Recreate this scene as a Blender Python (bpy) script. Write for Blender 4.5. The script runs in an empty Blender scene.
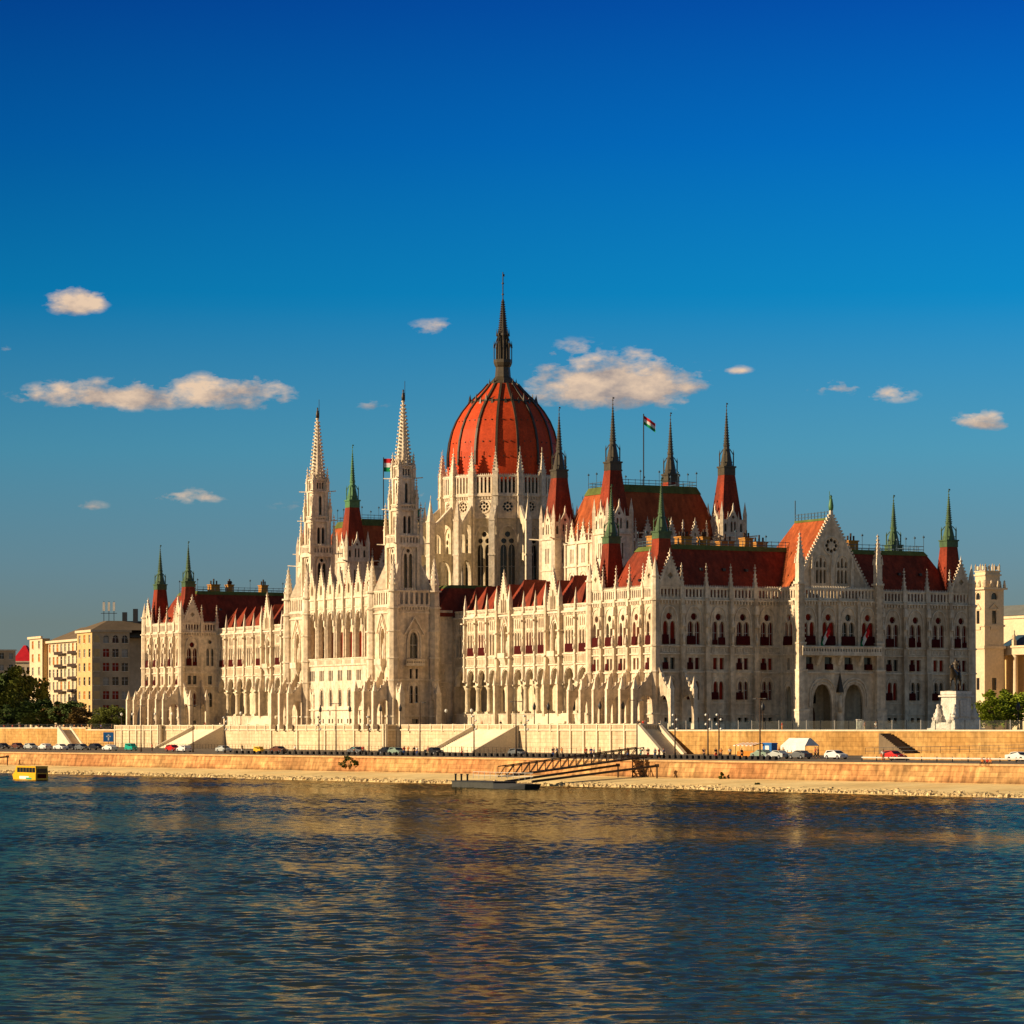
import bpy, bmesh, math, random
from mathutils import Vector, Matrix
from mathutils.geometry import tessellate_polygon
random.seed(7)
PI = math.pi
scene = bpy.context.scene
COL = scene.collection

# ------------------------------------------------------------------ survey of the place
CAM_H = 9.4                      # eye height above the river; the palace terrace is level with it
F = 3352.8                       # focal length in pixels of a 1024 px wide picture
YAW = 0.4735                     # the palace is turned by this angle
CX, CY = 27.17, 629.16           # ground position of its south-west corner
HOR = 729.16
S_, C_ = math.sin(YAW), math.cos(YAW)

def W(v, u, h=0.0):              # palace plan (v inland, u north, h above terrace) -> world
    return Vector((CX - u * S_ + v * C_, CY + u * C_ + v * S_, CAM_H + h))
def at(x, y, h):                 # plan point of a spot h below/above eye level seen at x, y in the survey photo
    Z = -h * F / (y - HOR)
    return Vector(((x - 512) / F * Z, Z, CAM_H + h))

# ------------------------------------------------------------------ materials
MAT = {}
def nodes_of(name):
    m = bpy.data.materials.new(name); m.use_nodes = True
    nt = m.node_tree; nt.nodes.clear()
    out = nt.nodes.new('ShaderNodeOutputMaterial'); b = nt.nodes.new('ShaderNodeBsdfPrincipled')
    nt.links.new(b.outputs[0], out.inputs[0])
    MAT[name] = m
    return m, nt, b
def surf(name, col, rough=0.8, var=0.15, scale=0.5, var2=0.1, scale2=4.0, metal=0.0, bump=0.0, brick=None, alt=None, altscale=0.05, streak=False, stain=None):
    m, nt, b = nodes_of(name); N = nt.nodes; L = nt.links
    geo = N.new('ShaderNodeNewGeometry'); pos = geo.outputs['Position']
    def noise(sc, det=4.0, vec=pos):
        n = N.new('ShaderNodeTexNoise'); n.inputs['Scale'].default_value = sc; n.inputs['Detail'].default_value = det
        L.new(vec, n.inputs['Vector']); return n
    def mul(colsock, fac, lo, hi):
        mr = N.new('ShaderNodeMapRange'); mr.inputs[1].default_value = 0.3; mr.inputs[2].default_value = 0.7
        mr.inputs[3].default_value = lo; mr.inputs[4].default_value = hi; L.new(fac, mr.inputs[0])
        vm = N.new('ShaderNodeVectorMath'); vm.operation = 'SCALE'
        L.new(colsock, vm.inputs[0]); L.new(mr.outputs[0], vm.inputs['Scale']); return vm.outputs[0]
    rgb = N.new('ShaderNodeRGB'); rgb.outputs[0].default_value = (*col, 1); c = rgb.outputs[0]
    if alt is not None:
        n = noise(altscale, 5.0)
        mr = N.new('ShaderNodeMapRange'); mr.inputs[1].default_value = 0.42; mr.inputs[2].default_value = 0.6
        L.new(n.outputs[0], mr.inputs[0])
        mx = N.new('ShaderNodeMix'); mx.data_type = 'RGBA'
        L.new(mr.outputs[0], mx.inputs['Factor']); L.new(c, mx.inputs['A']); mx.inputs['B'].default_value = (*alt, 1)
        c = mx.outputs['Result']
    if brick:
        bw, bh, dark, ang = brick
        mp = N.new('ShaderNodeMapping'); mp.vector_type = 'POINT'
        mp.inputs['Rotation'].default_value = (0, 0, -ang)
        L.new(pos, mp.inputs['Vector'])
        sp = N.new('ShaderNodeSeparateXYZ'); L.new(mp.outputs[0], sp.inputs[0])
        cb = N.new('ShaderNodeCombineXYZ'); L.new(sp.outputs[1], cb.inputs[0]); L.new(sp.outputs[2], cb.inputs[1])
        br = N.new('ShaderNodeTexBrick'); br.inputs['Scale'].default_value = 1.0
        br.inputs['Brick Width'].default_value = bw; br.inputs['Row Height'].default_value = bh
        br.inputs['Mortar Size'].default_value = 0.03; br.inputs['Color1'].default_value = (1, 1, 1, 1)
        br.inputs['Color2'].default_value = (dark, dark * .97, dark * .93, 1); br.inputs['Mortar'].default_value = (dark * .6, dark * .55, dark * .5, 1)
        L.new(cb.outputs[0], br.inputs['Vector'])
        mm = N.new('ShaderNodeMix'); mm.data_type = 'RGBA'; mm.blend_type = 'MULTIPLY'; mm.inputs['Factor'].default_value = 1
        L.new(c, mm.inputs['A']); L.new(br.outputs['Color'], mm.inputs['B']); c = mm.outputs['Result']
    n1 = noise(scale); c = mul(c, n1.outputs[0], 1 - var, 1 + var)
    n2 = noise(scale2, 3.0); c = mul(c, n2.outputs[0], 1 - var2, 1 + var2)
    if streak:
        mp = N.new('ShaderNodeMapping'); mp.inputs['Scale'].default_value = (1.3, 1.3, 0.09); L.new(pos, mp.inputs['Vector'])
        n3 = noise(0.8, 4.0, mp.outputs[0]); c = mul(c, n3.outputs[0], 1 - streak, 1 + streak * .5)
    if stain:                                   # algae and damp along the foot of a wall: up to z = stain[0]
        sz = N.new('ShaderNodeSeparateXYZ'); L.new(pos, sz.inputs[0]); n4 = noise(.35, 5.0)
        ma = N.new('ShaderNodeMath'); ma.operation = 'MULTIPLY_ADD'; ma.inputs[1].default_value = -stain[1]; L.new(n4.outputs[0], ma.inputs[0]); L.new(sz.outputs[2], ma.inputs[2])
        mr = N.new('ShaderNodeMapRange'); mr.inputs[1].default_value = stain[0] - stain[1] * .5 - .5; mr.inputs[2].default_value = stain[0] - stain[1] * .5 + .3; mr.inputs[3].default_value = stain[2]; mr.inputs[4].default_value = 1.0
        L.new(ma.outputs[0], mr.inputs[0]); vm = N.new('ShaderNodeVectorMath'); vm.operation = 'SCALE'; L.new(c, vm.inputs[0]); L.new(mr.outputs[0], vm.inputs['Scale']); c = vm.outputs[0]
    L.new(c, b.inputs['Base Color'])
    b.inputs['Roughness'].default_value = rough; b.inputs['Metallic'].default_value = metal; b.inputs['Specular IOR Level'].default_value = .5 if rough < .6 else .15
    if bump:
        bm_ = N.new('ShaderNodeBump'); bm_.inputs['Strength'].default_value = bump; bm_.inputs['Distance'].default_value = 0.3
        L.new(n2.outputs[0], bm_.inputs['Height']); L.new(bm_.outputs[0], b.inputs['Normal'])
    return m

surf('stone', (.74, .615, .455), .85, .12, .12, .22, 1.1, bump=.4, streak=.30, alt=(.60, .475, .335), altscale=.16)
surf('stone_pale', (.80, .69, .54), .85, .10, .2, .20, 1.4, bump=.3, streak=.24, alt=(.67, .555, .41), altscale=.2)
surf('stone_drum', (.68, .57, .40), .85, .12, .2, .2, 1.4, bump=.3, streak=.28)
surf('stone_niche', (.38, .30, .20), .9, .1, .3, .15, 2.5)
surf('terrace_stone', (.70, .56, .37), .88, .12, .12, .12, 1.5, brick=(2.2, .75, .88, YAW), streak=.22)
surf('coping', (.70, .60, .44), .85, .1, .4, .1, 3)
surf('yellow_wall', (.60, .36, .13), .88, .16, .1, .2, 1.2, brick=(2.2, .8, .82, YAW), streak=.3, alt=(.50, .28, .09), altscale=.09, stain=(4.9, 1.6, .72))
surf('quay_brick', (.52, .25, .10), .9, .25, .1, .3, .9, brick=(3.0, .75, .74, math.radians(35.2)), alt=(.58, .34, .14), altscale=.06, bump=.4, streak=.42, stain=(1.7, 1.6, .55))
surf('quay_coping', (.52, .33, .16), .85, .2, .3, .15, 2)
surf('roof_tile', (.27, .042, .018), .7, .18, .25, .18, 2.2, bump=.3, streak=.35, alt=(.19, .036, .018), altscale=.14)
surf('roof_orange', (.40, .095, .028), .7, .16, .3, .16, 2.2, streak=.35, alt=(.32, .07, .022), altscale=.14)
surf('dome_tile', (.54, .062, .015), .6, .14, .25, .16, 2.4, streak=.2)
surf('copper_green', (.11, .14, .035), .6, .22, .4, .2, 3.0, streak=.2)
surf('copper_dark', (.05, .045, .025), .55, .3, .5, .3, 3.0)
surf('spire_green', (.07, .19, .07), .55, .2, .5, .2, 2.0)
surf('bronze_dark', (.045, .032, .02), .5, .2, 1, .2, 5, metal=.3)
surf('iron_dark', (.02, .022, .028), .5, .1, 1, .1, 5)
surf('rib_metal', (.055, .04, .022), .5, .2, .5, .2, 3)
surf('railing_blue', (.05, .09, .13), .5, .1, 1, .1, 4)
surf('chimney_brick', (.42, .20, .05), .9, .15, 1, .15, 4)
surf('curtain_red', (.28, .022, .008), .8, .25, .3, .1, 2)
surf('curtain_dark', (.11, .006, .004), .7, .25, .3, .1, 2)
surf('awning_red', (.055, .001, .001), .75, .15, 1, .1, 3)
surf('timber_door', (.10, .035, .018), .6, .15, 1, .1, 5)
surf('flag_red', (.6, .02, .03), .8); surf('flag_white', (.75, .75, .75), .8); surf('flag_green', (.01, .28, .10), .8)
surf('asphalt', (.17, .14, .105), .9, .12, .1, .12, 2)
surf('ground_paving', (.26, .22, .16), .9, .12, .05, .12, .8)
surf('sand', (.92, .70, .33), .95, .14, .08, .12, .9, alt=(.84, .60, .26), altscale=.09)
surf('rock', (.56, .42, .22), .95, .4, .5, .3, 2)
surf('plinth_white', (.68, .63, .56), .85, .14, .6, .16, 2.5, bump=.5, streak=.15)
surf('ochre_wall', (.62, .42, .19), .88, .08, .1, .1, 1.2, streak=.1)
surf('ochre_light', (.68, .54, .36), .88, .08, .1, .1, 1.2)
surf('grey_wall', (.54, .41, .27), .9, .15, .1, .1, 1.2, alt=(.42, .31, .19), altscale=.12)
surf('slate_brown', (.17, .125, .08), .85, .15, .2, .1, 1.5)
surf('slate_blue', (.03, .07, .12), .6, .1, .2, .1, 1.5)
surf('slate_grey', (.17, .18, .17), .8, .1, .2, .1, 1.5)
surf('window_frame', (.6, .56, .5), .7)
surf('leaf_dark', (.050, .078, .016), .7, .35, .35, .3, 2.0)
surf('leaf_mid', (.10, .115, .018), .7, .35, .35, .3, 2.0)
surf('leaf_rust', (.12, .075, .018), .7, .35, .35, .3, 2.0)
surf('leaf_bright', (.20, .25, .02), .7, .3, .35, .3, 2.0)
surf('bark', (.09, .06, .04), .9)
surf('tyre', (.012, .012, .013), .8); surf('rim', (.35, .35, .37), .35, metal=.7)
surf('lamp_glass', (.75, .75, .7), .25)
surf('headlight', (.8, .8, .75), .2)
surf('tail', (.4, .01, .01), .3)
for n, c in dict(white=(.72, .72, .70), silver=(.42, .45, .44), black=(.015, .015, .018), red=(.50, .015, .01), teal=(.01, .33, .24), yellow=(.75, .42, .01),
                 grey=(.12, .13, .14), darkblue=(.02, .03, .08), brown=(.12, .04, .02), sage=(.22, .30, .24)).items():
    surf('paint_' + n, c, .3, .03, 1, .02, 4)
for n, c in dict(red=(.5, .03, .02), blue=(.03, .08, .30), white=(.7, .68, .62), black=(.02, .02, .025), teal=(.02, .25, .25), orange=(.6, .2, .04), green=(.05, .2, .05), pink=(.6, .3, .25), beige=(.5, .4, .25)).items():
    surf('cloth_' + n, c, .85)
surf('skin', (.45, .22, .13), .6); surf('hair', (.03, .018, .01), .7)
surf('pontoon_grey', (.06, .062, .058), .6, .2, .5, .2, 3); surf('pontoon_black', (.02, .022, .025), .5)
surf('steel_brown', (.055, .035, .025), .6, .2, .6, .2, 4)
surf('tarp_white', (.8, .77, .7), .7); surf('box_blue', (.02, .14, .42), .6); surf('stall_orange', (.6, .22, .03), .7)
surf('concrete_dark', (.03, .026, .024), .8)

m, nt, b = nodes_of('glass_dark')
b.inputs['Base Color'].default_value = (.012, .013, .016, 1); b.inputs['Roughness'].default_value = .12
m, nt, b = nodes_of('glass_bright')
b.inputs['Base Color'].default_value = (.30, .28, .24, 1); b.inputs['Roughness'].default_value = .25
m, nt, b = nodes_of('lit_lamp')
b.inputs['Base Color'].default_value = (.9, .85, .7, 1); b.inputs['Roughness'].default_value = .2

# striped spandrel of the yellow bus etc. uses plain paints; clear glass for the plaza railing
m = bpy.data.materials.new('railing_glass'); m.use_nodes = True; nt = m.node_tree; nt.nodes.clear()
o = nt.nodes.new('ShaderNodeOutputMaterial'); mx = nt.nodes.new('ShaderNodeMixShader'); t_ = nt.nodes.new('ShaderNodeBsdfTransparent'); g = nt.nodes.new('ShaderNodeBsdfGlossy')
t_.inputs[0].default_value = (.86, .92, .90, 1); g.inputs['Roughness'].default_value = .05; mx.inputs[0].default_value = .10
nt.links.new(t_.outputs[0], mx.inputs[1]); nt.links.new(g.outputs[0], mx.inputs[2]); nt.links.new(mx.outputs[0], o.inputs[0]); MAT['railing_glass'] = m

# water
m, nt, b = nodes_of('river_water'); N = nt.nodes; L = nt.links
b.inputs['Base Color'].default_value = (.028, .036, .028, 1); b.inputs['Roughness'].default_value = .10; b.inputs['Specular IOR Level'].default_value = .42; b.inputs['IOR'].default_value = 1.33
geo = N.new('ShaderNodeNewGeometry')
mp = N.new('ShaderNodeMapping'); mp.inputs['Scale'].default_value = (.42, 1.0, 1); mp.inputs['Rotation'].default_value = (0, 0, .12); L.new(geo.outputs['Position'], mp.inputs['Vector'])
def wn(sc, det, rough=.55):
    n = N.new('ShaderNodeTexNoise'); n.inputs['Scale'].default_value = sc; n.inputs['Detail'].default_value = det; n.inputs['Roughness'].default_value = rough
    L.new(mp.outputs[0], n.inputs['Vector']); return n
na, nb, nc = wn(2.8, 4, .65), wn(.22, 3), wn(.02, 3)
sub = N.new('ShaderNodeVectorMath'); sub.operation = 'SUBTRACT'; sub.inputs[1].default_value = (.5, .5, .5); L.new(na.outputs['Color'], sub.inputs[0])
mv = N.new('ShaderNodeVectorMath'); mv.operation = 'MULTIPLY'; mv.inputs[1].default_value = (.22, .58, 0); L.new(sub.outputs[0], mv.inputs[0])
av = N.new('ShaderNodeVectorMath'); av.operation = 'ADD'; L.new(geo.outputs['Normal'], av.inputs[0]); L.new(mv.outputs[0], av.inputs[1])
nm_ = N.new('ShaderNodeVectorMath'); nm_.operation = 'NORMALIZE'; L.new(av.outputs[0], nm_.inputs[0]); L.new(nm_.outputs[0], b.inputs['Normal'])
# silt-brown water body under a surface film that mirrors sky and bank
b.inputs['Specular IOR Level'].default_value = 0.0; b.inputs['Roughness'].default_value = 1.0
gl_ = N.new('ShaderNodeBsdfGlossy'); gl_.inputs['Color'].default_value = (.60, .55, .36, 1); gl_.inputs['Roughness'].default_value = .10; L.new(nm_.outputs[0], gl_.inputs['Normal'])
fr_ = N.new('ShaderNodeFresnel'); fr_.inputs['IOR'].default_value = 1.33; L.new(nm_.outputs[0], fr_.inputs['Normal'])
ms_ = N.new('ShaderNodeMixShader'); L.new(fr_.outputs[0], ms_.inputs[0]); L.new(b.outputs[0], ms_.inputs[1]); L.new(gl_.outputs[0], ms_.inputs[2])
ow_ = [n for n in N if n.type == 'OUTPUT_MATERIAL'][0]; L.new(ms_.outputs[0], ow_.inputs[0])

# ------------------------------------------------------------------ mesh builder
def rot2(a): return (math.cos(a), math.sin(a))
class MB:
    """collects faces; frame = (ox, oy, angle): local x runs along a front, y points outward, z up"""
    def __init__(s): s.v = []; s.f = []; s.m = []; s.mats = []; s.fr(0, 0, 0); s.cur = 0; s.smooth = []
    def fr(s, ox, oy, a, oz=0): s.o = (ox, oy, oz); s.c, s.s = rot2(a); return s
    def mat(s, n):
        if n not in s.mats: s.mats.append(n)
        s.cur = s.mats.index(n); return s
    def p(s, x, y, z):
        s.v.append((s.o[0] + x * s.c - y * s.s, s.o[1] + x * s.s + y * s.c, s.o[2] + z)); return len(s.v) - 1
    def face(s, idx, sm=False): s.f.append(tuple(idx)); s.m.append(s.cur); s.smooth.append(sm)
    def quad(s, a, b, c, d): s.face([s.p(*a), s.p(*b), s.p(*c), s.p(*d)])
    def tri(s, a, b, c): s.face([s.p(*a), s.p(*b), s.p(*c)])
    def hexa(s, B, T):            # bottom quad, top quad
        b = [s.p(*q) for q in B]; t = [s.p(*q) for q in T]
        s.face(b[::-1]); s.face(t)
        for i in range(len(b)): j = (i + 1) % len(b); s.face([b[i], b[j], t[j], t[i]])
    def box(s, x0, x1, y0, y1, z0, z1, t=0.0):     # t: inset of the top
        s.hexa([(x0, y0, z0), (x1, y0, z0), (x1, y1, z0), (x0, y1, z0)], [(x0 + t, y0 + t, z1), (x1 - t, y0 + t, z1), (x1 - t, y1 - t, z1), (x0 + t, y1 - t, z1)])
    def pyr(s, cx, cy, r, z0, z1, n=4, r1=0.0, a0=PI / 4, cap=True):
        B = [(cx + r * math.cos(a0 + 2 * PI * i / n), cy + r * math.sin(a0 + 2 * PI * i / n), z0) for i in range(n)]
        if r1 <= 0:
            b = [s.p(*q) for q in B]; t = s.p(cx, cy, z1)
            for i in range(n): s.face([b[i], b[(i + 1) % n], t])
            if cap: s.face(b[::-1])
        else:
            T = [(cx + r1 * math.cos(a0 + 2 * PI * i / n), cy + r1 * math.sin(a0 + 2 * PI * i / n), z1) for i in range(n)]
            s.hexa(B, T)
    def lathe(s, cx, cy, prof, n=12, sm=True, a0=0.0):
        rings = [[s.p(cx + r * math.cos(a0 + 2 * PI * i / n), cy + r * math.sin(a0 + 2 * PI * i / n), z) for i in range(n)] for r, z in prof]
        for A, B in zip(rings, rings[1:]):
            for i in range(n): j = (i + 1) % n; s.face([A[i], A[j], B[j], B[i]], sm)
        s.face(rings[0][::-1]); s.face(rings[-1])
    def bar(s, a, b, r, n=4, r1=None):
        a, b = Vector(a), Vector(b); d = (b - a)
        if d.length < 1e-6: return
        d.normalize(); up = Vector((0, 0, 1)) if abs(d.z) < .9 else Vector((1, 0, 0))
        e = d.cross(up).normalized(); g = d.cross(e); r1 = r if r1 is None else r1
        B = [tuple(a + (e * math.cos(PI / n + 2 * PI * i / n) + g * math.sin(PI / n + 2 * PI * i / n)) * r) for i in range(n)]
        T = [tuple(b + (e * math.cos(PI / n + 2 * PI * i / n) + g * math.sin(PI / n + 2 * PI * i / n)) * r1) for i in range(n)]
        s.hexa(B, T)
    def poly(s, outer, holes, fn):
        pts = [q for c in [outer] + holes for q in c]
        tri = tessellate_polygon([[Vector((q[0], q[1], 0)) for q in c] for c in [outer] + holes])
        idx = [s.p(*fn(*q)) for q in pts]
        for t in tri: s.face([idx[i] for i in t])
    def slab(s, outer, holes, fn0, fn1, back=True, edge=True):    # plate between two planes with through holes
        s.poly(outer, holes, fn1)
        if back: s.poly(outer, holes, fn0)
        for c in ([outer] if edge else []) + holes:
            A = [s.p(*fn0(*q)) for q in c]; B = [s.p(*fn1(*q)) for q in c]
            for i in range(len(c)): j = (i + 1) % len(c); s.face([A[i], A[j], B[j], B[i]])
    def wall(s, outer, holes, d=.5, y=0.0, back=False, edge=False):   # outward face at y, reveals d deep
        s.slab(outer, holes, lambda a, z: (a, y - d, z), lambda a, z: (a, y, z), back, edge)
    def build(s, name, parent=None, loc=None, rz=0.0):
        me = bpy.data.meshes.new(name); me.from_pydata(s.v, [], s.f)
        for mname in s.mats: me.materials.append(MAT[mname])
        me.polygons.foreach_set('material_index', s.m); me.polygons.foreach_set('use_smooth', s.smooth); me.update()
        o = bpy.data.objects.new(name, me); COL.objects.link(o)
        if parent: o.parent = parent
        if loc is not None: o.location = loc
        o.rotation_euler.z = rz
        return o
def link_copy(o, parent=None, loc=None, rz=None, name=None):
    c = o.copy(); COL.objects.link(c); c.parent = parent
    if loc is not None: c.location = loc
    if rz is not None: c.rotation_euler.z = rz
    for k in list(c.keys()):
        if k in ('label', 'category', 'group'): del c[k]
    return c
def copy_tree(o, parent=None):
    c = link_copy(o, parent)
    for ch in o.children: copy_tree(ch, c)
    return c
def thing(name, label, cat, loc=(0, 0, 0), rz=0.0, group=None):
    o = bpy.data.objects.new(name, None); COL.objects.link(o); o.empty_display_size = .5
    o.location = loc; o.rotation_euler.z = rz
    return tag(o, label, cat, group)
def tag(o, label=None, cat=None, group=None, kind=None):
    if label: o['label'] = label
    if cat: o['category'] = cat
    if group: o['group'] = group
    if kind: o['kind'] = kind
    return o
PROTO = {}
def inst(key, maker, parent, frame=(0, 0, 0), a=0.0, y=0.0, z=0.0):
    """one object per repeat; the mesh is shared. frame as in MB.fr"""
    c, s = rot2(frame[2]); loc = (frame[0] + a * c - y * s, frame[1] + a * s + y * c, z)
    if key not in PROTO:
        o = maker(); o.parent = parent; PROTO[key] = o
    else:
        o = link_copy(PROTO[key], parent)
    o.location = loc; o.rotation_euler.z = frame[2]
    return o

def lancet(a, z0, z1, w, n=4):
    h = w / 2; rise = min(w * .95, (z1 - z0) * .6); zs = z1 - rise
    P = [(a - h, z0), (a + h, z0)]
    for i in range(n): t = i / n; P.append((a + h * math.cos(t * PI / 2) ** .8, zs + rise * math.sin(t * PI / 2) ** 1.05))
    P.append((a, z1))
    for i in range(n - 1, -1, -1): t = i / n; P.append((a - h * math.cos(t * PI / 2) ** .8, zs + rise * math.sin(t * PI / 2) ** 1.05))
    return P
def rect(a, z0, z1, w): return [(a - w / 2, z0), (a + w / 2, z0), (a + w / 2, z1), (a - w / 2, z1)]
def circ(a, z, r, n=10): return [(a + r * math.cos(2 * PI * i / n), z + r * math.sin(2 * PI * i / n)) for i in range(n)]
def R4(a0, a1, z0, z1): return [(a0, z0), (a1, z0), (a1, z1), (a0, z1)]
def hood(mb, pts, t=.22, d=.18, y=0.0):            # moulding that follows an arch
    for (a0, z0), (a1, z1) in zip(pts, pts[1:]):
        mb.bar((a0, y + d * .4, z0), (a1, y + d * .4, z1), t, 4)
def archline(a, z0, z1, w): return lancet(a, z0, z1, w)[1:] + [lancet(a, z0, z1, w)[0]]

# ------------------------------------------------------------------ shared ornaments
def mk_pinnacle(h=6.0, w=.75, mat='stone_pale', name='pinnacle'):
    def f():
        mb = MB().mat(mat); k = w / 2; s = h * .36
        mb.box(-k, k, -k, k, 0, s)
        mb.box(-k * 1.25, k * 1.25, -k * 1.25, k * 1.25, s, s + .18)
        for a in range(4):
            mb.fr(0, 0, a * PI / 2); mb.tri((-k * 1.1, k * 1.1, s + .18), (k * 1.1, k * 1.1, s + .18), (0, k * 1.0, s + .18 + w * 1.2))
        mb.fr(0, 0, 0); mb.pyr(0, 0, k * 1.25, s + .18, h)
        n = max(3, int(h / 1.1))
        for i in range(1, n):
            t = i / n; z = s + .18 + (h - s) * t; r = k * 1.25 * (1 - t)
            for a in range(4):
                x, y = r * math.cos(PI / 4 + a * PI / 2), r * math.sin(PI / 4 + a * PI / 2); e = .11
                mb.box(x - e, x + e, y - e, y + e, z - e, z + e)
        mb.box(-.16, .16, -.16, .16, h - .25, h + .05); mb.bar((0, 0, h), (0, 0, h + .6), .06)
        return mb.build(name)
    return f
def mk_gable(w=5.0, h=5.6, hole='diamond', name='gable', mat='stone'):
    def f():
        mb = MB().mat(mat); k = w / 2
        holes = []
        if hole == 'diamond': holes = [circ(0, h * .36, .62, 4)]
        if hole == 'lancet': holes = [lancet(0, .8, h * .5, w * .22)]
        if hole == 'panel': holes = [lancet(-w * .16, .2, h * .38, w * .12), lancet(w * .16, .2, h * .38, w * .12), lancet(0, .2, h * .55, w * .12)]
        mb.slab([(-k, 0), (k, 0), (0, h)], holes, lambda a, z: (a, -.35, z), lambda a, z: (a, .25, z))
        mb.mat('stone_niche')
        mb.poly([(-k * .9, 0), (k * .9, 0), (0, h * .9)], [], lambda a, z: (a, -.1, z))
        mb.mat('stone_pale'); n = max(5, int(h * 1.7))
        for sgn in (-1, 1):
            mb.bar((sgn * k, .1, 0), (0, .1, h), .26)
            for i in range(n):
                t = (i + .5) / n; x, z = sgn * k * (1 - t), h * t
                mb.box(x + sgn * .28 - .13, x + sgn * .28 + .13, -.1, .3, z, z + .3)
        mb.pyr(0, .1, .3, h - .2, h + 1.7); mb.box(-.3, .3, -.15, .3, h + .5, h + .75)
        return mb.build(name)
    return f
def mk_buttress(L=5.0, th=.62, top=12.4, name='flying_buttress', pier=7.4):
    def f():
        mb = MB().mat('stone')
        o = L - .78
        arch = lancet((.3 + o) / 2, 0, 6.4, o - .3)
        up = [(.3, 0)] + arch[2:][::-1] + [(o, 0)]
        outer = [(0, 0)] + up + [(L, 0), (L, pier), (o, pier), (o - .5, pier + .25), (o * .55, pier + 1.7), (o * .28, pier + 3.4), (.62, top - .7), (0, top)]
        mb.slab(outer, [], lambda y, z: (-th / 2, y, z), lambda y, z: (th / 2, y, z))
        mb.mat('stone_pale')
        mb.box(-th / 2 - .08, th / 2 + .08, L, L + .15, 0, pier + .1)
        mb.box(-th / 2 - .12, th / 2 + .12, o - .1, L + .2, pier, pier + .2)
        mb.box(-th / 2 - .12, th / 2 + .12, o - .15, L + .25, 0, 1.1)
        mb.pyr(0, L - .45, .7, pier + .2, pier + 2.6)
        for i in range(4):
            t = i / 4; y = o - .5 - (o - 1.2) * t; z = pier + .5 + 3.3 * t ** 1.3
            mb.box(-.2, .2, y - .3, y + .1, z, z + .45)
        return mb.build(name)
    return f
def mk_window_mesh(polys, depth, mat, awn=None, name='window', sill=None):
    def f():
        mb = MB().mat(mat)
        for P in polys: mb.poly(P, [], lambda a, z: (a, -depth + .02, z))
        mb.mat('window_frame')
        for P in polys:                                # slim bars in front of the panes
            a = sum(q[0] for q in P) / len(P); z0 = min(q[1] for q in P); z1 = max(q[1] for q in P); w = max(q[0] for q in P) - min(q[0] for q in P)
            if z1 - z0 > 2.4 and mat != 'curtain_red': mb.box(a - .05, a + .05, -depth + .03, -depth + .1, z0, z1 - .1); mb.box(a - w / 2, a + w / 2, -depth + .03, -depth + .1, (z0 + z1) / 2, (z0 + z1) / 2 + .1)
        if awn:
            for (a0, a1, z0, z1, y1) in awn:
                mb.mat('awning_red')
                mb.hexa([(a0, -depth + .1, z0), (a1, -depth + .1, z0), (a1, y1, z0), (a0, y1, z0)], [(a0, -depth + .1, z1), (a1, -depth + .1, z1), (a1, y1 * .55, z1), (a0, y1 * .55, z1)])
        return mb.build(name)
    return f

# ------------------------------------------------------------------ the palace
PAL = thing('parliament_building', 'huge white stone gothic palace with red central dome and many spires above the river', 'palace', (CX, CY, CAM_H), YAW)
WEST, SOUTH, NORTH, EAST = PI / 2, PI, 0.0, -PI / 2
def frame_w(v, u0): return (v, u0, WEST)          # a runs north
def frame_s(v1, u): return (v1, u, SOUTH)         # a runs from v1 towards the river

UP = [[lancet(-.78, 16, 20.4, 1.12), lancet(.78, 16, 20.4, 1.12), circ(0, 21.25, .68)]]
U_P = UP[0]
M_P = [rect(-.72, 11.3, 13.5, .95), rect(.72, 11.3, 13.5, .95)]
G_P = [lancet(-.62, 5.6, 9.1, .98), lancet(.62, 5.6, 9.1, .98)]
B_P = [rect(-.7, 1.3, 2.2, .8), rect(.7, 1.3, 2.2, .8)]
def shift(P, a): return [(x + a, z) for x, z in P]
def balustrade(mb, a0, a1, z0, z1, n, y=0.0, cren=True):
    w = (a1 - a0); pitch = w / n
    holes = [rect(a0 + pitch * (i + .5), z0 + .35, z1 - .5, pitch * .55) for i in range(n)]
    mb.slab(R4(a0, a1, z0, z1), holes, lambda a, z: (a, y - .3, z), lambda a, z: (a, y, z))
    mb.box(a0, a1, y + .002, y + .14, z1 - .28, z1 - .05)
    if cren:
        m_ = n * 2
        for i in range(m_):
            c = a0 + w * (i + .5) / m_; mb.pyr(c, y - .12, w / m_ * .42, z1, z1 + .42)
def corbels(mb, a0, a1, z, y=0.0):
    mb.box(a0, a1, y, y + .42, z + .35, z + .62); n = int((a1 - a0) / .62)
    for i in range(n): c = a0 + (a1 - a0) * (i + .5) / n; mb.box(c - .14, c + .14, y, y + .3, z - .25, z + .35)
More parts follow.
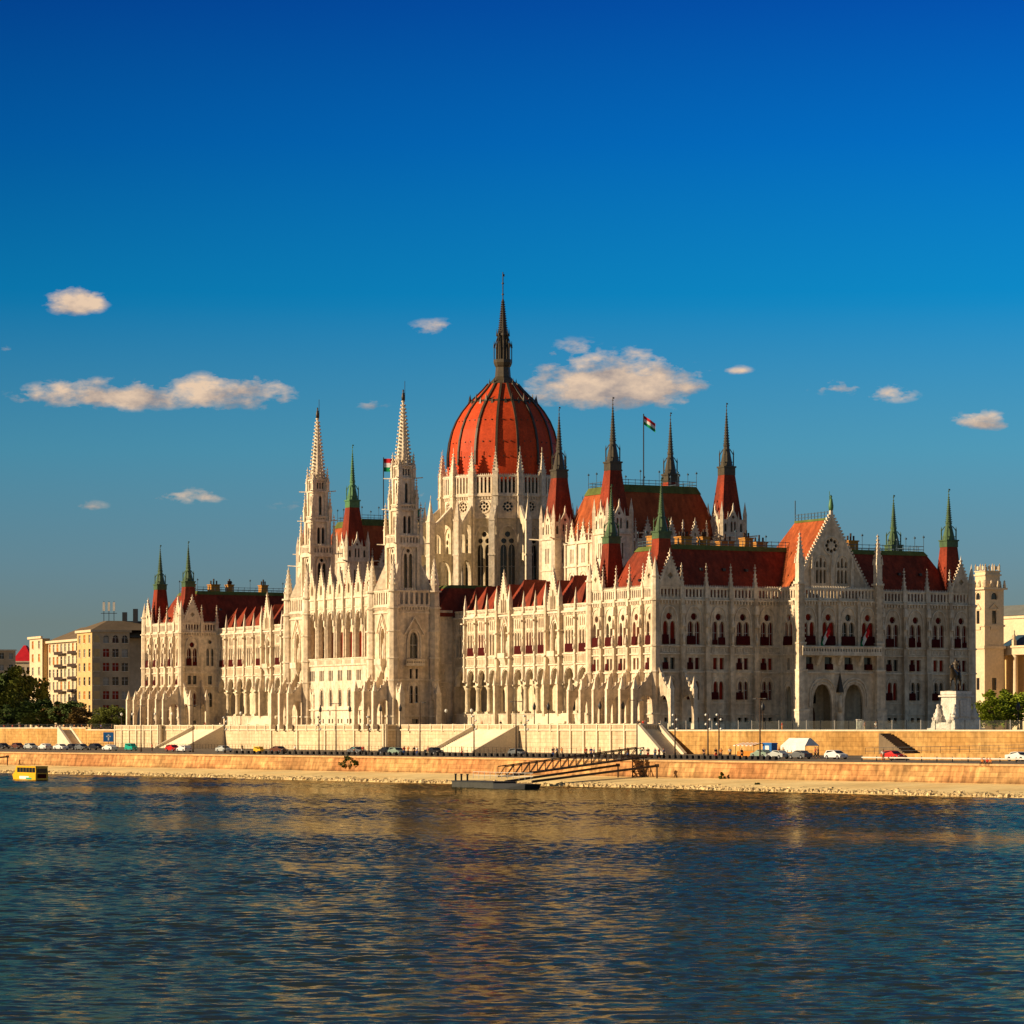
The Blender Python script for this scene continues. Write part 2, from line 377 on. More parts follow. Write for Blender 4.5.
def std_bay(mb, parent, fr, a0, w, awn_side=1, top=True, ground=True, pit=None, rnd=None):
    """a bay of the end blocks: four storeys of windows, parapet"""
    c = a0 + w / 2; mb.fr(*fr); mb.mat('stone')
    holes = [shift(P, c) for P in U_P + M_P + B_P + (G_P if ground else [])]
    mb.wall(R4(a0, a0 + w, 0, 24.6), holes, .55)
    mb.mat('stone_pale')
    hood(mb, [(a + c, z) for a, z in archline(0, 18.4, 23.2, 3.5)], .13, .2)
    if ground: hood(mb, [(a + c, z) for a, z in archline(0, 7.6, 9.9, 2.7)], .10, .15)
    mb.box(a0, a0 + w, 0, .28, 10.65, 10.95); mb.box(a0, a0 + w, 0, .3, 14.1, 14.35); mb.box(a0, a0 + w, 0, .3, 15.55, 15.8)
    mb.box(a0, a0 + w, 0, .35, 0, 1.0); mb.box(a0, a0 + w, 0, .2, 2.7, 2.95); mb.box(a0, a0 + w, 0, .15, 4.9, 5.05)
    for sgn in (-1, 1):
        mb.box(c + sgn * .85 - .7, c + sgn * .85 + .7, 0, .1, 14.5, 15.4)
    mb.mat('stone_niche')
    for i in range(8):
        x = c - 1.45 + .9 * 0 + (i // 4) * 1.7 + (i % 4) * .33; mb.box(x - .07, x + .07, .1, .115, 14.65, 15.3)
    mb.mat('stone_pale')
    corbels(mb, a0, a0 + w, 23.9)
    if top: balustrade(mb, a0, a0 + w, 24.6, 26.9, 7)
    r = random.random() if rnd is None else rnd
    k = random.choice(['curtain_red', 'curtain_dark', 'curtain_dark', 'curtain_dark', 'glass_dark']); av_ = random.choice([0, 0, 1, 2, 2, 3])
    inst('win_up_%s%d' % (k, av_), mk_window_mesh(U_P, .55, k, [[(-1.45, 1.5, 16, 17.7, .3)], [(-.2, 1.55, 16, 17.6, .3)], [(-1.35, -.2, 16, 17.0, .0), (.2, 1.55, 16, 17.8, .32)], [(-1.4, .1, 16, 17.4, .2), (.25, 1.4, 16, 16.9, .1)]][av_]), parent, fr, c)
    k2 = random.choice(['curtain_dark', 'curtain_dark', 'glass_dark', 'curtain_red'])
    r2 = random.random()
    aw = [(.3, 1.45, 11.3, 12.6, .3)] if r2 < .75 else None
    inst('win_mid_%s_%d' % (k2, aw is None), mk_window_mesh(M_P, .55, k2, aw), parent, fr, c)
    if ground:
        k3 = random.choice(['curtain_dark', 'curtain_dark', 'glass_dark', 'curtain_red']); aw = [(.1, 1.5, 5.6, 7.0, .3)] if random.random() < .7 else None
        inst('win_gr_%s_%d' % (k3, aw is None), mk_window_mesh(G_P, .55, k3, aw), parent, fr, c)
    inst('win_base', mk_window_mesh(B_P, .55, 'glass_dark', None, 'basement_window'), parent, fr, c)
def mk_pilaster(w=1.0, d=.7, top=24.6, name='pilaster', statue=True):
    def f():
        mb = MB().mat('stone')
        mb.box(-w / 2, w / 2, 0, d + .3, 0, 10.8); mb.box(-w / 2 + .08, w / 2 - .08, 0, d, 10.8, 15.6); mb.box(-w / 2 + .14, w / 2 - .14, 0, d - .12, 15.6, top + .2)
        mb.mat('stone_pale'); mb.box(-w / 2 - .1, w / 2 + .1, 0, d + .45, 0, 1.2); mb.box(-w / 2 - .08, w / 2 + .08, 0, d + .36, 10.8, 11.05)
        mb.box(-w / 2 - .05, w / 2 + .05, 0, d + .15, 2.7, 2.95)
        if statue:
            mb.box(-.3, .3, d - .12, d + .3, 15.7, 16.0); mb.lathe(0, d + .1, [(.26, 16.0), (.3, 16.6), (.24, 17.4), (.12, 17.6), (.17, 17.85), (.05, 18.05)], 6)
            mb.box(-.36, .36, d - .12, d + .4, 19.3, 19.6); mb.pyr(0, d + .1, .45, 19.6, 21.4)
            mb.box(-w / 2 + .05, w / 2 - .05, 0, d + .2, 21.8, 23.4, .08)
        return mb.build(name)
    return f
PIL = lambda par, fr, a, y=0.0: inst('pil', mk_pilaster(), par, fr, a, y)
PIN = lambda par, fr, a, y=-.05, z=24.6, h=6.2: inst('pin%.1f' % h, mk_pinnacle(h), par, fr, a, y, z)
GAB = lambda par, fr, a, z=26.9, w=4.9, h=5.6, hole='diamond', y=-.05: inst('gab%.1f%.1f%s' % (w, h, hole), mk_gable(w, h, hole), par, fr, a, y, z)
BUT = lambda par, fr, a, L=5.0: inst('but%.1f' % L, mk_buttress(L), par, fr, a)

EB = 26.3; WID = 71.6
def roof_trunc(name, v0, v1, u0, u1, z0, z1, i0, i1, parent=PAL, mat='roof_tile', strip=1.5, rail=True):
    """steep hipped roof cut flat, green copper strip and iron cresting on top"""
    mb = MB().mat(mat); e = strip
    t = (z1 - e - z0) / (z1 - z0)
    A = [(v0, u0), (v1, u0), (v1, u1), (v0, u1)]; ins = [(i0, i1), (-i0, i1), (-i0, -i1), (i0, -i1)]
    T = [(p[0] + d[0], p[1] + d[1]) for p, d in zip(A, ins)]
    Mid = [(p[0] + d[0] * t, p[1] + d[1] * t) for p, d in zip(A, ins)]
    mb.hexa([(*p, z0) for p in A], [(*p, z1 - e) for p in Mid])
    mb.mat('copper_green')
    mb.hexa([(p[0] - .15 * (1 if i in (0, 3) else -1), p[1] - .15 * (1 if i in (0, 1) else -1), z1 - e) for i, p in enumerate(Mid)], [(*p, z1) for p in T])
    o = mb.build(name, parent)
    if rail:
        mb = MB().mat('railing_blue')
        for i in range(4):
            (x0, y0), (x1, y1) = T[i], T[(i + 1) % 4]
            for z in (.35, 1.0): mb.bar((x0, y0, z1 + z), (x1, y1, z1 + z), .07)
            n = max(2, int(math.hypot(x1 - x0, y1 - y0) / 1.6))
            for k in range(n):
                t = k / n; mb.bar((x0 + (x1 - x0) * t, y0 + (y1 - y0) * t, z1), (x0 + (x1 - x0) * t, y0 + (y1 - y0) * t, z1 + 1.15), .06)
            for k in range(4):
                t = k / 4; x, y = x0 + (x1 - x0) * t, y0 + (y1 - y0) * t; mb.bar((x, y, z1), (x, y, z1 + 3.2), .05); mb.box(x - .16, x + .16, y - .16, y + .16, z1 + 2.7, z1 + 3.0)
        mb.build('ridge_railing', o)
    return o
def mk_iron_spire(hr, h, mat, r=1.35):
    """iron flèche: gallery cage, tapering ribbed cone, balls and vane"""
    def f():
        mb = MB().mat(mat)
        mb.box(-r, r, -r, r, 0, hr * .45); mb.box(-r * 1.12, r * 1.12, -r * 1.12, r * 1.12, hr * .45, hr * .55)
        for i in range(4):
            a = PI / 4 + i * PI / 2; x, y = r * 1.35 * math.cos(a), r * 1.35 * math.sin(a)
            x *= .82; y *= .82; mb.bar((x, y, hr * .5), (x, y, hr * 1.3), .13); mb.bar((x, y, hr * 1.25), (x * .5, y * .5, hr * 1.6), .11); mb.pyr(x, y, .17, hr * 1.25, hr * 1.6); x2, y2 = r * .95 * math.cos(a + PI / 4), r * .95 * math.sin(a + PI / 4); mb.bar((x, y, hr * .8), (-y, x, hr * .8), .07)
        mb.pyr(0, 0, r * 1.0, hr * .55, h * .40, 8, r * .42, PI / 8)
        mb.pyr(0, 0, r * .52, h * .40, h * .42, 8, r * .52, PI / 8)
        mb.pyr(0, 0, r * .42, h * .42, h * .9, 8, .07, PI / 8)
        n = 12
        for k in range(n):
            t = k / n; z = h * .43 + h * .45 * t; rr = r * .42 * (1 - t) + .07
            for i in range(4):
                a = PI / 4 + i * PI / 2; mb.box(rr * math.cos(a) - .07, rr * math.cos(a) + .07, rr * math.sin(a) - .07, rr * math.sin(a) + .07, z, z + .16)
        mb.bar((0, 0, h * .88), (0, 0, h), .06)
        for z in (h * .9, h * .955): mb.lathe(0, 0, [(.02, z - .2), (.2, z), (.02, z + .2)], 6)
        mb.box(-.02, .35, -.03, .03, h - .35, h - .05)
        return mb.build('spire')
    return f
def corner_spire(v, u, kind='small'):
    mb = MB().mat('roof_tile')
    if kind == 'small':
        mb.fr(v, u, 0); mb.pyr(0, 0, 3.1, 25.4, 36.0, 4, 1.75)
        mb.mat('stone_pale'); mb.box(-2.5, 2.5, -2.5, 2.5, 24.2, 25.4)
        o = mb.build('corner_spire', PAL)
        inst('sp_small', mk_iron_spire(2.6, 11.6, 'spire_dark_green', 1.32), o, (0, 0, 0), v, u, 36.0)
    else:
        mb.fr(v, u, 0); mb.pyr(0, 0, 3.5, 43.0, 53.2, 4, 1.85)
        o = mb.build('turret_roof', PAL)
        inst('sp_' + kind, mk_iron_spire(3.4, 15.2, kind, 1.35), o, (0, 0, 0), v, u, 53.2)
    return o
surf('spire_bronze', (.055, .042, .022), .5, .25, .5, .2, 2.0)
surf('spire_dark_green', (.05, .10, .035), .55, .25, .5, .2, 2.0)

def chimney(parent, v, u, z0, z1, w=3.0, d=1.6):
    mb = MB().mat('chimney_brick'); mb.box(-w / 2, w / 2, -d / 2, d / 2, z0, z1); mb.box(-w / 2 - .15, w / 2 + .15, -d / 2 - .15, d / 2 + .15, z1, z1 + .25)
    mb.mat('steel_brown')
    for i in range(3): x = -w / 2 + .4 + i * (w - .8) / 2; mb.lathe(x, 0, [(.2, z1 + .25), (.22, z1 + 1.2 + (i % 2) * .5)], 6)
    mb.build('chimney', parent, (v, u, 0))

def corner_turret(parent, fr, a, y=0.0, h0=26.9, key='ct'):
    def f():
        mb = MB().mat('stone'); mb.pyr(0, 0, .95, 0, 24.6, 8, .85, PI / 8); mb.mat('stone_pale')
        for z in (2.8, 10.8, 15.6, 24.2): mb.pyr(0, 0, 1.12, z, z + .3, 8, 1.12, PI / 8)
        mb.pyr(0, 0, .8, 24.6, 28.6, 8, .75, PI / 8); mb.pyr(0, 0, .95, 28.6, 28.9, 8, .95, PI / 8); mb.pyr(0, 0, .72, 28.9, 32.6, 8, 0, PI / 8)
        return mb.build('corner_turret')
    return inst(key, f, parent, fr, a, y)

def end_block(u0, south):
    mb = MB(); blk = MB().mat('stone').build('end_block', PAL)      # parent first, mesh filled in below
    bw = EB / 5; fw = frame_w(0, u0)
    for i in range(5):
        std_bay(mb, blk, fw, i * bw, bw, rnd=.1)
    for i in range(6):
        a = min(max(i * bw, .35), EB - .35)
        if i in (0, 5): corner_turret(blk, fw, a, .15)
        else: PIL(blk, fw, a)
        BUT(blk, fw, a)
        if 0 < i < 5: PIN(blk, fw, a)
    for a in (bw / 2, EB - bw / 2): GAB(blk, fw, a, w=4.6)
    plain = lambda fr, a0, a1: (mb.fr(*fr), mb.mat('stone'), mb.wall(R4(a0, a1, 0, 24.6), [], .4), mb.mat('stone_pale'), corbels(mb, a0, a1, 23.9), balustrade(mb, a0, a1, 24.6, 26.9, int((a1 - a0) * 1.35)))
    if south:
        fs = frame_s(WID, 0.0); m0 = 26.9
        rz = [WID - 26.9, WID - 44.7]
        # western half, eastern half (a counts from the east end)
        for side in (0, 1):
            for i in range(5):
                v0 = i * m0 / 5 if side == 0 else 44.7 + i * m0 / 5
                std_bay(mb, blk, fs, WID - v0 - m0 / 5, m0 / 5)
                vb = v0 if side == 0 else v0 + m0 / 5
                if (side == 0 and i > 0) or (side == 1 and i < 4):
                    PIL(blk, fs, WID - vb); PIN(blk, fs, WID - vb)
        BUT(blk, fs, WID - .4); BUT(blk, fs, WID - 5.45)
        corner_turret(blk, fs, .35, .15)
        for v in (2.8, WID - 2.8): GAB(blk, fs, WID - v, w=4.9)
        # portal block
        pr = 7.0; por = MB().mat('stone').build('entrance_portal', PAL); mp_ = MB()
        fp = frame_s(44.7, -pr); pw = 17.8; qw = pw / 4
        mp_.fr(*fp); mp_.mat('stone')
        holes = []
        for i in range(4):
            c = qw * (i + .5)
            holes += [shift(P, c) for P in U_P] + [rect(c, 11.3, 13.7, 1.7)]
        big = [5.35, 12.45]
        for c in big: holes.append(lancet(c, 0.02, 8.6, 4.3))
        mp_.wall(R4(0, pw, 0, 24.6), holes, .6)
        mp_.mat('stone_pale')
        for c in big: hood(mp_, archline(c, 4.2, 9.7, 5.8), .16, .25); hood(mp_, archline(c, 4.2, 9.1, 5.0), .12, .2)
        for i in range(4):
            c = qw * (i + .5); hood(mp_, archline(c, 18.4, 23.2, 3.3), .12, .2)
            k = 'curtain_red' if i != 1 else 'glass_dark'
            inst('win_up_' + k, mk_window_mesh(U_P, .55, k, [(-1.45, 1.5, 16, 17.7, .3)]), por, fp, c)
            inst('win_portal', mk_window_mesh([rect(0, 11.3, 13.7, 1.7)], .55, 'glass_dark', [(-.95, .4, 11.3, 12.4, .25)]), por, fp, c)
            if i: mp_.fr(*fp); mp_.box(qw * i - .25, qw * i + .25, 0, .4, 14.4, 24.4); mp_.pyr(qw * i, .3, .45, 24.4, 25.6)
        corbels(mp_, 0, pw, 23.9); balustrade(mp_, 0, pw, 24.6, 26.9, 24, cren=True)
        mp_.box(0, pw, 0, 1.5, 14.0, 14.4)
        balustrade(mp_, 0, pw, 14.4, 15.8, 30, 1.5, False)
        for c in (4.2, 8.9, 13.6): mp_.hexa([(c - .3, 0, 12.2), (c + .3, 0, 12.2), (c + .3, .3, 12.2), (c - .3, .3, 12.2)], [(c - .3, 0, 14), (c + .3, 0, 14), (c + .3, 1.4, 14), (c - .3, 1.4, 14)])
        mp_.box(0, pw, 0, .25, 10.6, 10.9)
        # niche statue between arches
        mp_.mat('stone'); mp_.box(8.3, 9.5, 0, .6, 0, 3.2); mp_.lathe(8.9, .7, [(.42, 3.2), (.48, 4.4), (.36, 5.4), (.16, 5.7), (.25, 6.1), (.05, 6.5)], 8); mp_.mat('bronze_dark'); mp_.pyr(8.9, .6, .75, 7.0, 7.8, 4, .6); mp_.pyr(8.9, .6, .6, 7.8, 11.0)
        # porch interior
        mp_.mat('stone_niche'); mp_.mat('stone_drum'); mp_.box(.6, pw - .6, -5.0, -4.8, 0, 10.2); mp_.mat('stone_niche'); mp_.box(.6, pw - .6, -4.8, -.7, 9.6, 9.8); mp_.box(8.6, 9.2, -4.8, -.7, 0, 9.6)
        mp_.mat('timber_door'); mp_.poly(lancet(big[1] - .2, 0, 4.6, 2.2), [], lambda a, z: (a, -4.75, z)); mp_.poly(lancet(big[0], 0, 4.6, 2.0), [], lambda a, z: (a, -4.75, z)); mp_.mat('glass_dark'); mp_.poly(lancet(big[1] - .2, 4.9, 8.2, 2.6), [], lambda a, z: (a, -4.74, z)); 
        # west and east side of the portal
        for vv, an, aa in ((26.9, WEST, -pr), (44.7, EAST, 0.0)):
            frp = (vv, -pr, WEST) if an == WEST else (vv, 0, EAST)
            mp_.fr(*frp); mp_.mat('stone'); c = pr / 2 + .2
            mp_.wall(R4(0, pr, 0, 24.6), [shift(P, c) for P in U_P] + [rect(c, 11.3, 13.5, .9), lancet(c, .02, 8.2, 2.3)], .5)
            mp_.mat('stone_pale'); hood(mp_, archline(c, 4.2, 9.2, 3.3), .14, .2); hood(mp_, archline(c, 18.4, 23.2, 3.4), .12, .2); corbels(mp_, 0, pr, 23.9); balustrade(mp_, 0, pr, 24.6, 26.9, 7)
            mp_.box(0, pr, 0, .3, 14.1, 14.35); mp_.box(0, pr, 0, .3, 10.65, 10.95)
            inst('win_up_curtain_red', mk_window_mesh(U_P, .55, 'curtain_red', [(-1.45, 1.5, 16, 17.7, .3)]), por, frp, c)
        # corner piers
        for i, a in enumerate((.1, pw - .1)):
            def f():
                m_ = MB().mat('stone')
                m_.box(-.95, .95, -.5, 1.5, 0, 11.0); m_.box(-.8, .8, -.5, 1.2, 11, 16.2); m_.box(-.65, .65, -.5, .95, 16.2, 27.5)
                m_.mat('stone_pale'); m_.box(-1.1, 1.1, -.5, 1.75, 0, 3.4); m_.box(-1.2, 1.2, -.5, 1.85, 3.4, 3.8); m_.box(-1.0, 1.0, -.5, 1.6, 11, 11.35); m_.box(-.9, .9, -.5, 1.3, 16.2, 16.5)
                for z in range(17, 28): m_.box(-.8, -.62, .7, 1.1, z, z + .35); m_.box(.62, .8, .7, 1.1, z, z + .35)
                m_.box(-.9, .9, -.7, 1.15, 27.5, 27.9); m_.box(-.6, .6, -.4, .85, 27.9, 31.5)
                for q in ((-.6, -.4), (.6, -.4), (-.6, .85), (.6, .85)): m_.pyr(q[0], q[1], .25, 31.5, 33.2)
                m_.pyr(0, .22, .85, 31.5, 37.6)
                for k in range(8):
                    t = k / 8; r = .85 * (1 - t); z = 31.6 + 6 * t
                    for an_ in range(4): x, y = r * math.cos(PI / 4 + an_ * PI / 2), .22 + r * math.sin(PI / 4 + an_ * PI / 2); m_.box(x - .12, x + .12, y - .12, y + .12, z, z + .25)
                return m_.build('corner_pier')
            inst('cpier', f, por, fp, a, 0)
        # great gable
        g = MB().mat('stone'); g.fr(fp[0], -4.9, SOUTH); gx = pw / 2; k = 8.3; gz = 26.9; gh = 14.0
        hs = [circ(gx + .62 * math.cos(t), gz + 8.3 + .62 * 0, .0, 3) for t in ()]
        for i in range(8):
            t = i * PI / 4; hs.append(circ(gx + 1.05 * math.cos(t), gz + 8.2 + 1.05 * math.sin(t), .40, 6))
        for c in (gx - 2.4, gx + 2.4):
            for q in (-.85, 0, .85): hs.append(lancet(c + q, gz + 1.0, gz + 3.6, .5, 2)); hs.append(lancet(c + q, gz + 4.0, gz + 5.9 - abs(q) * .8, .5, 2))
        g.slab([(gx - k, gz), (gx + k, gz), (gx, gz + gh)], hs, lambda a, z: (a, -.9, z), lambda a, z: (a, -.3, z))
        g.mat('glass_dark'); g.poly([(gx - k * .93, gz), (gx + k * .93, gz), (gx, gz + gh * .93)], [], lambda a, z: (a, -.85, z))
        g.mat('stone_pale'); hood(g, [(gx + 1.75 * math.cos(t * PI / 8), gz + 8.2 + 1.75 * math.sin(t * PI / 8)) for t in range(17)], .14, .1, -.3)
        for c in (gx - 2.4, gx + 2.4): hood(g, archline(c, gz + .9, gz + 6.4, 2.9), .12, .15, -.3)
        for c, zt in ((gx, 6.2), (gx - 4.5, 5.6), (gx + 4.5, 5.6)): g.box(c - .35, c + .35, -.3, .1, gz - .2, gz + zt - 1.8); g.pyr(c, -.05, .45, gz + zt - 1.8, gz + zt + .6)
        for sg in (-1, 1):
            g.bar((gx + sg * k, -.5, gz), (gx, -.5, gz + gh), .34)
            for i in range(24):
                t = (i + .5) / 24; x, z = gx + sg * k * (1 - t), gz + gh * t; g.box(x + sg * .4 - .15, x + sg * .4 + .15, -.7, -.25, z + .05, z + .45)
        g.pyr(gx, -.5, .5, gz + gh - .3, gz + gh + 1.0, 4, .35)
        g.mat('spire_green'); g.lathe(gx, -.5, [(.42, gz + gh + 1.0), (.5, gz + gh + 1.8), (.35, gz + gh + 2.7), (.3, gz + gh + 3.1), (.16, gz + gh + 3.3), (.26, gz + gh + 3.6), (.05, gz + gh + 3.95)], 8); g.bar((gx + .3, -.5, gz + gh + 2.2), (gx + .35, -.5, gz + gh + 4.6), .06)
        g.build('great_gable', por)
        # its roof, ridge running inland
        r = MB().mat('roof_orange'); cv = 35.8; zb = 26.0; zt = gz + gh - .6
        P0 = [(cv - 8.1, -3.7, zb), (cv + 8.1, -3.7, zb), (cv + 8.1, 16, zb), (cv - 8.1, 16, zb)]
        A_, B_ = (cv, -3.7, zt), (cv, 8.5, zt)
        r.quad(P0[0], P0[3], B_, A_); r.quad(P0[1], P0[2], B_, A_); r.tri(P0[3], P0[2], B_); r.tri(P0[0], P0[1], A_)
        r.mat('copper_green'); r.bar((cv, -4.6, zt), (cv, 8.5, zt), .3)
        rr = r.build('gable_roof', PAL)
        r = MB().mat('railing_blue')
        for z in (.7, 1.35): r.bar((cv, -4.4, zt + z), (cv, 8.5, zt + z), .08)
        for i in range(12): u = -4.4 + i * 12.9 / 11; r.bar((cv, u, zt), (cv, u, zt + 1.5), .08)
        r.bar((cv, 8.5, zt), (cv, 8.5, zt + 4.2), .1); r.build('ridge_railing', rr)
        mp_.fr(*fp); me = mp_.build('entrance_portal_tmp'); por.data = me.data; bpy.data.objects.remove(me)
        plain((0, EB, NORTH), 0, 9.7); plain((WID - 9.7, EB, NORTH), 0, 9.7); plain((WID, EB, EAST), 0, EB)
        mb.fr(9.7, EB, NORTH); mb.mat('stone'); mb.wall(R4(0, WID - 19.4, 0, 24.6), [], .4)
    else:
        # south-facing return towards the arcade: a gabled bay and a narrow bay
        fs = frame_s(9.7, u0)
        std_bay(mb, blk, fs, 4.4, 5.3, rnd=.1); GAB(blk, fs, 7.0, w=4.9); BUT(blk, fs, 9.3); BUT(blk, fs, 4.4, 3.6); PIN(blk, fs, 4.4)
        P2 = [lancet(-.6, 16, 20.4, .75), lancet(.6, 16, 20.4, .75), circ(0, 22.0, .5)]
        mb.fr(*fs); mb.mat('stone'); hs = [shift(P, 2.2) for P in P2] + [rect(2.2, 11.3, 13.5, 1.1), lancet(2.2, 5.6, 9.3, 1.3)]
        mb.wall(R4(0, 4.4, 0, 24.6), hs, .5); mb.mat('stone_pale'); corbels(mb, 0, 4.4, 23.9); balustrade(mb, 0, 4.4, 24.6, 26.9, 6); mb.box(0, 4.4, 0, .25, 14.1, 14.35); mb.box(0, 4.4, 0, .25, 10.65, 10.95)
        inst('win_ret', mk_window_mesh(P2 + [rect(0, 11.3, 13.5, 1.1), lancet(0, 5.6, 9.3, 1.3)], .5, 'glass_dark', None), blk, fs, 2.2)
        PIN(blk, fs, .3)
        plain((0, u0 + EB, NORTH), 0, WID); plain((WID, u0 + EB, EAST), 0, EB)
        mb.fr(WID, u0, SOUTH); mb.wall(R4(0, WID - 9.7, 0, 24.6), [], .4)
    mb.fr(0, 0, 0); mb.mat('ground_paving'); mb.quad((.4, u0 + .4, 24.7), (WID - .4, u0 + .4, 24.7), (WID - .4, u0 + EB - .4, 24.7), (.4, u0 + EB - .4, 24.7))
    t = mb.build('tmp'); blk.data = t.data; bpy.data.objects.remove(t)
    rf = roof_trunc('end_roof', 1.3, WID - 1.3, u0 + 1.3, u0 + EB - 1.3, 25.2, 35.2, 5.6, 5.6, strip=.9)
    # dormer hatches and chimneys
    mb = MB().mat('iron_dark')
    for r_ in range(2):
        for i in range(3):
            z = 28.2 + r_ * 0 + 0; y = u0 + 7 + i * 4.6; x = 1.3 + 5.6 * (z - 25.2) / 10; mb.box(x - .35, x + .3, y - .3, y + .3, z, z + .5)
    for i in range(12):
        z = 30.2; x = 7 + i * 5; y = u0 + 1.3 + 5.6 * (z - 25.2) / 10
        if abs(x - 35.8) > 9: mb.box(x - .3, x + .3, y - .35, y + .3, z, z + .5)
    mb.build('skylight', rf)
    for (v, u, w, d) in ((9, 17, 2.0, 2.2), (15, 16, 2.4, 2.6), (19, 15, 1.6, 2), (28, 14, 1.8, 2.2), (45.5, 10, 1.2, 1.2), (47.8, 15, 3.0, 2.2), (51.5, 13, 2.2, 2.2)):
        chimney(rf, v, u0 + u, 34.8, 37.1, w, d)
    for v in (3.1, WID - 3.1):
        for u in (3.7, EB - 3.0): corner_spire(v, u0 + u)
end_block(0, True)
end_block(268 - EB, False)

# ---- arcaded wings
AP = [lancet(q, 15.7, 20.2, .8) for q in (-1.25, 0, 1.25)]; SP = [lancet(q, 21.0, 23.0, .38, 2) for q in (-1.25, -.42, .42, 1.25)]
def mk_column():
    mb = MB().mat('stone_drum'); mb.box(-.8, .8, -.8, .8, 3.2, 3.7); mb.lathe(0, 0, [(.75, 3.7), (.58, 4.0), (.52, 8.2), (.6, 8.3), (.85, 9.0)], 10); mb.box(-.85, .85, -.85, .85, 9.0, 9.3)
    return mb.build('column')
def mk_slim():
    mb = MB().mat('stone_pale'); mb.box(-.28, .28, 0, .55, 10.2, 24.4); mb.box(-.36, .36, 0, .7, 10, 10.4); mb.box(-.36, .36, 0, .68, 13.3, 13.6); mb.box(-.34, .34, 0, .65, 15.3, 15.6)
    mb.lathe(0, .62, [(.2, 16.2), (.24, 16.9), (.1, 17.6), (.14, 17.9), (.03, 18.1)], 6); mb.pyr(0, .4, .42, 18.8, 20.4); mb.box(-.5, .5, 0, 1.1, 22.5, 22.75)
    mb.box(-.26, .26, -.2, .4, 24.4, 26.2); mb.pyr(0, .1, .4, 26.2, 28.9)
    return mb.build('pilaster')
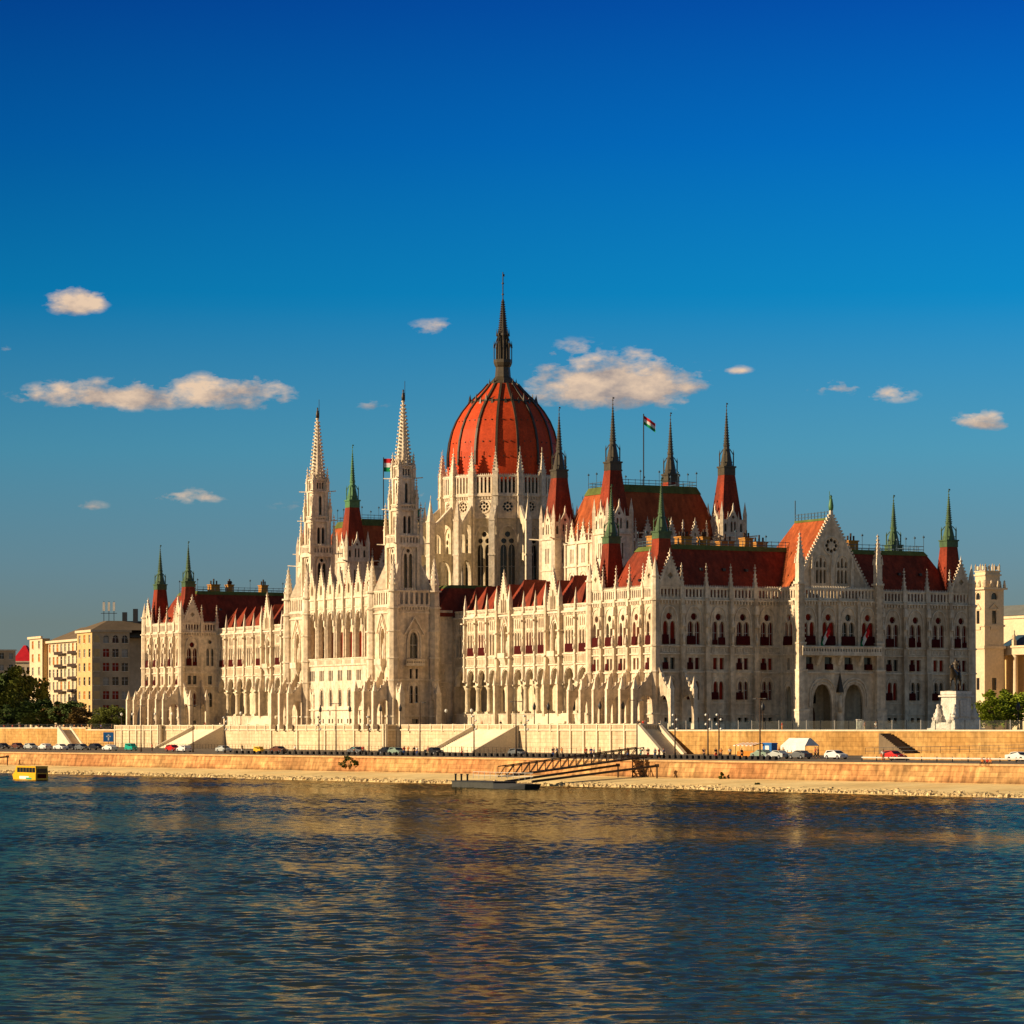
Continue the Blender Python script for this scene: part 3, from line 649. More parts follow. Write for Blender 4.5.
def wing(u0, layout):
    """layout: (width, is_gable) bays northwards from u0"""
    wg = MB().mat('stone').build('arcade_wing', PAL); mb = MB(); rf = MB().mat('roof_tile'); fr = frame_w(9.7, u0); a = 0.0
    tot = sum(w for w, g in layout)
    for k, (w, g) in enumerate(layout):
        c = a + w / 2; mb.fr(*fr); mb.mat('stone_pale')
        ow = w - 1.2 if not g else 3.6
        arch = lancet(c, 3.4, 12.5, ow, 5); pts = arch[2:-1] if False else arch[2:]
        outer = [(a, 13.4), (a, 9.2)] + [(c - ow / 2, 9.2)] + [q for q in reversed(pts) if q[1] > 9.2] + [(c + ow / 2, 9.2), (a + w, 9.2), (a + w, 13.4)]
        mb.slab(outer, [], lambda x, z: (x, -.9, z), lambda x, z: (x, 0, z))
        hood(mb, [q for q in archline(c, 3.4, 12.8, ow + .5) if q[1] > 9], .13, .2)
        mb.mat('stone'); mb.box(a, a + w, -1.0, .5, 0, 3.1); mb.mat('stone_pale'); mb.box(a, a + w, -1.0, .65, 3.1, 3.25)
        if not g:
            holes = [shift(P, c) for P in AP + SP]
            mb.mat('stone'); mb.wall(R4(a, a + w, 13.4, 24.3), holes, .5)
            mb.mat('stone_pale'); hood(mb, archline(c - 1.25, 18.6, 20.6, 1.15), .06, .1); hood(mb, archline(c + 1.25, 18.6, 20.6, 1.15), .06, .1); hood(mb, archline(c, 18.6, 20.6, 1.15), .06, .1)
            red = random.random() < .72
            aw = [(-1.9, 1.9, 15.7, 17.4, .12)] if red else None
            kk = 'curtain_red' if random.random() < .25 else 'glass_bright'
            inst('win_wing_%s%d' % (kk, red), mk_window_mesh(AP + SP, .5, kk, aw), wg, fr, c)
        else:
            nic = lancet(c, 16.0, 21.8, 2.0)
            mb.mat('stone'); mb.wall(R4(a, a + w, 13.4, 24.3), [nic], 1.2)
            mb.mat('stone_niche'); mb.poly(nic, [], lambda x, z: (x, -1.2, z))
            mb.mat('stone_pale'); hood(mb, archline(c, 16, 22.3, 2.7), .16, .3); mb.bar((c - 1.9, .3, 20.6), (c, .3, 23.9), .16); mb.bar((c + 1.9, .3, 20.6), (c, .3, 23.9), .16)
            mb.lathe(c, -.5, [(.4, 16), (.5, 17), (.4, 18.4), (.15, 18.7), (.24, 19.1), (.05, 19.5)], 8)
            mb.box(c - 1.6, c + 1.6, 0, 1.2, 14.9, 16.0); mb.hexa([(c - .5, 0, 13), (c + .5, 0, 13), (c + .5, .2, 13), (c - .5, .2, 13)], [(c - 1.4, 0, 14.9), (c + 1.4, 0, 14.9), (c + 1.4, 1.1, 14.9), (c - 1.4, 1.1, 14.9)])
            for sg in (-1, 1):
                def f():
                    m_ = MB().mat('stone'); m_.box(-.42, .42, 0, 1.3, 0, 9.5); m_.hexa([(-.4, 0, 9.5), (.4, 0, 9.5), (.4, 1.25, 9.5), (-.4, 1.25, 9.5)], [(-.4, 0, 12.6), (.4, 0, 12.6), (.4, .9, 12.6), (-.4, .9, 12.6)]); m_.box(-.4, .4, 0, .9, 12.6, 25)
                    m_.mat('stone_pale'); m_.box(-.5, .5, 0, 1.45, 9.2, 9.5); m_.pyr(0, 1.1, .45, 9.5, 12.4); m_.box(-.6, .6, 0, 1.3, 14.9, 15.2); m_.box(-.6, .6, 0, 1.25, 20, 20.3); m_.box(-.4, .4, .1, 1.0, 25, 27); m_.pyr(0, .55, .6, 27, 30.4)
                    return m_.build('buttress')
                inst('wing_but', f, wg, fr, c + sg * (w / 2 - .2))
            GAB(wg, fr, c, z=24.3, w=w - 1.4, h=7.8, hole='panel', y=.3)
        mb.fr(*fr); mb.mat('stone_pale'); mb.box(a, a + w, 0, .35, 13.1, 13.4); mb.box(a, a + w, 0, .3, 15.2, 15.45); mb.box(a, a + w, 0, .55, 23.7, 24.0)
        corbels(mb, a, a + w, 23.5); balustrade(mb, a, a + w, 24.3, 25.5, max(6, int(w * 1.6)), cren=False)
        mb.mat('stone'); mb.poly(R4(a, a + w, 13.5, 15.15), [], lambda x, z: (x, .12, z)); mb.mat('stone_niche')
        n = 6
        for i in range(n): x = c - 1.9 + i * .76; mb.box(x - .2, x + .2, .12, .14, 13.8, 14.9)
        # zig-zag roof: one hipped cross roof per bay
        rf.fr(*fr); rf.mat('roof_tile')
        zt = 30.8 + (.8 if g else 0); y0 = -1.1; ya = -1.1 - w * .52; yb = -12
        E0, E1, I0, I1 = (a, y0, 25.2), (a + w, y0, 25.2), (a, yb, 25.2), (a + w, yb, 25.2)
        rf.tri(E0, E1, (c, ya, zt)); rf.quad(E0, I0, (c, yb, zt), (c, ya, zt)); rf.quad(E1, I1, (c, yb, zt), (c, ya, zt))
        rf.mat('copper_green'); rf.bar((a, y0, 25.3), (a + w, y0, 25.3), .22)
        if k: inst('wcol', mk_column, wg, fr, a, -.45); (inst('slim', mk_slim, wg, fr, a) if not (g or layout[k - 1][1]) else None)
        a += w
    mb.fr(*fr)
    # back wall of the arcade with doors, floor and vault
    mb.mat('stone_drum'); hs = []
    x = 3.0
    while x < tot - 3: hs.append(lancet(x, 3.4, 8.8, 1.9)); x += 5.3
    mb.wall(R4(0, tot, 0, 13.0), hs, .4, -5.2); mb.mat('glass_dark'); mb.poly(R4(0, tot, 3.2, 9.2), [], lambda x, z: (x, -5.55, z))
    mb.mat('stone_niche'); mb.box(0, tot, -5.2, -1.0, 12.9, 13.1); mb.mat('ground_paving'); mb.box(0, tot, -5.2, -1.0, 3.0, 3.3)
    mb.mat('ground_paving'); mb.box(0, tot, -12, -.31, 24.0, 24.35)
    t = mb.build('tmp'); wg.data = t.data; bpy.data.objects.remove(t)
    rf.build('wing_roof', PAL)
    # inner block behind the wing carries the flat roofs
    ib = MB().mat('stone'); ib.box(21.5, WID - 9.7, u0, u0 + tot, 0, 27.5); ib.mat('copper_dark'); ib.box(21.5, WID - 9.7, u0 + .1, u0 + tot - .1, 27.5, 28.0); ib.build('inner_block', PAL)
lay = [(5.92, 0)] * 5 + [(6.4, 1)] + [(5.3, 0)] * 3 + [(6.4, 1)] + [(5.25, 0)] * 4
dl = (105.6 - EB) - sum(w for w, g in lay); lay[0] = (5.92 + dl, 0)
wing(EB, lay); wing(162.4, lay[::-1])

# ---- central block with loggia
def tower_base_face(mb, par, fr, W_, seen=True):
    mb.fr(*fr); c = W_ / 2; mb.mat('stone')
    P1 = [lancet(c, 15.3, 20.9, 1.9)]; P2 = [rect(c - .7, 10.9, 13.0, .6), rect(c + .7, 10.9, 13.0, .6)]; P3 = [lancet(c - .62, 5.6, 9.4, .85), lancet(c + .62, 5.6, 9.4, .85)]; P4 = [rect(c - .3, 1.2, 2.2, 1.5)]
    mb.wall(R4(0, W_, 0, 26.4), P1 + P2 + P3 + P4, .6)
    mb.mat('stone_pale'); hood(mb, archline(c, 15.3, 21.6, 3.2), .16, .3); mb.bar((c - 2.3, .4, 20.4), (c, .4, 24.2), .18); mb.bar((c + 2.3, .4, 20.4), (c, .4, 24.2), .18)
    mb.box(c - 2.2, c + 2.2, 0, .9, 13.6, 13.9); balustrade(mb, c - 2.2, c + 2.2, 13.9, 15.1, 8, .9, False)
    hood(mb, archline(c, 8.2, 10.2, 2.8), .1, .15)
    for z in (2.7, 10.5, 25.0): mb.box(0, W_, 0, .3, z, z + .25)
    corbels(mb, 0, W_, 26.0); balustrade(mb, 0, W_, 26.6, 30.0, int(W_ * .9), .2)
    key = 'tb%.1f' % W_
    inst(key, mk_window_mesh([shift(P, -c) for P in P1 + P2 + P3 + P4], .6, 'glass_dark'), par, fr, c)
VF = -5.1
def tower(u0, label):
    """river tower, 10.8 m wide, from the terrace up"""
    u1 = u0 + 10.8; v1 = 4.7; tw = MB().mat('stone').build('front_tower', PAL); tw['label'] = label; mb = MB()
    Wd = v1 - VF
    tower_base_face(mb, tw, frame_s(v1, u0), Wd)
    tower_base_face(mb, tw, (VF, u1, NORTH), Wd)
    # river face with statue niche
    fr = frame_w(VF, u0); mb.fr(*fr); c = 5.4; mb.mat('stone')
    nic = lancet(c, 15.2, 21.8, 2.2); lo = lancet(c, .02, 5.2, 2.6); mid = lancet(c, 10.2, 13.2, 1.8)
    mb.wall(R4(0, 10.8, 0, 26.4), [nic, lo, mid], 1.0); mb.mat('stone_drum'); mb.poly(nic, [], lambda a, z: (a, -1, z)); mb.poly(mid, [], lambda a, z: (a, -1, z)); mb.mat('stone_pale'); mb.poly(lo, [], lambda a, z: (a, -1, z))
    hood(mb, archline(c, 15.2, 22.4, 3.1), .16, .3); mb.bar((c - 2.3, .4, 20.8), (c, .4, 25), .2); mb.bar((c + 2.3, .4, 20.8), (c, .4, 25), .2)
    mb.lathe(c, -.4, [(.5, 15.2), (.6, 16.4), (.45, 18.4), (.16, 18.8), (.28, 19.3), (.05, 19.7)], 8); mb.box(c - 1.7, c + 1.7, 0, 1.3, 13.9, 15.2); mb.hexa([(c - .5, 0, 12), (c + .5, 0, 12), (c + .5, .2, 12), (c - .5, .2, 12)], [(c - 1.5, 0, 13.9), (c + 1.5, 0, 13.9), (c + 1.5, 1.2, 13.9), (c - 1.5, 1.2, 13.9)])
    for z in (2.7, 10.5, 25.0): mb.box(0, 10.8, 0, .3, z, z + .25)
    corbels(mb, 0, 10.8, 26.0); balustrade(mb, 0, 10.8, 26.6, 30.0, 9, .2)
    for a in (.5, 5.4, 10.3): inst('tbut', mk_buttress(4.6, .8, 13.4, 'flying_buttress', 8.0), tw, fr, a)
    fs = frame_s(v1, u0)
    for a in (Wd - .5, .6): inst('tbut3', mk_buttress(3.4, 1.0, 12.8, 'flying_buttress', 7.6), tw, fs, a)
    for (v, u) in ((VF, u0), (VF, u1), (v1, u0), (v1, u1)):
        def f():
            m_ = MB().mat('stone'); m_.pyr(0, 0, 1.35, 0, 26.6, 8, 1.2, PI / 8); m_.mat('stone_pale')
            for z in (2.6, 10.4, 15.2, 21, 26.0, 29.6): m_.pyr(0, 0, 1.5, z, z + .35, 8, 1.5, PI / 8)
            m_.pyr(0, 0, 1.1, 26.6, 31.0, 8, 1.0, PI / 8); m_.pyr(0, 0, 1.05, 31, 37.5, 8, .0, PI / 8)
            for k in range(6):
                for an in range(4): t = k / 6; r = 1.05 * (1 - t); m_.box(r * math.cos(an * PI / 2) - .12, r * math.cos(an * PI / 2) + .12, r * math.sin(an * PI / 2) - .12, r * math.sin(an * PI / 2) + .12, 31.2 + 6 * t, 31.5 + 6 * t)
            return m_.build('corner_turret')
        inst('tcor', f, tw, (0, 0, 0), v, u)
    mb.fr(0, 0, 0); mb.mat('ground_paving'); mb.quad((VF, u0, 26.6), (v1, u0, 26.6), (v1, u1, 26.6), (VF, u1, 26.6))
    cv, cu = (VF + v1) / 2, (u0 + u1) / 2
    # shaft
    def shaft(z0, z1, hw, holes, by=.35, arms=True):
        for q in range(4):
            mb.fr(cv, cu, q * PI / 2); mb.mat('stone_pale'); 
            mb.slab(R4(-hw, hw, z0, z1), holes, lambda a, z: (a, hw - .5, z), lambda a, z: (a, hw, z), back=False, edge=False)
            for P in holes: mb.mat('glass_dark' if P[0][1] > 30 else 'stone'); mb.poly(P, [], lambda a, z: (a, hw - .48, z))
            mb.mat('stone_pale')
            if arms: 
                mb.box(hw - .55, hw + by, hw - .55, hw + by, z0, z1)
                mb.box(-.12, .12, hw, hw + .12, z1 - .6, z1)
            mb.box(-hw - .3, hw + .3, hw - .3, hw + .35, z1 - .3, z1)
    shaft(26.6, 40.0, 2.5, [lancet(-.6, 30.6, 38.0, .85), lancet(.6, 30.6, 38.0, .85), circ(0, 38.6, .45, 8)], .5)
    for q in range(4):
        mb.fr(cv, cu, q * PI / 2); mb.mat('stone_pale')
        hood(mb, archline(0, 30.6, 39.6, 2.9), .14, .2, 2.5)
        balustrade(mb, -3.0, 3.0, 40.0, 42.0, 8, 3.0, True)
        mb.slab([(-2.9, 40.2), (2.9, 40.2), (2.9, 39.4), (-2.9, 39.4)], [], lambda a, z: (a, 2.4, z), lambda a, z: (a, 3.05, z))
    shaft(40.0, 47.6, 1.95, [lancet(-.55, 42.4, 46.2, .7), lancet(.55, 42.4, 46.2, .7)], .4)
    shaft(47.6, 54.5, 1.6, [lancet(0, 49.0, 53.4, .7)], .3)
    shaft(54.5, 57.2, 1.5, [rect(-.6, 55.0, 56.4, .35), rect(0, 55.0, 56.4, .35), rect(.6, 55.0, 56.4, .35)], .3)
    for q in range(4):
        mb.fr(cv, cu, q * PI / 2); balustrade(mb, -2.1, 2.1, 47.6, 48.8, 7, 2.1, False)
        # gargoyles
        for z, r in ((40.1, 3.0), (47.7, 2.2), (54.4, 1.9)): mb.bar((r, r, z), (r + 1.3, r + 1.3, z + .1), .14)
        # diagonal flyers of the first stage
        mb.slab([(2.7, 26.6), (4.9, 26.6), (4.9, 30.0), (2.7, 36.5)], [], lambda a, z: (a * .98 - .25, a * .98 + .25, z), lambda a, z: (a * .98 + .25, a * .98 - .25, z))
    mb.fr(cv, cu, 0)
    t = mb.build('tmp'); tw.data = t.data; bpy.data.objects.remove(t)
    # pinnacles ring
    for (r, z, h) in ((2.85, 40.0, 8.6), (2.15, 47.6, 6.4), (1.7, 54.5, 5.0)):
        for q in range(4):
            a = PI / 4 + q * PI / 2; rr = r * math.sqrt(2)
            inst('pin%.1f' % h, mk_pinnacle(h), tw, (0, 0, 0), cv + rr * math.cos(a), cu + rr * math.sin(a), z)
        # open-work stone spire
    m_ = MB().mat('stone_pale'); m_.pyr(0, 0, 1.65, 0, 13.9, 8, .2, PI / 8)
    for k in range(17):
        t = k / 17; z = .3 + 13.4 * t; r = 1.65 * (1 - t) + .2 * t
        for i in range(8): a = PI / 8 + i * PI / 4; x, y = (r + .18) * math.cos(a), (r + .18) * math.sin(a); e = .17 - .07 * t; m_.box(x - e, x + e, y - e, y + e, z, z + .34)
    for i in range(8): a = i * PI / 4; m_.pyr(1.7 * math.cos(a), 1.7 * math.sin(a), .25, 0, 2.4)
    m_.lathe(0, 0, [(.2, 13.7), (.5, 13.9), (.2, 14.2)], 8)
    m_.mat('bronze_dark'); m_.lathe(0, 0, [(.34, 14.1), (.4, 14.9), (.26, 15.7), (.12, 15.95), (.22, 16.25), (.04, 16.6)], 8); m_.bar((.4, 0, 14.2), (.4, 0, 18.4), .06); m_.bar((.1, 0, 15.6), (.45, 0, 15.9), .08)
    m_.build('stone_spire', tw, (cv, cu, 57.2))
    return tw
tower(105.6, 'nearer of the two pale openwork river towers'); tower(151.6, 'farther of the two pale openwork river towers')

cb = MB().mat('stone').build('central_block', PAL); mb = MB(); fr = frame_w(VF + .2, 116.4); LW = 35.2; bw = LW / 7
for i in range(7):
    a0 = i * bw; c = a0 + bw / 2; mb.fr(*fr); mb.mat('stone_pale')
    tri3 = [rect(c + q, 10.8, 13.1, .62) for q in (-.85, 0, .85)]; one = lancet(c, 5.1, 8.8, 1.35); bs = [rect(c - .9, 1.3, 2.3, .7), rect(c + .9, 1.3, 2.3, .7)]
    arch = lancet(c, 15.8, 26.0, bw - 1.25, 5)
    mb.wall(R4(a0, a0 + bw, 0, 15.7), tri3 + [one] + bs, .5)
    mb.slab(R4(a0, a0 + bw, 15.7, 29.4), [arch], lambda a, z: (a, -.9, z), lambda a, z: (a, 0, z))
    hood(mb, [q for q in archline(c, 15.8, 26.4, bw - .7) if q[1] > 21], .13, .2); hood(mb, [q for q in archline(c, 5.1, 9.2, 1.9)], .1, .15)
    inst('win_log', mk_window_mesh([shift(P, -c) for P in tri3 + [one] + bs], .5, 'glass_dark'), cb, fr, c)
    mb.fr(*fr); mb.mat('stone_niche')
    for q in range(5): mb.box(c - 1.4 + q * .7 - .2, c - 1.4 + q * .7 + .2, .3, .315, 14.5, 15.4)
    mb.mat('stone_pale'); mb.box(a0, a0 + bw, 0, .3, 14.1, 15.8); mb.box(a0, a0 + bw, 0, .45, 15.6, 15.85); mb.box(a0, a0 + bw, 0, .4, 4.2, 4.45); mb.box(a0, a0 + bw, 0, .35, 0, 1.0); mb.box(a0, a0 + bw, 0, .3, 29.0, 29.4); mb.box(a0, a0 + bw, 0, .2, 26.9, 27.1)
    mb.box(c - 1.3, c + 1.3, 0, .12, 27.3, 28.8)
    inst('gab_loggia', mk_gable(4.2, 5.9, 'lancet'), cb, fr, c, -.1, 29.4)
    if i:
        def f():
            m_ = MB().mat('stone_pale'); m_.lathe(0, .1, [(.42, 15.8), (.34, 16.2), (.3, 22.4), (.5, 23.0)], 8); m_.box(-.3, .3, 0, .6, 23, 30); m_.pyr(0, .3, .45, 30, 33)
            m_.lathe(0, .75, [(.2, 24.4), (.25, 25.2), (.1, 25.9), (.15, 26.2), (.03, 26.4)], 6)
            return m_.build('column')
        inst('logcol', f, cb, fr, a0)
    # warm inner wall seen through the arches
mb.fr(*fr); mb.mat('stone_drum'); hs = [lancet(bw * (i + .5), 16.0, 22.0, 2.0) for i in range(7)]
mb.wall(R4(0, LW, 15, 27), hs, .4, -5.0); mb.mat('curtain_red'); mb.poly(R4(0, LW, 15.5, 22.5), [], lambda a, z: (a, -5.35, z)); mb.mat('stone_niche'); mb.box(0, LW, -5, -.9, 26.6, 26.9); mb.mat('stone_pale'); mb.box(0, LW, -5, -.9, 15.4, 15.7)
mb.fr(0, 0, 0); mb.mat('roof_tile'); mb.hexa([(VF + 1, 116.4, 29.2), (16, 116.4, 29.2), (16, 151.6, 29.2), (VF + 1, 151.6, 29.2)], [(3, 118.4, 33.0), (10, 118.4, 33.0), (10, 149.6, 33.0), (3, 149.6, 33.0)])
mb.mat('stone'); mb.box(4.8, 9.6, 107.0, 161, 0, 24.2); mb.box(9.6, 22, 105.7, 162.3, 0, 24.2)
# recessed walls between tower and wing
for fr2, flip in ((frame_s(9.7, 106.9), 0), ((4.7, 161.1, NORTH), 1)):
    mb.fr(*fr2); mb.mat('stone'); P_ = [lancet(1.5, 15.4, 20, .85), lancet(2.9, 15.4, 20, .85), lancet(2.4, 10, 12.8, 1.2), lancet(2.4, 5.4, 8.6, 1.4), rect(2.4, .4, 3, 1.2)]
    mb.wall(R4(0, 4.2, 0, 24.6), P_, .6); mb.mat('stone_pale'); corbels(mb, 0, 4.2, 23.9); balustrade(mb, 0, 4.2, 24.6, 25.8, 6, 0, False); mb.box(0, 4.2, 0, .3, 14.1, 14.4); mb.box(0, 4.2, 0, .3, 10.1, 10.3); hood(mb, archline(2.4, 6, 9.3, 2.2), .1, .15)
    inst('win_rec', mk_window_mesh(P_, .6, 'glass_dark'), cb, fr2, 0)
t = mb.build('tmp'); cb.data = t.data; bpy.data.objects.remove(t)

# ---- chamber blocks with their four turrets
def mk_turret():
    mb = MB(); hw = 2.9
    for q in range(4):
        mb.fr(0, 0, q * PI / 2); mb.mat('stone_pale')
        holes = [rect(-.7 + .7 * i, 35.0, 38.2, .36) for i in range(3)]
        mb.wall(R4(-hw, hw, 24, 40.2), holes, .4, hw); mb.mat('glass_dark'); mb.poly(R4(-1.1, 1.1, 34.8, 38.4), [], lambda a, z: (a, hw - .4, z)); mb.mat('stone_pale')
        mb.box(-hw - .3, hw + .3, hw, hw + .3, 40.0, 40.35); mb.box(-hw - .2, hw + .2, hw, hw + .2, 33.4, 33.6)
        h2 = [lancet(-.42, 41.2, 43.4, .45, 2), lancet(.42, 41.2, 43.4, .45, 2), lancet(-1.9, 41.2, 43.0, .6, 2), lancet(1.9, 41.2, 43.0, .6, 2), circ(0, 44.3, .35, 6)]
        mb.wall([(-hw, 40.35), (hw, 40.35), (hw, 43.8), (1.2, 43.8), (0, 46.2), (-1.2, 43.8), (-hw, 43.8)], h2, .4, hw - .1, True, True)
        mb.mat('glass_dark'); mb.poly(R4(-2.4, 2.4, 41.0, 43.5), [], lambda a, z: (a, hw - .5, z)); mb.mat('stone_pale')
        for x, z, h in ((-1.25, 43.4, 2.2), (1.25, 43.4, 2.2), (0, 46.0, 1.4)): mb.box(x - .15, x + .15, hw - .35, hw, z - 1, z + .5); mb.pyr(x, hw - .15, .25, z + .4, z + h)
        mb.pyr(hw - .1, hw - .1, .6, 24, 44.6, 4, .5, 0); mb.pyr(hw - .1, hw - .1, .55, 44.6, 47.6, 4, 0, 0)
        mb.bar((hw, hw, 40.2), (hw + 1.8, hw + 1.8, 40.4), .16)
    return mb.build('chamber_turret')
def chamber(u0, flagx):
    v0, v1, u1 = 20.6, 51.0, u0 + 26.8
    ch = MB().mat('stone_pale').build('chamber_block', PAL); mb = MB()
    L_ = u1 - u0 - 2
    for fr, Ln in ((frame_w(v0 + 1.0, u0 + 1), L_), (frame_s(v1 - 1, u0 + 1.0), v1 - v0 - 2), ((v0 + 1, u1 - 1, NORTH), v1 - v0 - 2), ((v1 - 1, u1 - 1, EAST), L_)):
        mb.fr(*fr); mb.mat('stone_pale'); n = 5; w = Ln / n
        for i in range(n):
            c = w * (i + .5); sl = [rect(c - .6 + .6 * k, 34.8, 37.8, .34) for k in range(3)]; wi = lancet(c, 27.6, 32.4, 2.0)
            mb.wall(R4(w * i, w * (i + 1), 24, 39.4), sl + [wi], .45)
            hood(mb, archline(c, 30, 33.0, 2.8), .12, .15); mb.box(w * i, w * (i + 1), 0, .3, 34.0, 34.3); mb.box(w * i, w * (i + 1), 0, .35, 38.8, 39.4); mb.box(w * i - .25, w * i + .25, 0, .35, 24, 39.4)
            inst('win_ch%d' % round(Ln * 10), mk_window_mesh([shift(P, -c) for P in sl + [wi]], .45, 'glass_dark'), ch, fr, c)
            inst('gab_ch', mk_gable(2.3, 3.1, 'lancet', 'gable', 'stone_pale'), ch, fr, c, -.2, 39.4)
            mb.fr(*fr)
            if i: inst('pin3.6', mk_pinnacle(3.6, .5), ch, fr, w * i, -.2, 39.4)
    t = mb.build('tmp'); ch.data = t.data; bpy.data.objects.remove(t)
    rf = roof_trunc('chamber_roof', v0 + 1.8, v1 - 1.8, u0 + 1.8, u1 - 1.8, 39.0, 50.9, 4.4, 4.4, mat='roof_orange', strip=1.6)
    for v in (22.2, 49.4):
        for u in (u0 + 1.6, u1 - 1.6):
            inst('turret', mk_turret, PAL, (0, 0, 0), v, u)
            corner_spire(v, u, 'spire_bronze' if u0 < 134 else 'spire_green')
    for (v, u, w) in ((30, -22, 1.6), (35, -22, 3), (43, -22, 2.6)): chimney(rf, v, u0 + u, 27.5, 37.6, w, 2.2) if u0 < 134 else None
chamber(55.8, 1); chamber(268 - 55.8 - 26.8, 0)

# ---- dome
DV, DU = 35.8, 134.0
drum = MB().mat('stone_drum').build('dome_drum', PAL); mb = MB(); RD = 13.7
hw = RD * math.tan(PI / 16)
for i in range(16):
    an = i * PI / 8; mb.fr(DV, DU, an - PI / 2); 
    y = RD
    mb.mat('stone_drum'); tall = [lancet(-.92, 31.5, 41.4, 1.45), lancet(.92, 31.5, 41.4, 1.45), circ(-.85, 42.2, .62, 8), circ(.85, 42.2, .62, 8), circ(0, 43.7, .66, 8)]
    mb.wall(R4(-hw, hw, 24, 47.4), tall, .6, y, edge=True)
    ro = [circ(.85 * math.cos(t * PI / 4), 49.9 + .85 * math.sin(t * PI / 4), .34, 6) for t in range(8)] + [circ(0, 49.9, .36, 6)]
    mb.mat('stone_pale'); mb.wall(R4(-hw, hw, 47.4, 52.4), ro, .5, y); mb.box(-hw, hw, y, y + .35, 47.2, 47.5)
    hood(mb, archline(0, 31.5, 45.6, 4.3), .2, .3, y); hood(mb, [(1.45 * math.cos(t * PI / 6), 49.9 + 1.45 * math.sin(t * PI / 6)) for t in range(13)], .12, .2, y)
    mb.box(-hw, hw, y, y + .5, 52.2, 52.6); balustrade(mb, -hw, hw, 52.6, 57.0, 6, y + .35); corbels(mb, -hw, hw, 51.8, y)
    inst('win_drum', mk_window_mesh([[(a, z) for a, z in P] for P in tall], .6, 'glass_dark'), drum, (DV, DU, an - PI / 2), 0, y)
    inst('win_rose', mk_window_mesh(ro, .5, 'glass_dark', None, 'rose_window'), drum, (DV, DU, an - PI / 2), 0, y)
    mb.fr(DV, DU, an - PI / 2); mb.mat('copper_dark'); mb.quad((-hw, y - 1.5, 24), (hw, y - 1.5, 24), (hw, y - 1.5, 56.0), (-hw, y - 1.5, 56.0)); mb.mat('stone_drum'); mb.tri((-hw, y, 56.0), (hw, y, 56.0), (0, 0, 56.0))
    def f():
        m_ = MB().mat('stone_pale'); R = RD / math.cos(PI / 16)
        m_.box(-.6, .6, R - .6, R + .9, 24, 57.6); m_.box(-.75, .75, R - .5, R + 1.1, 47.2, 47.6); m_.box(-.75, .75, R - .5, R + 1.1, 52.3, 52.7)
        m_.box(-.72, .72, R - .45, R + .95, 57.6, 57.9); m_.pyr(0, R + .2, .8, 57.9, 62.6)
        for k in range(6):
            t = k / 6; r = .85 * (1 - t)
            for q in range(4): x, y = r * math.cos(PI / 4 + q * PI / 2), R + .2 + r * math.sin(PI / 4 + q * PI / 2); m_.box(x - .11, x + .11, y - .11, y + .11, 58.1 + 4.4 * t, 58.35 + 4.4 * t)
        m_.bar((0, R + .2, 62.5), (0, R + .2, 63.4), .07)
        return m_.build('drum_pier')
    inst('drumpier', f, drum, (DV, DU, an - PI / 2 + PI / 16), 0, 0)
    def f2():
        m_ = MB().mat('stone_drum'); R = RD + .8; O = 20.6
        outer = [(R, 24), (O, 24), (O, 44.4), (R, 50.0)]
        ho = [lancet((R + O) / 2 - .2, 28.5, 37.8, 4.4), lancet(R + 1.8, 39.4, 46.0, 2.2), lancet(R + 4.3, 39.4, 43.8, 1.6)]
        m_.slab(outer, ho, lambda y, z: (-.35, y, z), lambda y, z: (.35, y, z))
        m_.mat('stone_pale'); m_.bar((0, R, 50.1), (0, O, 44.5), .42); m_.box(-.65, .65, O - .6, O + .8, 24, 46.6); m_.box(-.8, .8, O - .75, O + .95, 38.6, 39.0); m_.box(-.8, .8, O - .75, O + .95, 29.0, 29.4); m_.box(-.75, .75, O - .7, O + .9, 46.3, 46.7); m_.pyr(0, O + .1, .85, 46.7, 51.8); m_.bar((0, O, 51.6), (0, O, 52.4), .07)
        return m_.build('flying_buttress')
    inst('drumbut', f2, drum, (DV, DU, an - PI / 2 + PI / 16), 0, 0)
# low lead roof skirt around the drum
mb.fr(DV, DU, 0); mb.mat('copper_dark'); mb.lathe(0, 0, [(24.5, 24.0), (24.5, 26.4), (13.9, 30.0)], 16, False, PI / 16)
t = mb.build('tmp'); drum.data = t.data; bpy.data.objects.remove(t)
prof = [(12.75, 55.6), (12.75, 59.5), (12.7, 62.5), (12.35, 65.2), (11.7, 67.7), (10.75, 70.0), (9.4, 72.2), (7.7, 74.3), (6.1, 75.8), (4.7, 77.2), (3.5, 78.6)]
mb = MB().mat('dome_tile'); mb.lathe(DV, DU, prof, 16, False, PI / 16); 
dome = mb.build('dome', PAL)
rb = MB().mat('rib_metal')
for (r0, z0), (r1, z1) in zip(prof[1:], prof[2:]): rb.bar((0, r0, z0), (0, r1, z1), .36, 4)
for (r0, z0), (r1, z1) in zip(prof[1:], prof[2:]): rb.bar((0, r0 * .985 + .1, z0), (0, r1 * .985 + .1, z1), .2, 6)
rb.box(-.3, .3, 7.2, 8.0, 73.6, 74.6); rb.pyr(0, 7.7, .32, 74.6, 76.2)
r0 = rb.build('rib', dome, (DV, DU, 0), PI / 16)
for i in range(1, 16): link_copy(r0, dome, (DV, DU, 0), PI / 16 + i * PI / 8)
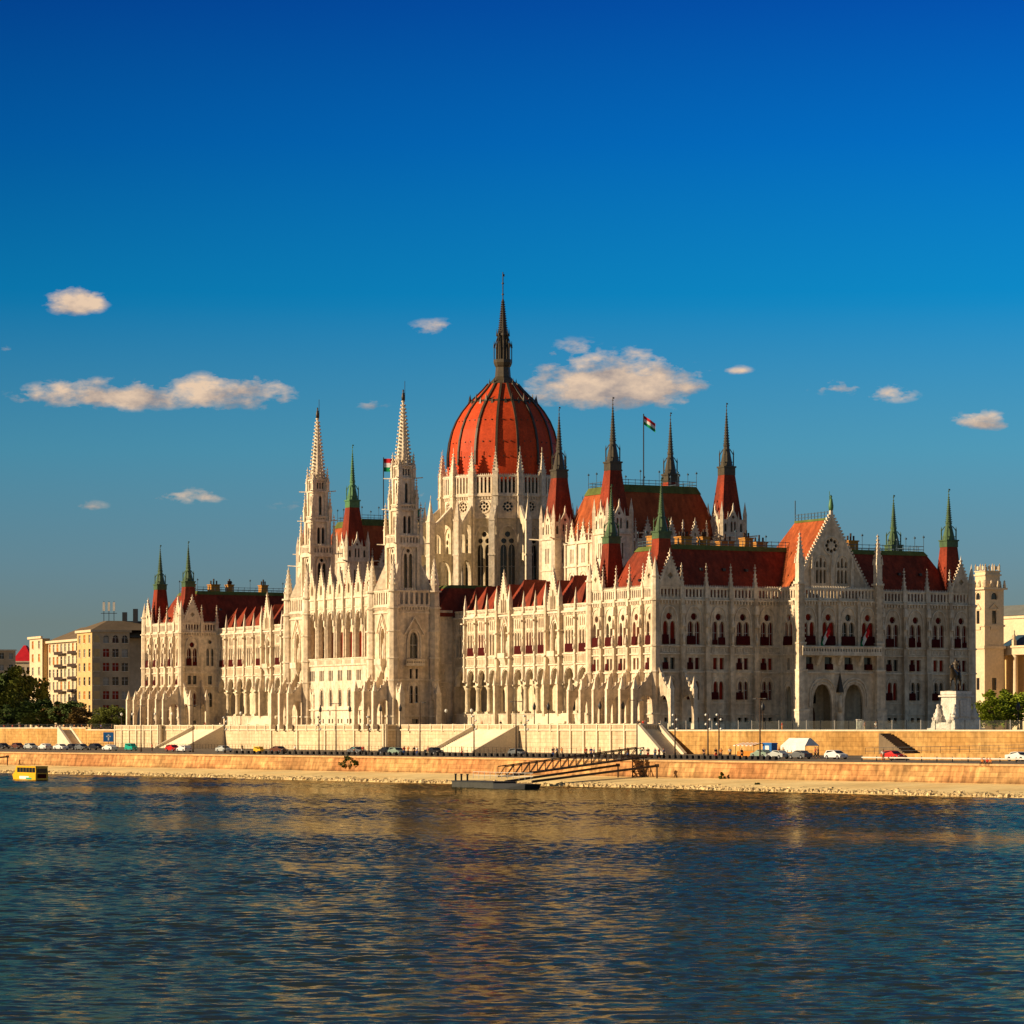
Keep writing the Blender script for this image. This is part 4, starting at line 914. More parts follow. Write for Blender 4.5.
# ring of small lucarnes and rivets rows
lc = MB().mat('rib_metal')
for i in range(16):
    lc.fr(DV, DU, i * PI / 8); lc.pyr(0, 7.7, .5, 73.6, 75.2)
    for z, r in ((64.6, 12.25), (61.2, 12.55), (69.6, 10.75)): 
        for x in (-.8, .8): lc.box(x - .1, x + .1, r - .15, r + .12, z, z + .25)
lc.fr(DV, DU, 0); lc.lathe(0, 0, [(7.6, 74.0), (7.95, 74.2), (7.6, 74.6)], 16, False, PI / 16)
lc.build('crown_ring', dome)
ln = MB().mat('rib_metal'); ln.fr(DV, DU, 0)
ln.lathe(0, 0, [(3.6, 78.3), (3.9, 78.8), (3.1, 79.6), (2.2, 80.6), (2.0, 83.0), (2.3, 83.4), (2.6, 84.2), (2.6, 85.0), (2.0, 85.0)], 8, False, PI / 8)
for i in range(8):
    a = PI / 8 + i * PI / 4; x, y = 2.45 * math.cos(a), 2.45 * math.sin(a); ln.bar((x, y, 84.6), (x, y, 88.4), .14); ln.pyr(x, y, .28, 88.0, 90.0); ln.bar((x, y, 88), (x * .5, y * .5, 91.5), .14)
    x, y = 1.55 * math.cos(a), 1.55 * math.sin(a); ln.bar((x, y, 85), (x * .9, y * .9, 91.5), .2); ln.pyr(x * 1.1, y * 1.1, .25, 91, 93.2)
    x, y = 3.7 * math.cos(a), 3.7 * math.sin(a); ln.pyr(x, y, .32, 78.6, 80.2)
ln.pyr(0, 0, 1.15, 85, 91.5, 8, 1.1, PI / 8); ln.pyr(0, 0, 1.6, 91.2, 91.8, 8, 1.5, PI / 8)
ln.mat('bronze_dark'); ln.pyr(0, 0, 1.25, 91.8, 102.0 - 1.5, 8, .28, PI / 8)
for k in range(14):
    t = k / 14; z = 92 + 8.3 * t; r = 1.25 * (1 - t) + .28 * t
    for i in range(8): a = PI / 8 + i * PI / 4; x, y = (r + .08) * math.cos(a), (r + .08) * math.sin(a); ln.box(x - .1, x + .1, y - .1, y + .1, z, z + .22)
ln.mat('rib_metal'); ln.bar((0, 0, 100.4), (0, 0, 107.5), .15); 
for z in (101.8, 104.6): ln.lathe(0, 0, [(.05, z - .4), (.38, z), (.05, z + .4)], 8)
ln.box(0, .5, -.04, .04, 106.4, 107.0)
lo = ln.build('lantern', dome)
# scale the mast so that the tip sits at its surveyed height
lo.location.z = 78.4 * (1 - .888); lo.scale.z = .888; lo.location.x = DV * .18; lo.location.y = DU * .18; lo.scale.x = lo.scale.y = .82
# cross-shaped central hall roofs round the drum
mb = MB(); mb.mat('roof_tile'); mb.pyr(30.5, 103.5, 4.2, 27, 36.5); mb.build('pyramid_roof', PAL)
roof_trunc('hall_roof', 5.2, 27, 106.4, 161.6, 24.4, 31.5, 6, 4, strip=.7, rail=False)
mb = MB(); mb.mat('stone'); mb.box(17, 56, 105.6, 162.4, 0, 26.0); mb.mat('copper_dark'); mb.box(17.2, 55.8, 105.8, 162.2, 26.0, 26.5); mb.build('central_hall', PAL)

# ------------------------------------------------------------------ flags
def mk_flag(name, label, base, h, w, hh, group=None, droop=0.25, lean=None):
    t = thing(name, label, 'flag', base, 0)
    mb = MB().mat('iron_dark'); mb.bar((0, 0, 0), (0, 0, h) if not lean else lean, .12 if h > 5 else .07, 6); mb.build('pole', t)
    mb = MB(); n = 10
    top = Vector((0, 0, h)) if not lean else Vector(lean)
    for k, mt in enumerate(('flag_red', 'flag_white', 'flag_green')):
        mb.mat(mt)
        if not lean:
            P = [[(w * i / n, .25 * math.sin(i * .9) * i / n, h - .3 - hh * j / 3 - droop * w * (i / n)) for i in range(n + 1)] for j in (k, k + 1)]
            Q = [[(x, y + .03, z) for x, y, z in r] for r in P]
        else:
            d = top.normalized(); P = []
            for j in (k, k + 1):
                s = top * (1 - .28 * j / 3 * 3 * .33); base_ = top * (1 - .30 * j)
                P.append([(base_.x + .12 * math.sin(i), base_.y + .1 * math.cos(i * 1.3), base_.z - w * .45 * i / n) for i in range(n + 1)])
            Q = [[(x, y + .03, z) for x, y, z in r] for r in P]
        for A in (P, Q):
            for i in range(n): mb.quad(A[0][i], A[0][i + 1], A[1][i + 1], A[1][i])
    mb.build('cloth', t)
    return t
mk_flag('flag', 'red white and green flag flying high on a tall mast above the nearer chamber roof', W(36, 69, 50.9), 15.6, 2.5, 1.9, droop=.7)
mk_flag('flag', 'red white and green flag on a mast rising left behind the nearer openwork tower', W(36, 199, 50.9), 15.8, 3.2, 3.2, droop=0.03)
for k, v in enumerate((31.5, 40.4)):
    mk_flag('flag', ('balcony flag hanging from a slanted pole, the left one above the portal' if k == 0 else 'balcony flag hanging from a slanted pole, the right one above the portal'), W(v, -6.8, 15.6), 4, 4.6, 2, lean=(2.0, -1.6, 4.6))

# ------------------------------------------------------------------ river front: water, bank, quay, road
Pw = lambda p, z: (p[0], p[1], z)
QA = Vector((-116.5, 763.0)); QB = Vector((75.0, 491.0)); QD = (QB - QA).normalized(); QN = Vector((QD.y, -QD.x))
if QN.y > 0: QN = -QN                                           # towards the water
QL = (QB - QA).length
def q(s, off, z): p = QA + QD * s + QN * off; return (p.x, p.y, z)
ROADZ = lambda d: CAM_H - 5.2 + .6 * min(max(d, 0), 35) / 35
def road_pt(x, d):     # ground point on the road d metres in from the quay edge at picture column x
    k = (x - 512) / F
    # p = QA + QD s - QN d ; p.x = k p.y
    bx, by = QA.x - QN.x * d, QA.y - QN.y * d
    s = (k * by - bx) / (QD.x - k * QD.y)
    return Vector((bx + QD.x * s, by + QD.y * s, ROADZ(d)))
import numpy as np
def river():
    # real waves over the reach the camera can see, flat sheet beyond
    ys = [70.0]
    while ys[-1] < 800: ys.append(ys[-1] + .30 + .45 * (ys[-1] - 70) / 730)
    ys = np.array(ys); nx = 560; t = np.linspace(-1, 1, nx)
    Y = np.repeat(ys[:, None], nx, 1); X = t[None, :] * (ys[:, None] * .19 + 60)
    rng = np.random.default_rng(3); Z = np.zeros_like(X)
    for k in range(64):
        lam = .7 * (2.4 / .7) ** rng.random(); th = rng.normal(0, .6) + PI / 2 + .2; kk = 2 * PI / lam
        amp = .0044 * lam ** .9
        Z += amp * np.sin(kk * (X * np.cos(th) + Y * np.sin(th)) + rng.random() * 6.28)
    gust = .62 + .5 * np.sin(X * .013 + Y * .021 + 1.0 + 1.4 * np.sin(Y * .031 + X * .008)) * np.sin(Y * .055 + 2 * np.sin(X * .02)) 
    Z *= gust
    V = np.stack([X, Y, Z], -1).reshape(-1, 3); ny = len(ys); i = np.arange((ny - 1) * nx).reshape(ny - 1, nx)[:, :-1].ravel()
    Fq = np.stack([i, i + 1, i + nx + 1, i + nx], -1).astype(np.int32)
    y0, y1 = ys[0], ys[-1]; w0, w1 = y0 * .19 + 60, y1 * .19 + 60; nv = len(V)      # calm sheet all round the waves
    ex = np.array([(-2500, -300, 0), (2500, -300, 0), (2500, y0, 0), (w0, y0, 0), (-w0, y0, 0), (-2500, y0, 0), (2500, y1, 0), (w1, y1, 0), (-w1, y1, 0), (-2500, y1, 0), (2500, 1600, 0), (-2500, 1600, 0)]); V = np.vstack([V, ex])
    Fq = np.vstack([Fq, nv + np.array([(0, 1, 2, 5), (3, 2, 6, 7), (5, 4, 8, 9), (9, 6, 10, 11)])])
    me = bpy.data.meshes.new('river'); me.vertices.add(len(V)); me.vertices.foreach_set('co', V.astype(np.float32).ravel())
    me.loops.add(Fq.size); me.loops.foreach_set('vertex_index', Fq.astype(np.int32).ravel()); me.polygons.add(len(Fq)); me.polygons.foreach_set('loop_start', np.arange(0, Fq.size, 4, dtype=np.int32)); me.update(calc_edges=True)
    me.polygons.foreach_set('use_smooth', [True] * len(Fq)); me.materials.append(MAT['river_water']); o = bpy.data.objects.new('river', me); COL.objects.link(o); tag(o, kind='structure')
river()
mb = MB().mat('asphalt')
S0, S1 = -900, 900
for i in range(40):
    s0 = S0 + (S1 - S0) * i / 40; s1 = S0 + (S1 - S0) * (i + 1) / 40
    mb.quad(q(s0, 0, ROADZ(0)), q(s1, 0, ROADZ(0)), q(s1, -35, ROADZ(35)), q(s0, -35, ROADZ(35)))
    mb.quad(q(s0, -35, ROADZ(35)), q(s1, -35, ROADZ(35)), q(s1, -150, ROADZ(35)), q(s0, -150, ROADZ(35)))
mb.mat('flag_white')
for i in range(60): s0 = -160 + i * 12; mb.box(0, 0, 0, 0, 0, 0) if False else mb.quad(q(s0, -9, ROADZ(9) + .005), q(s0 + 5, -9, ROADZ(9) + .005), q(s0 + 5, -9.2, ROADZ(9.2) + .005), q(s0, -9.2, ROADZ(9.2) + .005))
tag(mb.build('road'), kind='structure')
# quay wall, slightly battered, with coping
mb = MB().mat('quay_brick'); n = 90
for i in range(n):
    s0 = S0 + (S1 - S0) * i / n; s1 = S0 + (S1 - S0) * (i + 1) / n
    mb.quad(q(s0, .9, .8), q(s1, .9, .8), q(s1, .05, 3.95), q(s0, .05, 3.95))
mb.mat('quay_coping')
mb.hexa([q(S0, .3, 3.95), q(S1, .3, 3.95), q(S1, -.7, 3.95), q(S0, -.7, 3.95)], [q(S0, .3, 4.26), q(S1, .3, 4.26), q(S1, -.7, 4.26), q(S0, -.7, 4.26)])
tag(mb.build('quay_wall'), 'long orange brown stone block quay wall above the sandy bank', 'quay wall')
# buttress-like joints and rusty rings of the quay wall are left in the masonry
def bank_w(s):
    base = 15 + 6.5 * min(max(s / QL, 0), 1); return base + 1.3 * math.sin(s * .043) + .7 * math.sin(s * .13 + 1)
mb = MB().mat('sand'); n = 500; rows = []
for i in range(n + 1):
    s = S0 + (S1 - S0) * i / n; w = bank_w(s); row = []
    for t in (0, .3, .6, .85, 1.0, 1.3):
        z = 1.35 - .95 * t ** 1.2 + random.uniform(-.05, .05) if t < 1 else (.15 if t == 1.0 else -1.0)
        row.append(mb.p(*q(s, .6 + w * t, z)))
    rows.append(row)
for A, B in zip(rows, rows[1:]):
    for k in range(5): mb.face([A[k], B[k], B[k + 1], A[k + 1]], True)
tag(mb.build('river_bank'), kind='structure')
mb = MB().mat('rock')
for i in range(12000):
    s = random.uniform(-130, QL + 110); w = bank_w(s); o_ = w * random.uniform(.70, 1.02) ** .8 + .9; r = random.uniform(.14, .46) * (1.25 if random.random() < .2 else .85)
    p_ = q(s, o_, .12 + .4 * max(0, 1 - (o_ - .9) / w) * 2); ph = random.random() * 6
    V = [mb.p(p_[0] + r * math.cos(ph + k * 1.257) * random.uniform(.7, 1.2), p_[1] + r * math.sin(ph + k * 1.257) * random.uniform(.7, 1.2), p_[2] - .1) for k in range(5)]
    T = [mb.p(p_[0] + r * .6 * math.cos(ph + k * 2.09), p_[1] + r * .6 * math.sin(ph + k * 2.09), p_[2] + r * random.uniform(.5, .95)) for k in range(3)]
    mb.face(T); mb.face([V[0], V[1], T[0]]); mb.face([V[1], V[2], T[1], T[0]]); mb.face([V[2], V[3], T[1]]); mb.face([V[3], V[4], T[2], T[1]]); mb.face([V[4], V[0], T[0], T[2]])
tag(mb.build('shore_rocks'), 'band of brown riprap stones along the water edge', 'rocks', kind='stuff')

# ------------------------------------------------------------------ terraces and ground
def wl(v, u, z): p = W(v, u); return (p.x, p.y, CAM_H + z)
G = -.42
southwall = [(-1.6, -2.0), (3.0, -28), (12.0, -60), (23.0, -110), (45, -200), (120, -500)]
mb = MB().mat('ground_paving')
front = [(-5.6, 900), (-5.6, 272), (-1.6, 272), (-1.6, -2.0)] + southwall[1:]
pl = [wl(v, u, G) for v, u in front] + [(2600, 300, CAM_H + G), (5200, 5500, CAM_H + G), (-5200, 5500, CAM_H + G), (-3500, 1200, CAM_H + G)]
tr = tessellate_polygon([[Vector((p[0], p[1], 0)) for p in pl]]); idx = [mb.p(*p) for p in pl]
for t in tr: mb.face([idx[i] for i in t])
tag(mb.build('ground'), kind='structure')
mb = MB().mat('ground_paving')
mb.hexa([wl(*p, -.5) for p in ((-4.95, -4.4), (10, -4.4), (10, 271.9), (-4.95, 271.9))], [wl(*p, 0) for p in ((-4.95, -4.4), (10, -4.4), (10, 271.9), (-4.95, 271.9))])
tag(mb.build('terrace_paving'), kind='structure')

def terrace(name, label, pts, zb=-5.6, zt=1.0, ribs=5.26, mat='terrace_stone', parapet=True):
    """retaining wall along plan points; parapet panels and ribs as parts"""
    tw = MB().mat(mat); 
    for (v0, u0), (v1, u1) in zip(pts, pts[1:]):
        d = Vector((v1 - v0, u1 - u0)); L_ = d.length; d.normalize(); nrm = Vector((-d.y, d.x))   # outward for a wall walked north->south? fixed below
        A, B = wl(v0, u0, zb), wl(v1, u1, zb); C, D = wl(v1, u1, 0), wl(v0, u0, 0)
        tw.quad(A, B, C, D)
    root = tw.build(name); tag(root, label, 'wall')
    if parapet:
        pp = MB().mat('coping'); rbm = MB(); rbm.mat('coping')
        nn = MB().mat('stone_niche')
        for (v0, u0), (v1, u1) in zip(pts, pts[1:]):
            d = Vector((v1 - v0, u1 - u0)); L_ = d.length; ang = math.atan2(d.y, d.x)
            # local x along, y outward: outward is to the river/south, i.e. left of walking direction south->north is -v
            m2 = MB()
            for m_, z0, z1, y0, y1 in ((pp, zt - .22, zt, -.32, .28), (pp, -.3, -.05, -.1, .25)):
                m_.fr(v0, u0, ang); m_.box(0, L_, y0, y1, z0, z1)
            pp.fr(v0, u0, ang); pp.mat('terrace_stone'); pp.box(0, L_, -.25, .12, -.05, zt - .22); pp.mat('coping')
            n = max(1, round(L_ / ribs))
            for i in range(n + 1):
                a = min(max(L_ * i / n, .3), L_ - .3); pp.fr(v0, u0, ang); low = zb if (L_ < 35 or i in (0, n) or (L_ > 50 and L_ < 65 and i % 3 == 0)) else -.4
                pp.box(a - .24, a + .24, -.3, .34, low, zt + .1)
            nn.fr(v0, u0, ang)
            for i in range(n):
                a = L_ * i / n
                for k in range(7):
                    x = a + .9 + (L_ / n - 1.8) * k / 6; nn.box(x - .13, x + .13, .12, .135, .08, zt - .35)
        for m_, nm in ((pp, 'parapet'), (nn, 'parapet_panel')):
            o = m_.build(nm, root); o.location = (CX, CY, CAM_H); o.rotation_euler.z = YAW
    return root
# (walked north to south would flip; all walked so that "left" is outward)
terrace('terrace_wall', 'pale stone retaining wall of the palace terrace with ribs and parapet, between road and palace', [(-6.3, 272), (-6.3, 241)][::-1] + [] if False else
        [(-1.5, -4.5), (-6.3, -4.5), (-6.3, 27.5), (-5.0, 27.5), (-5.0, 103), (-8.3, 103), (-8.3, 165), (-5.0, 165), (-5.0, 240.5), (-6.6, 240.5), (-6.6, 272.0), (-1, 272.0)])
mb = MB().mat('ground_paving')
for a_, b_, c_ in ((-6.25, -4.4, 27.4), (-6.55, 240.6, 271.9)): mb.hexa([wl(*p, -.6) for p in ((a_, b_), (-4.96, b_), (-4.96, c_), (a_, c_))], [wl(*p, .003) for p in ((a_, b_), (-4.96, b_), (-4.96, c_), (a_, c_))])
mb.hexa([wl(*p, -.6) for p in ((-8.25, 103.1), (-5, 103.1), (-5, 164.9), (-8.25, 164.9))], [wl(*p, .004) for p in ((-8.25, 103.1), (-5, 103.1), (-5, 164.9), (-8.25, 164.9))]); tag(mb.build('terrace_paving'), kind='structure')

def stair(label, v0, v1, u0, u1, z0=-5.1, z1=-.05, axis='v', mat='coping', n=26, walls=(0, 1)):
    """broad flight; high end at v0 (or u0 when axis u)"""
    mb = MB().mat(mat)
    for i in range(n):
        t0, t1 = i / n, (i + 1) / n; z = z1 + (z0 - z1) * (i + .5) / n
        if axis == 'v': a, b_ = v0 + (v1 - v0) * t0, v0 + (v1 - v0) * t1; P = [(a, u0), (b_, u0), (b_, u1), (a, u1)]
        else: a, b_ = u0 + (u1 - u0) * t0, u0 + (u1 - u0) * t1; P = [(v0, a), (v1, a), (v1, b_), (v0, b_)]
        mb.hexa([wl(*p, z0 - .6) for p in P], [wl(*p, z) for p in P])
    r = mb.build('staircase'); tag(r, label, 'staircase')
    for k in walls:
        mb = MB().mat('coping')
        if axis == 'v':
            u = (u0 - .35, u1 + .35)[k]; e = .35
            mb.hexa([wl(v0, u - e, z0 - .6), wl(v1, u - e, z0 - .6), wl(v1, u + e, z0 - .6), wl(v0, u + e, z0 - .6)], [wl(v0, u - e, z1 + 1.0), wl(v1, u - e, z0 + .7), wl(v1, u + e, z0 + .7), wl(v0, u + e, z1 + 1.0)])
        else:
            v = (v0 - .35, v1 + .35)[k]; e = .35
            mb.hexa([wl(v - e, u0, z0 - .6), wl(v + e, u0, z0 - .6), wl(v + e, u1, z0 - .6), wl(v - e, u1, z0 - .6)], [wl(v - e, u0, z1 + 1.0), wl(v + e, u0, z1 + 1.0), wl(v + e, u1, z0 + .7), wl(v - e, u1, z0 + .7)])
        mb.build('side_wall', r)
    return r
stair('broad pale stone stair falling to the road in front of the nearer arcade', -5.1, -15.5, 47.3, 66)
stair('broad pale stone stair falling to the road in front of the farther arcade', -5.1, -15.5, 202, 220.5)
stair('narrow stone stair dropping southwards at the near corner of the terrace', -6.0, -2.3, -4.6, -14.0, axis='u', n=22)
# low steps at the arcade podiums
def podium(label, u0, u1):
    mb = MB().mat('coping')
    for i in range(6): P = [(9.2 - .55 * i - .6, u0), (9.2 - .55 * i, u0), (9.2 - .55 * i, u1), (9.2 - .55 * i - .6, u1)]; mb.hexa([wl(*p, 0) for p in P], [wl(*p, 3.1 - .5 * i) for p in P])
    tag(mb.build('steps'), label, 'steps')
podium('steps climbing to the nearer arcade in front of its gabled bay', 50, 66); podium('steps climbing to the farther arcade', 202, 216)

# south square retaining wall
def poly_wall(name, label, pts, zb, zt, mat, cop=.25, th=.5):
    mb = MB().mat(mat)
    for (v0, u0), (v1, u1) in zip(pts, pts[1:]):
        A, B = W(v0, u0), W(v1, u1); d = (B - A).normalized(); n_ = Vector((d.y, -d.x, 0)) * th / 2
        mb.mat(mat); mb.hexa([tuple(A - n_ + Vector((0, 0, zb))), tuple(B - n_ + Vector((0, 0, zb))), tuple(B + n_ + Vector((0, 0, zb))), tuple(A + n_ + Vector((0, 0, zb)))], [tuple(A - n_ + Vector((0, 0, zt))), tuple(B - n_ + Vector((0, 0, zt))), tuple(B + n_ + Vector((0, 0, zt))), tuple(A + n_ + Vector((0, 0, zt)))])
        if cop: n2 = n_ * 1.35; mb.mat('coping'); mb.hexa([tuple(A - n2 + Vector((0, 0, zt))), tuple(B - n2 + Vector((0, 0, zt))), tuple(B + n2 + Vector((0, 0, zt))), tuple(A + n2 + Vector((0, 0, zt)))], [tuple(A - n2 + Vector((0, 0, zt + cop))), tuple(B - n2 + Vector((0, 0, zt + cop))), tuple(B + n2 + Vector((0, 0, zt + cop))), tuple(A + n2 + Vector((0, 0, zt + cop)))])
    return tag(mb.build(name), label, 'wall')
poly_wall('retaining_wall', 'long yellow stone retaining wall below the square right of the palace corner', southwall, -5.8, -.35, 'yellow_wall')
poly_wall('retaining_wall', 'plain ochre retaining wall on the far left beyond the palace terrace', [(-5.6, 900), (-5.6, 330), (-5.6, 296.3)], -5.8, .2, 'yellow_wall')
poly_wall('retaining_wall', 'short ochre wall between the left ramp stair and the palace terrace', [(-5.6, 296), (-5.6, 273)], -5.8, -.3, 'yellow_wall')
stair('dark ramp stair in the ochre wall left of the palace', -9.0, -6.2, 308, 297, axis='u', n=20)
# lower wall and ramp on the right
lw = [(at(862, 755, -4.9).x, 0)]
A1, A2 = Vector((57, 545, 0)), Vector((96, 497, 0))
mb = MB().mat('yellow_wall'); d = (A2 - A1).normalized(); n_ = Vector((d.y, -d.x, 0))
mb.hexa([(A1.x, A1.y, 3.6), (A2.x + 40, A2.y - 49, 3.6), (A2.x + 40 + 1, A2.y - 48, 3.6), (A1.x + 1, A1.y + 1, 3.6)], [(A1.x, A1.y, 5.3), (A2.x + 40, A2.y - 49, 7.6), (A2.x + 41, A2.y - 48, 7.6), (A1.x + 1, A1.y + 1, 5.3)])
tag(mb.build('ramp_wall'), 'low yellow wall rising along the ramp at the right edge beside the road', 'wall')
rm = MB().mat('iron_dark')
for i in range(60):
    t = i / 60; x, y = A1.x + (A2.x + 40 - A1.x) * t, A1.y + (A2.y - 49 - A1.y) * t; z = 5.3 + 2.3 * t
    rm.bar((x + .5, y + .5, z), (x + .5, y + .5, z + 1.05), .04)
for zz in (.5, 1.05): rm.bar((A1.x + .5, A1.y + .5, 5.3 + zz), (A2.x + 40.5, A2.y - 48.5, 7.6 + zz), .04)
tag(rm.build('railing'), 'dark iron railing along the top of the low ramp wall at the right', 'railing')

# ------------------------------------------------------------------ generic town building facade
def facade(mb, panes, fr, Ln, z0, z1, cols, rows, ww, wh, mat, depth=.3, arch_top=False, zoff=1.0):
    mb.fr(*fr); mb.mat(mat); fh = (z1 - z0) / rows; holes = []
    for r in range(rows):
        for c in range(cols):
            a = Ln * (c + .5) / cols; zb = z0 + fh * r + zoff
            holes.append((lancet(a, zb, zb + wh, ww, 2) if (arch_top and r == rows - 1) else rect(a, zb, zb + wh, ww)))
    mb.wall(R4(0, Ln, z0, z1), holes, depth); mb.mat('coping')
    panes += [(fr, P) for P in holes]
def mk_pane(P, depth, mat):
    a = sum(q_[0] for q_ in P) / len(P); z = min(q_[1] for q_ in P); w = max(q_[0] for q_ in P) - min(q_[0] for q_ in P); h = max(q_[1] for q_ in P) - z
    def f():
        mb = MB().mat(mat); mb.quad((-w / 2, -depth + .02, 0), (w / 2, -depth + .02, 0), (w / 2, -depth + .02, h), (-w / 2, -depth + .02, h))
        mb.mat('window_frame'); mb.box(-.05, .05, -depth + .03, -depth + .1, 0, h); mb.box(-w / 2, w / 2, -depth + .03, -depth + .1, h * .62, h * .62 + .09); mb.mat('coping'); mb.box(-w / 2 - .1, w / 2 + .1, 0, .15, -.15, 0)
        return mb.build('window')
    return a, z, f, '%s%.2f%.2f' % (mat, w, h)

# apartment block on the left: its sunlit west front and shaded south front
apt = thing('apartment_building', 'tall ochre apartment block with balconies and brown roof left of the palace', 'building', (0, 0, 0))
def seg(x0, d0, x1, d1):   # world segment from picture column + depth
    return Vector(((x0 - 512) / F * d0, d0)), Vector(((x1 - 512) / F * d1, d1))
mb = MB(); panes = []
def wfr(A, B):             # frame for a wall from A to B seen from outside with A left: along = A->B, outward to the viewer
    d = B - A; ang = math.atan2(d.y, d.x); return d.length, ang
c1 = Vector(((92 - 512) / F * 985, 985.)); aa_ = YAW - .05; wdir = Vector((-math.sin(aa_), math.cos(aa_))); sdir = Vector((math.cos(aa_), math.sin(aa_)))
c0 = c1 + wdir * 150; WB = 150.0
# length of west front so that its far corner is at column 30
def colx(p): return 512 + F * p.x / p.y
Lw = 10.0
while colx(c1 + wdir * Lw) > 30: Lw += .5
Ls = 5.0
while colx(c1 + sdir * Ls) < 128: Ls += .5
zt = CAM_H + (HOR - 632) / F * 985; zb = CAM_H - .5
# west front frame: outward = -sdir ; along = wdir (angle of local x), outward local y = rot90(x) 
aw = math.atan2(wdir.y, wdir.x); fw = (c1.x, c1.y, aw)
mb.fr(*fw)
rows = 7
facade(mb, panes, fw, 15, zb, zt, 3, rows, 2.0, 2.4, 'ochre_wall')
far = (c1 + wdir * (Lw - 14)); ff = (far.x, far.y, aw); facade(mb, panes, ff, 14, zb, zt - .6, 2, rows, 2.2, 2.4, 'ochre_light')
mid = c1 + wdir * 15 + sdir * 1.8; fm = (mid.x, mid.y, aw); facade(mb, panes, fm, Lw - 29, zb, zt - 2.2, 9, rows, 2.0, 2.4, 'ochre_light')
s0 = c1 + sdir * Ls; fs_ = (s0.x, s0.y, aw + PI / 2)      # along = -sdir, outward = -wdir
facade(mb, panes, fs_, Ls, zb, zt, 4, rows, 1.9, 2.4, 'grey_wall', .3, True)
mb.fr(*fw); mb.mat('ochre_wall'); mb.box(0.02, 15, -2.4, -.35, zb, zt); mb.fr(*ff); mb.box(0, 14, -2.4, -.35, zb, zt - .6); mb.fr(*fw); mb.mat('ochre_light'); mb.box(-.5, 15.3, 0, .6, zt, zt + .7); mb.fr(*ff); mb.box(-.3, 14.6, 0, .6, zt - .6, zt + .1); mb.fr(*fm); mb.box(0, Lw - 29, 0, .9, zt - 2.2, zt - 1.5)
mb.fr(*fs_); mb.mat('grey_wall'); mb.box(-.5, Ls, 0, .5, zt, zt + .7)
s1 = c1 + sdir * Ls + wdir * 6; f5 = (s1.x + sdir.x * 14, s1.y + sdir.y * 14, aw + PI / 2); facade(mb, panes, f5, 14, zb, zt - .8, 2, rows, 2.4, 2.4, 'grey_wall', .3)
mb.mat('coping')
for r in range(1, rows): mb.box(0, 14, 0, 1.1, zb + (zt - .8 - zb) / rows * r + .3, zb + (zt - .8 - zb) / rows * r + .6)
wall = mb.build('wall', apt)
for i, (fr, P) in enumerate(panes):
    k = random.choice(['glass_dark', 'glass_dark', 'glass_bright', 'curtain_red']) if fr[2] == aw + PI / 2 else random.choice(['glass_dark', 'glass_bright', 'glass_bright', 'stall_orange'])
    if i >= 99: pass
    a, z, f, key = mk_pane(P, .3, k); inst(key, f, wall if i < 99 else apt, fr, a, 0, z)
def prismroof(mb, c, dw, ds, z0, z1, ins, insd, mat):
    P = [c, c + dw, c + dw + ds, c + ds]; n1, n2 = dw.normalized(), ds.normalized()
    T = [c + n1 * insd + n2 * ins, c + dw - n1 * insd + n2 * ins, c + dw + ds - n1 * insd - n2 * ins, c + ds + n1 * insd - n2 * ins]
    mb.mat(mat); mb.fr(0, 0, 0); mb.hexa([(p.x, p.y, z0) for p in P], [(p.x, p.y, z1) for p in T])
mb = MB(); prismroof(mb, c1 + sdir * 2, wdir * (Lw - 13), sdir * 20, zt - 1.4, zt + 2.6, 8, 9, 'slate_brown'); prismroof(mb, c1 - wdir * .2 - sdir * .2, wdir * 18, sdir * (Ls + 14), zt + .7, zt + 3.6, 7, 7, 'slate_brown')
mb.mat('ochre_light'); mb.box(-.01, 0, 0, .01, 0, .01) if False else None
rf = mb.build('roof', apt)
mb = MB().mat('iron_dark'); p = c1 + wdir * 9 + sdir * 8
for dx in (-1.5, 0, 1.5): mb.bar((p.x + dx, p.y, zt + 3.5), (p.x + dx, p.y, zt + 9.5), .12); mb.mat('window_frame'); mb.box(p.x + dx - .35, p.x + dx + .35, p.y - .2, p.y + .2, zt + 6.6, zt + 9.2); mb.mat('iron_dark')
mb.bar((p.x - 2.4, p.y, zt + 5.9), (p.x + 2.4, p.y, zt + 5.9), .12)
for k in range(5): mb.box(p.x + 4 + k * 3.2, p.x + 5.4 + k * 3.2, p.y - .5, p.y + .5, zt + 3, zt + 6.2 + (k % 2))
mb.build('rooftop_antennas', rf)
# balconies of the west front
mb = MB().mat('steel_brown'); mb.fr(*fm)
for r in range(1, rows):
    z = zb + (zt - 2.2 - zb) / rows * r
    for a in range(3, int(Lw - 29) - 10, 14):
        mb = MB().mat('steel_brown'); mb.fr(*fm); mb.box(a, a + 9, 0, 1.3, z + .1, z + .3); mb.box(a, a + 9, 1.2, 1.3, z + .3, z + 1.0); mb.build('balcony', apt)
# closing walls
mb = MB().mat('grey_wall'); 
P = [c1 + wdir * .5 + sdir * 2.6, c1 + wdir * (Lw - .6) + sdir * 2.6, c1 + wdir * (Lw - .6) + sdir * (Ls + 13), c1 + wdir * 7 + sdir * (Ls + 13)]; mb.hexa([(p.x, p.y, zb) for p in P], [(p.x, p.y, zt - 1.6) for p in P]); mb.build('core', apt)

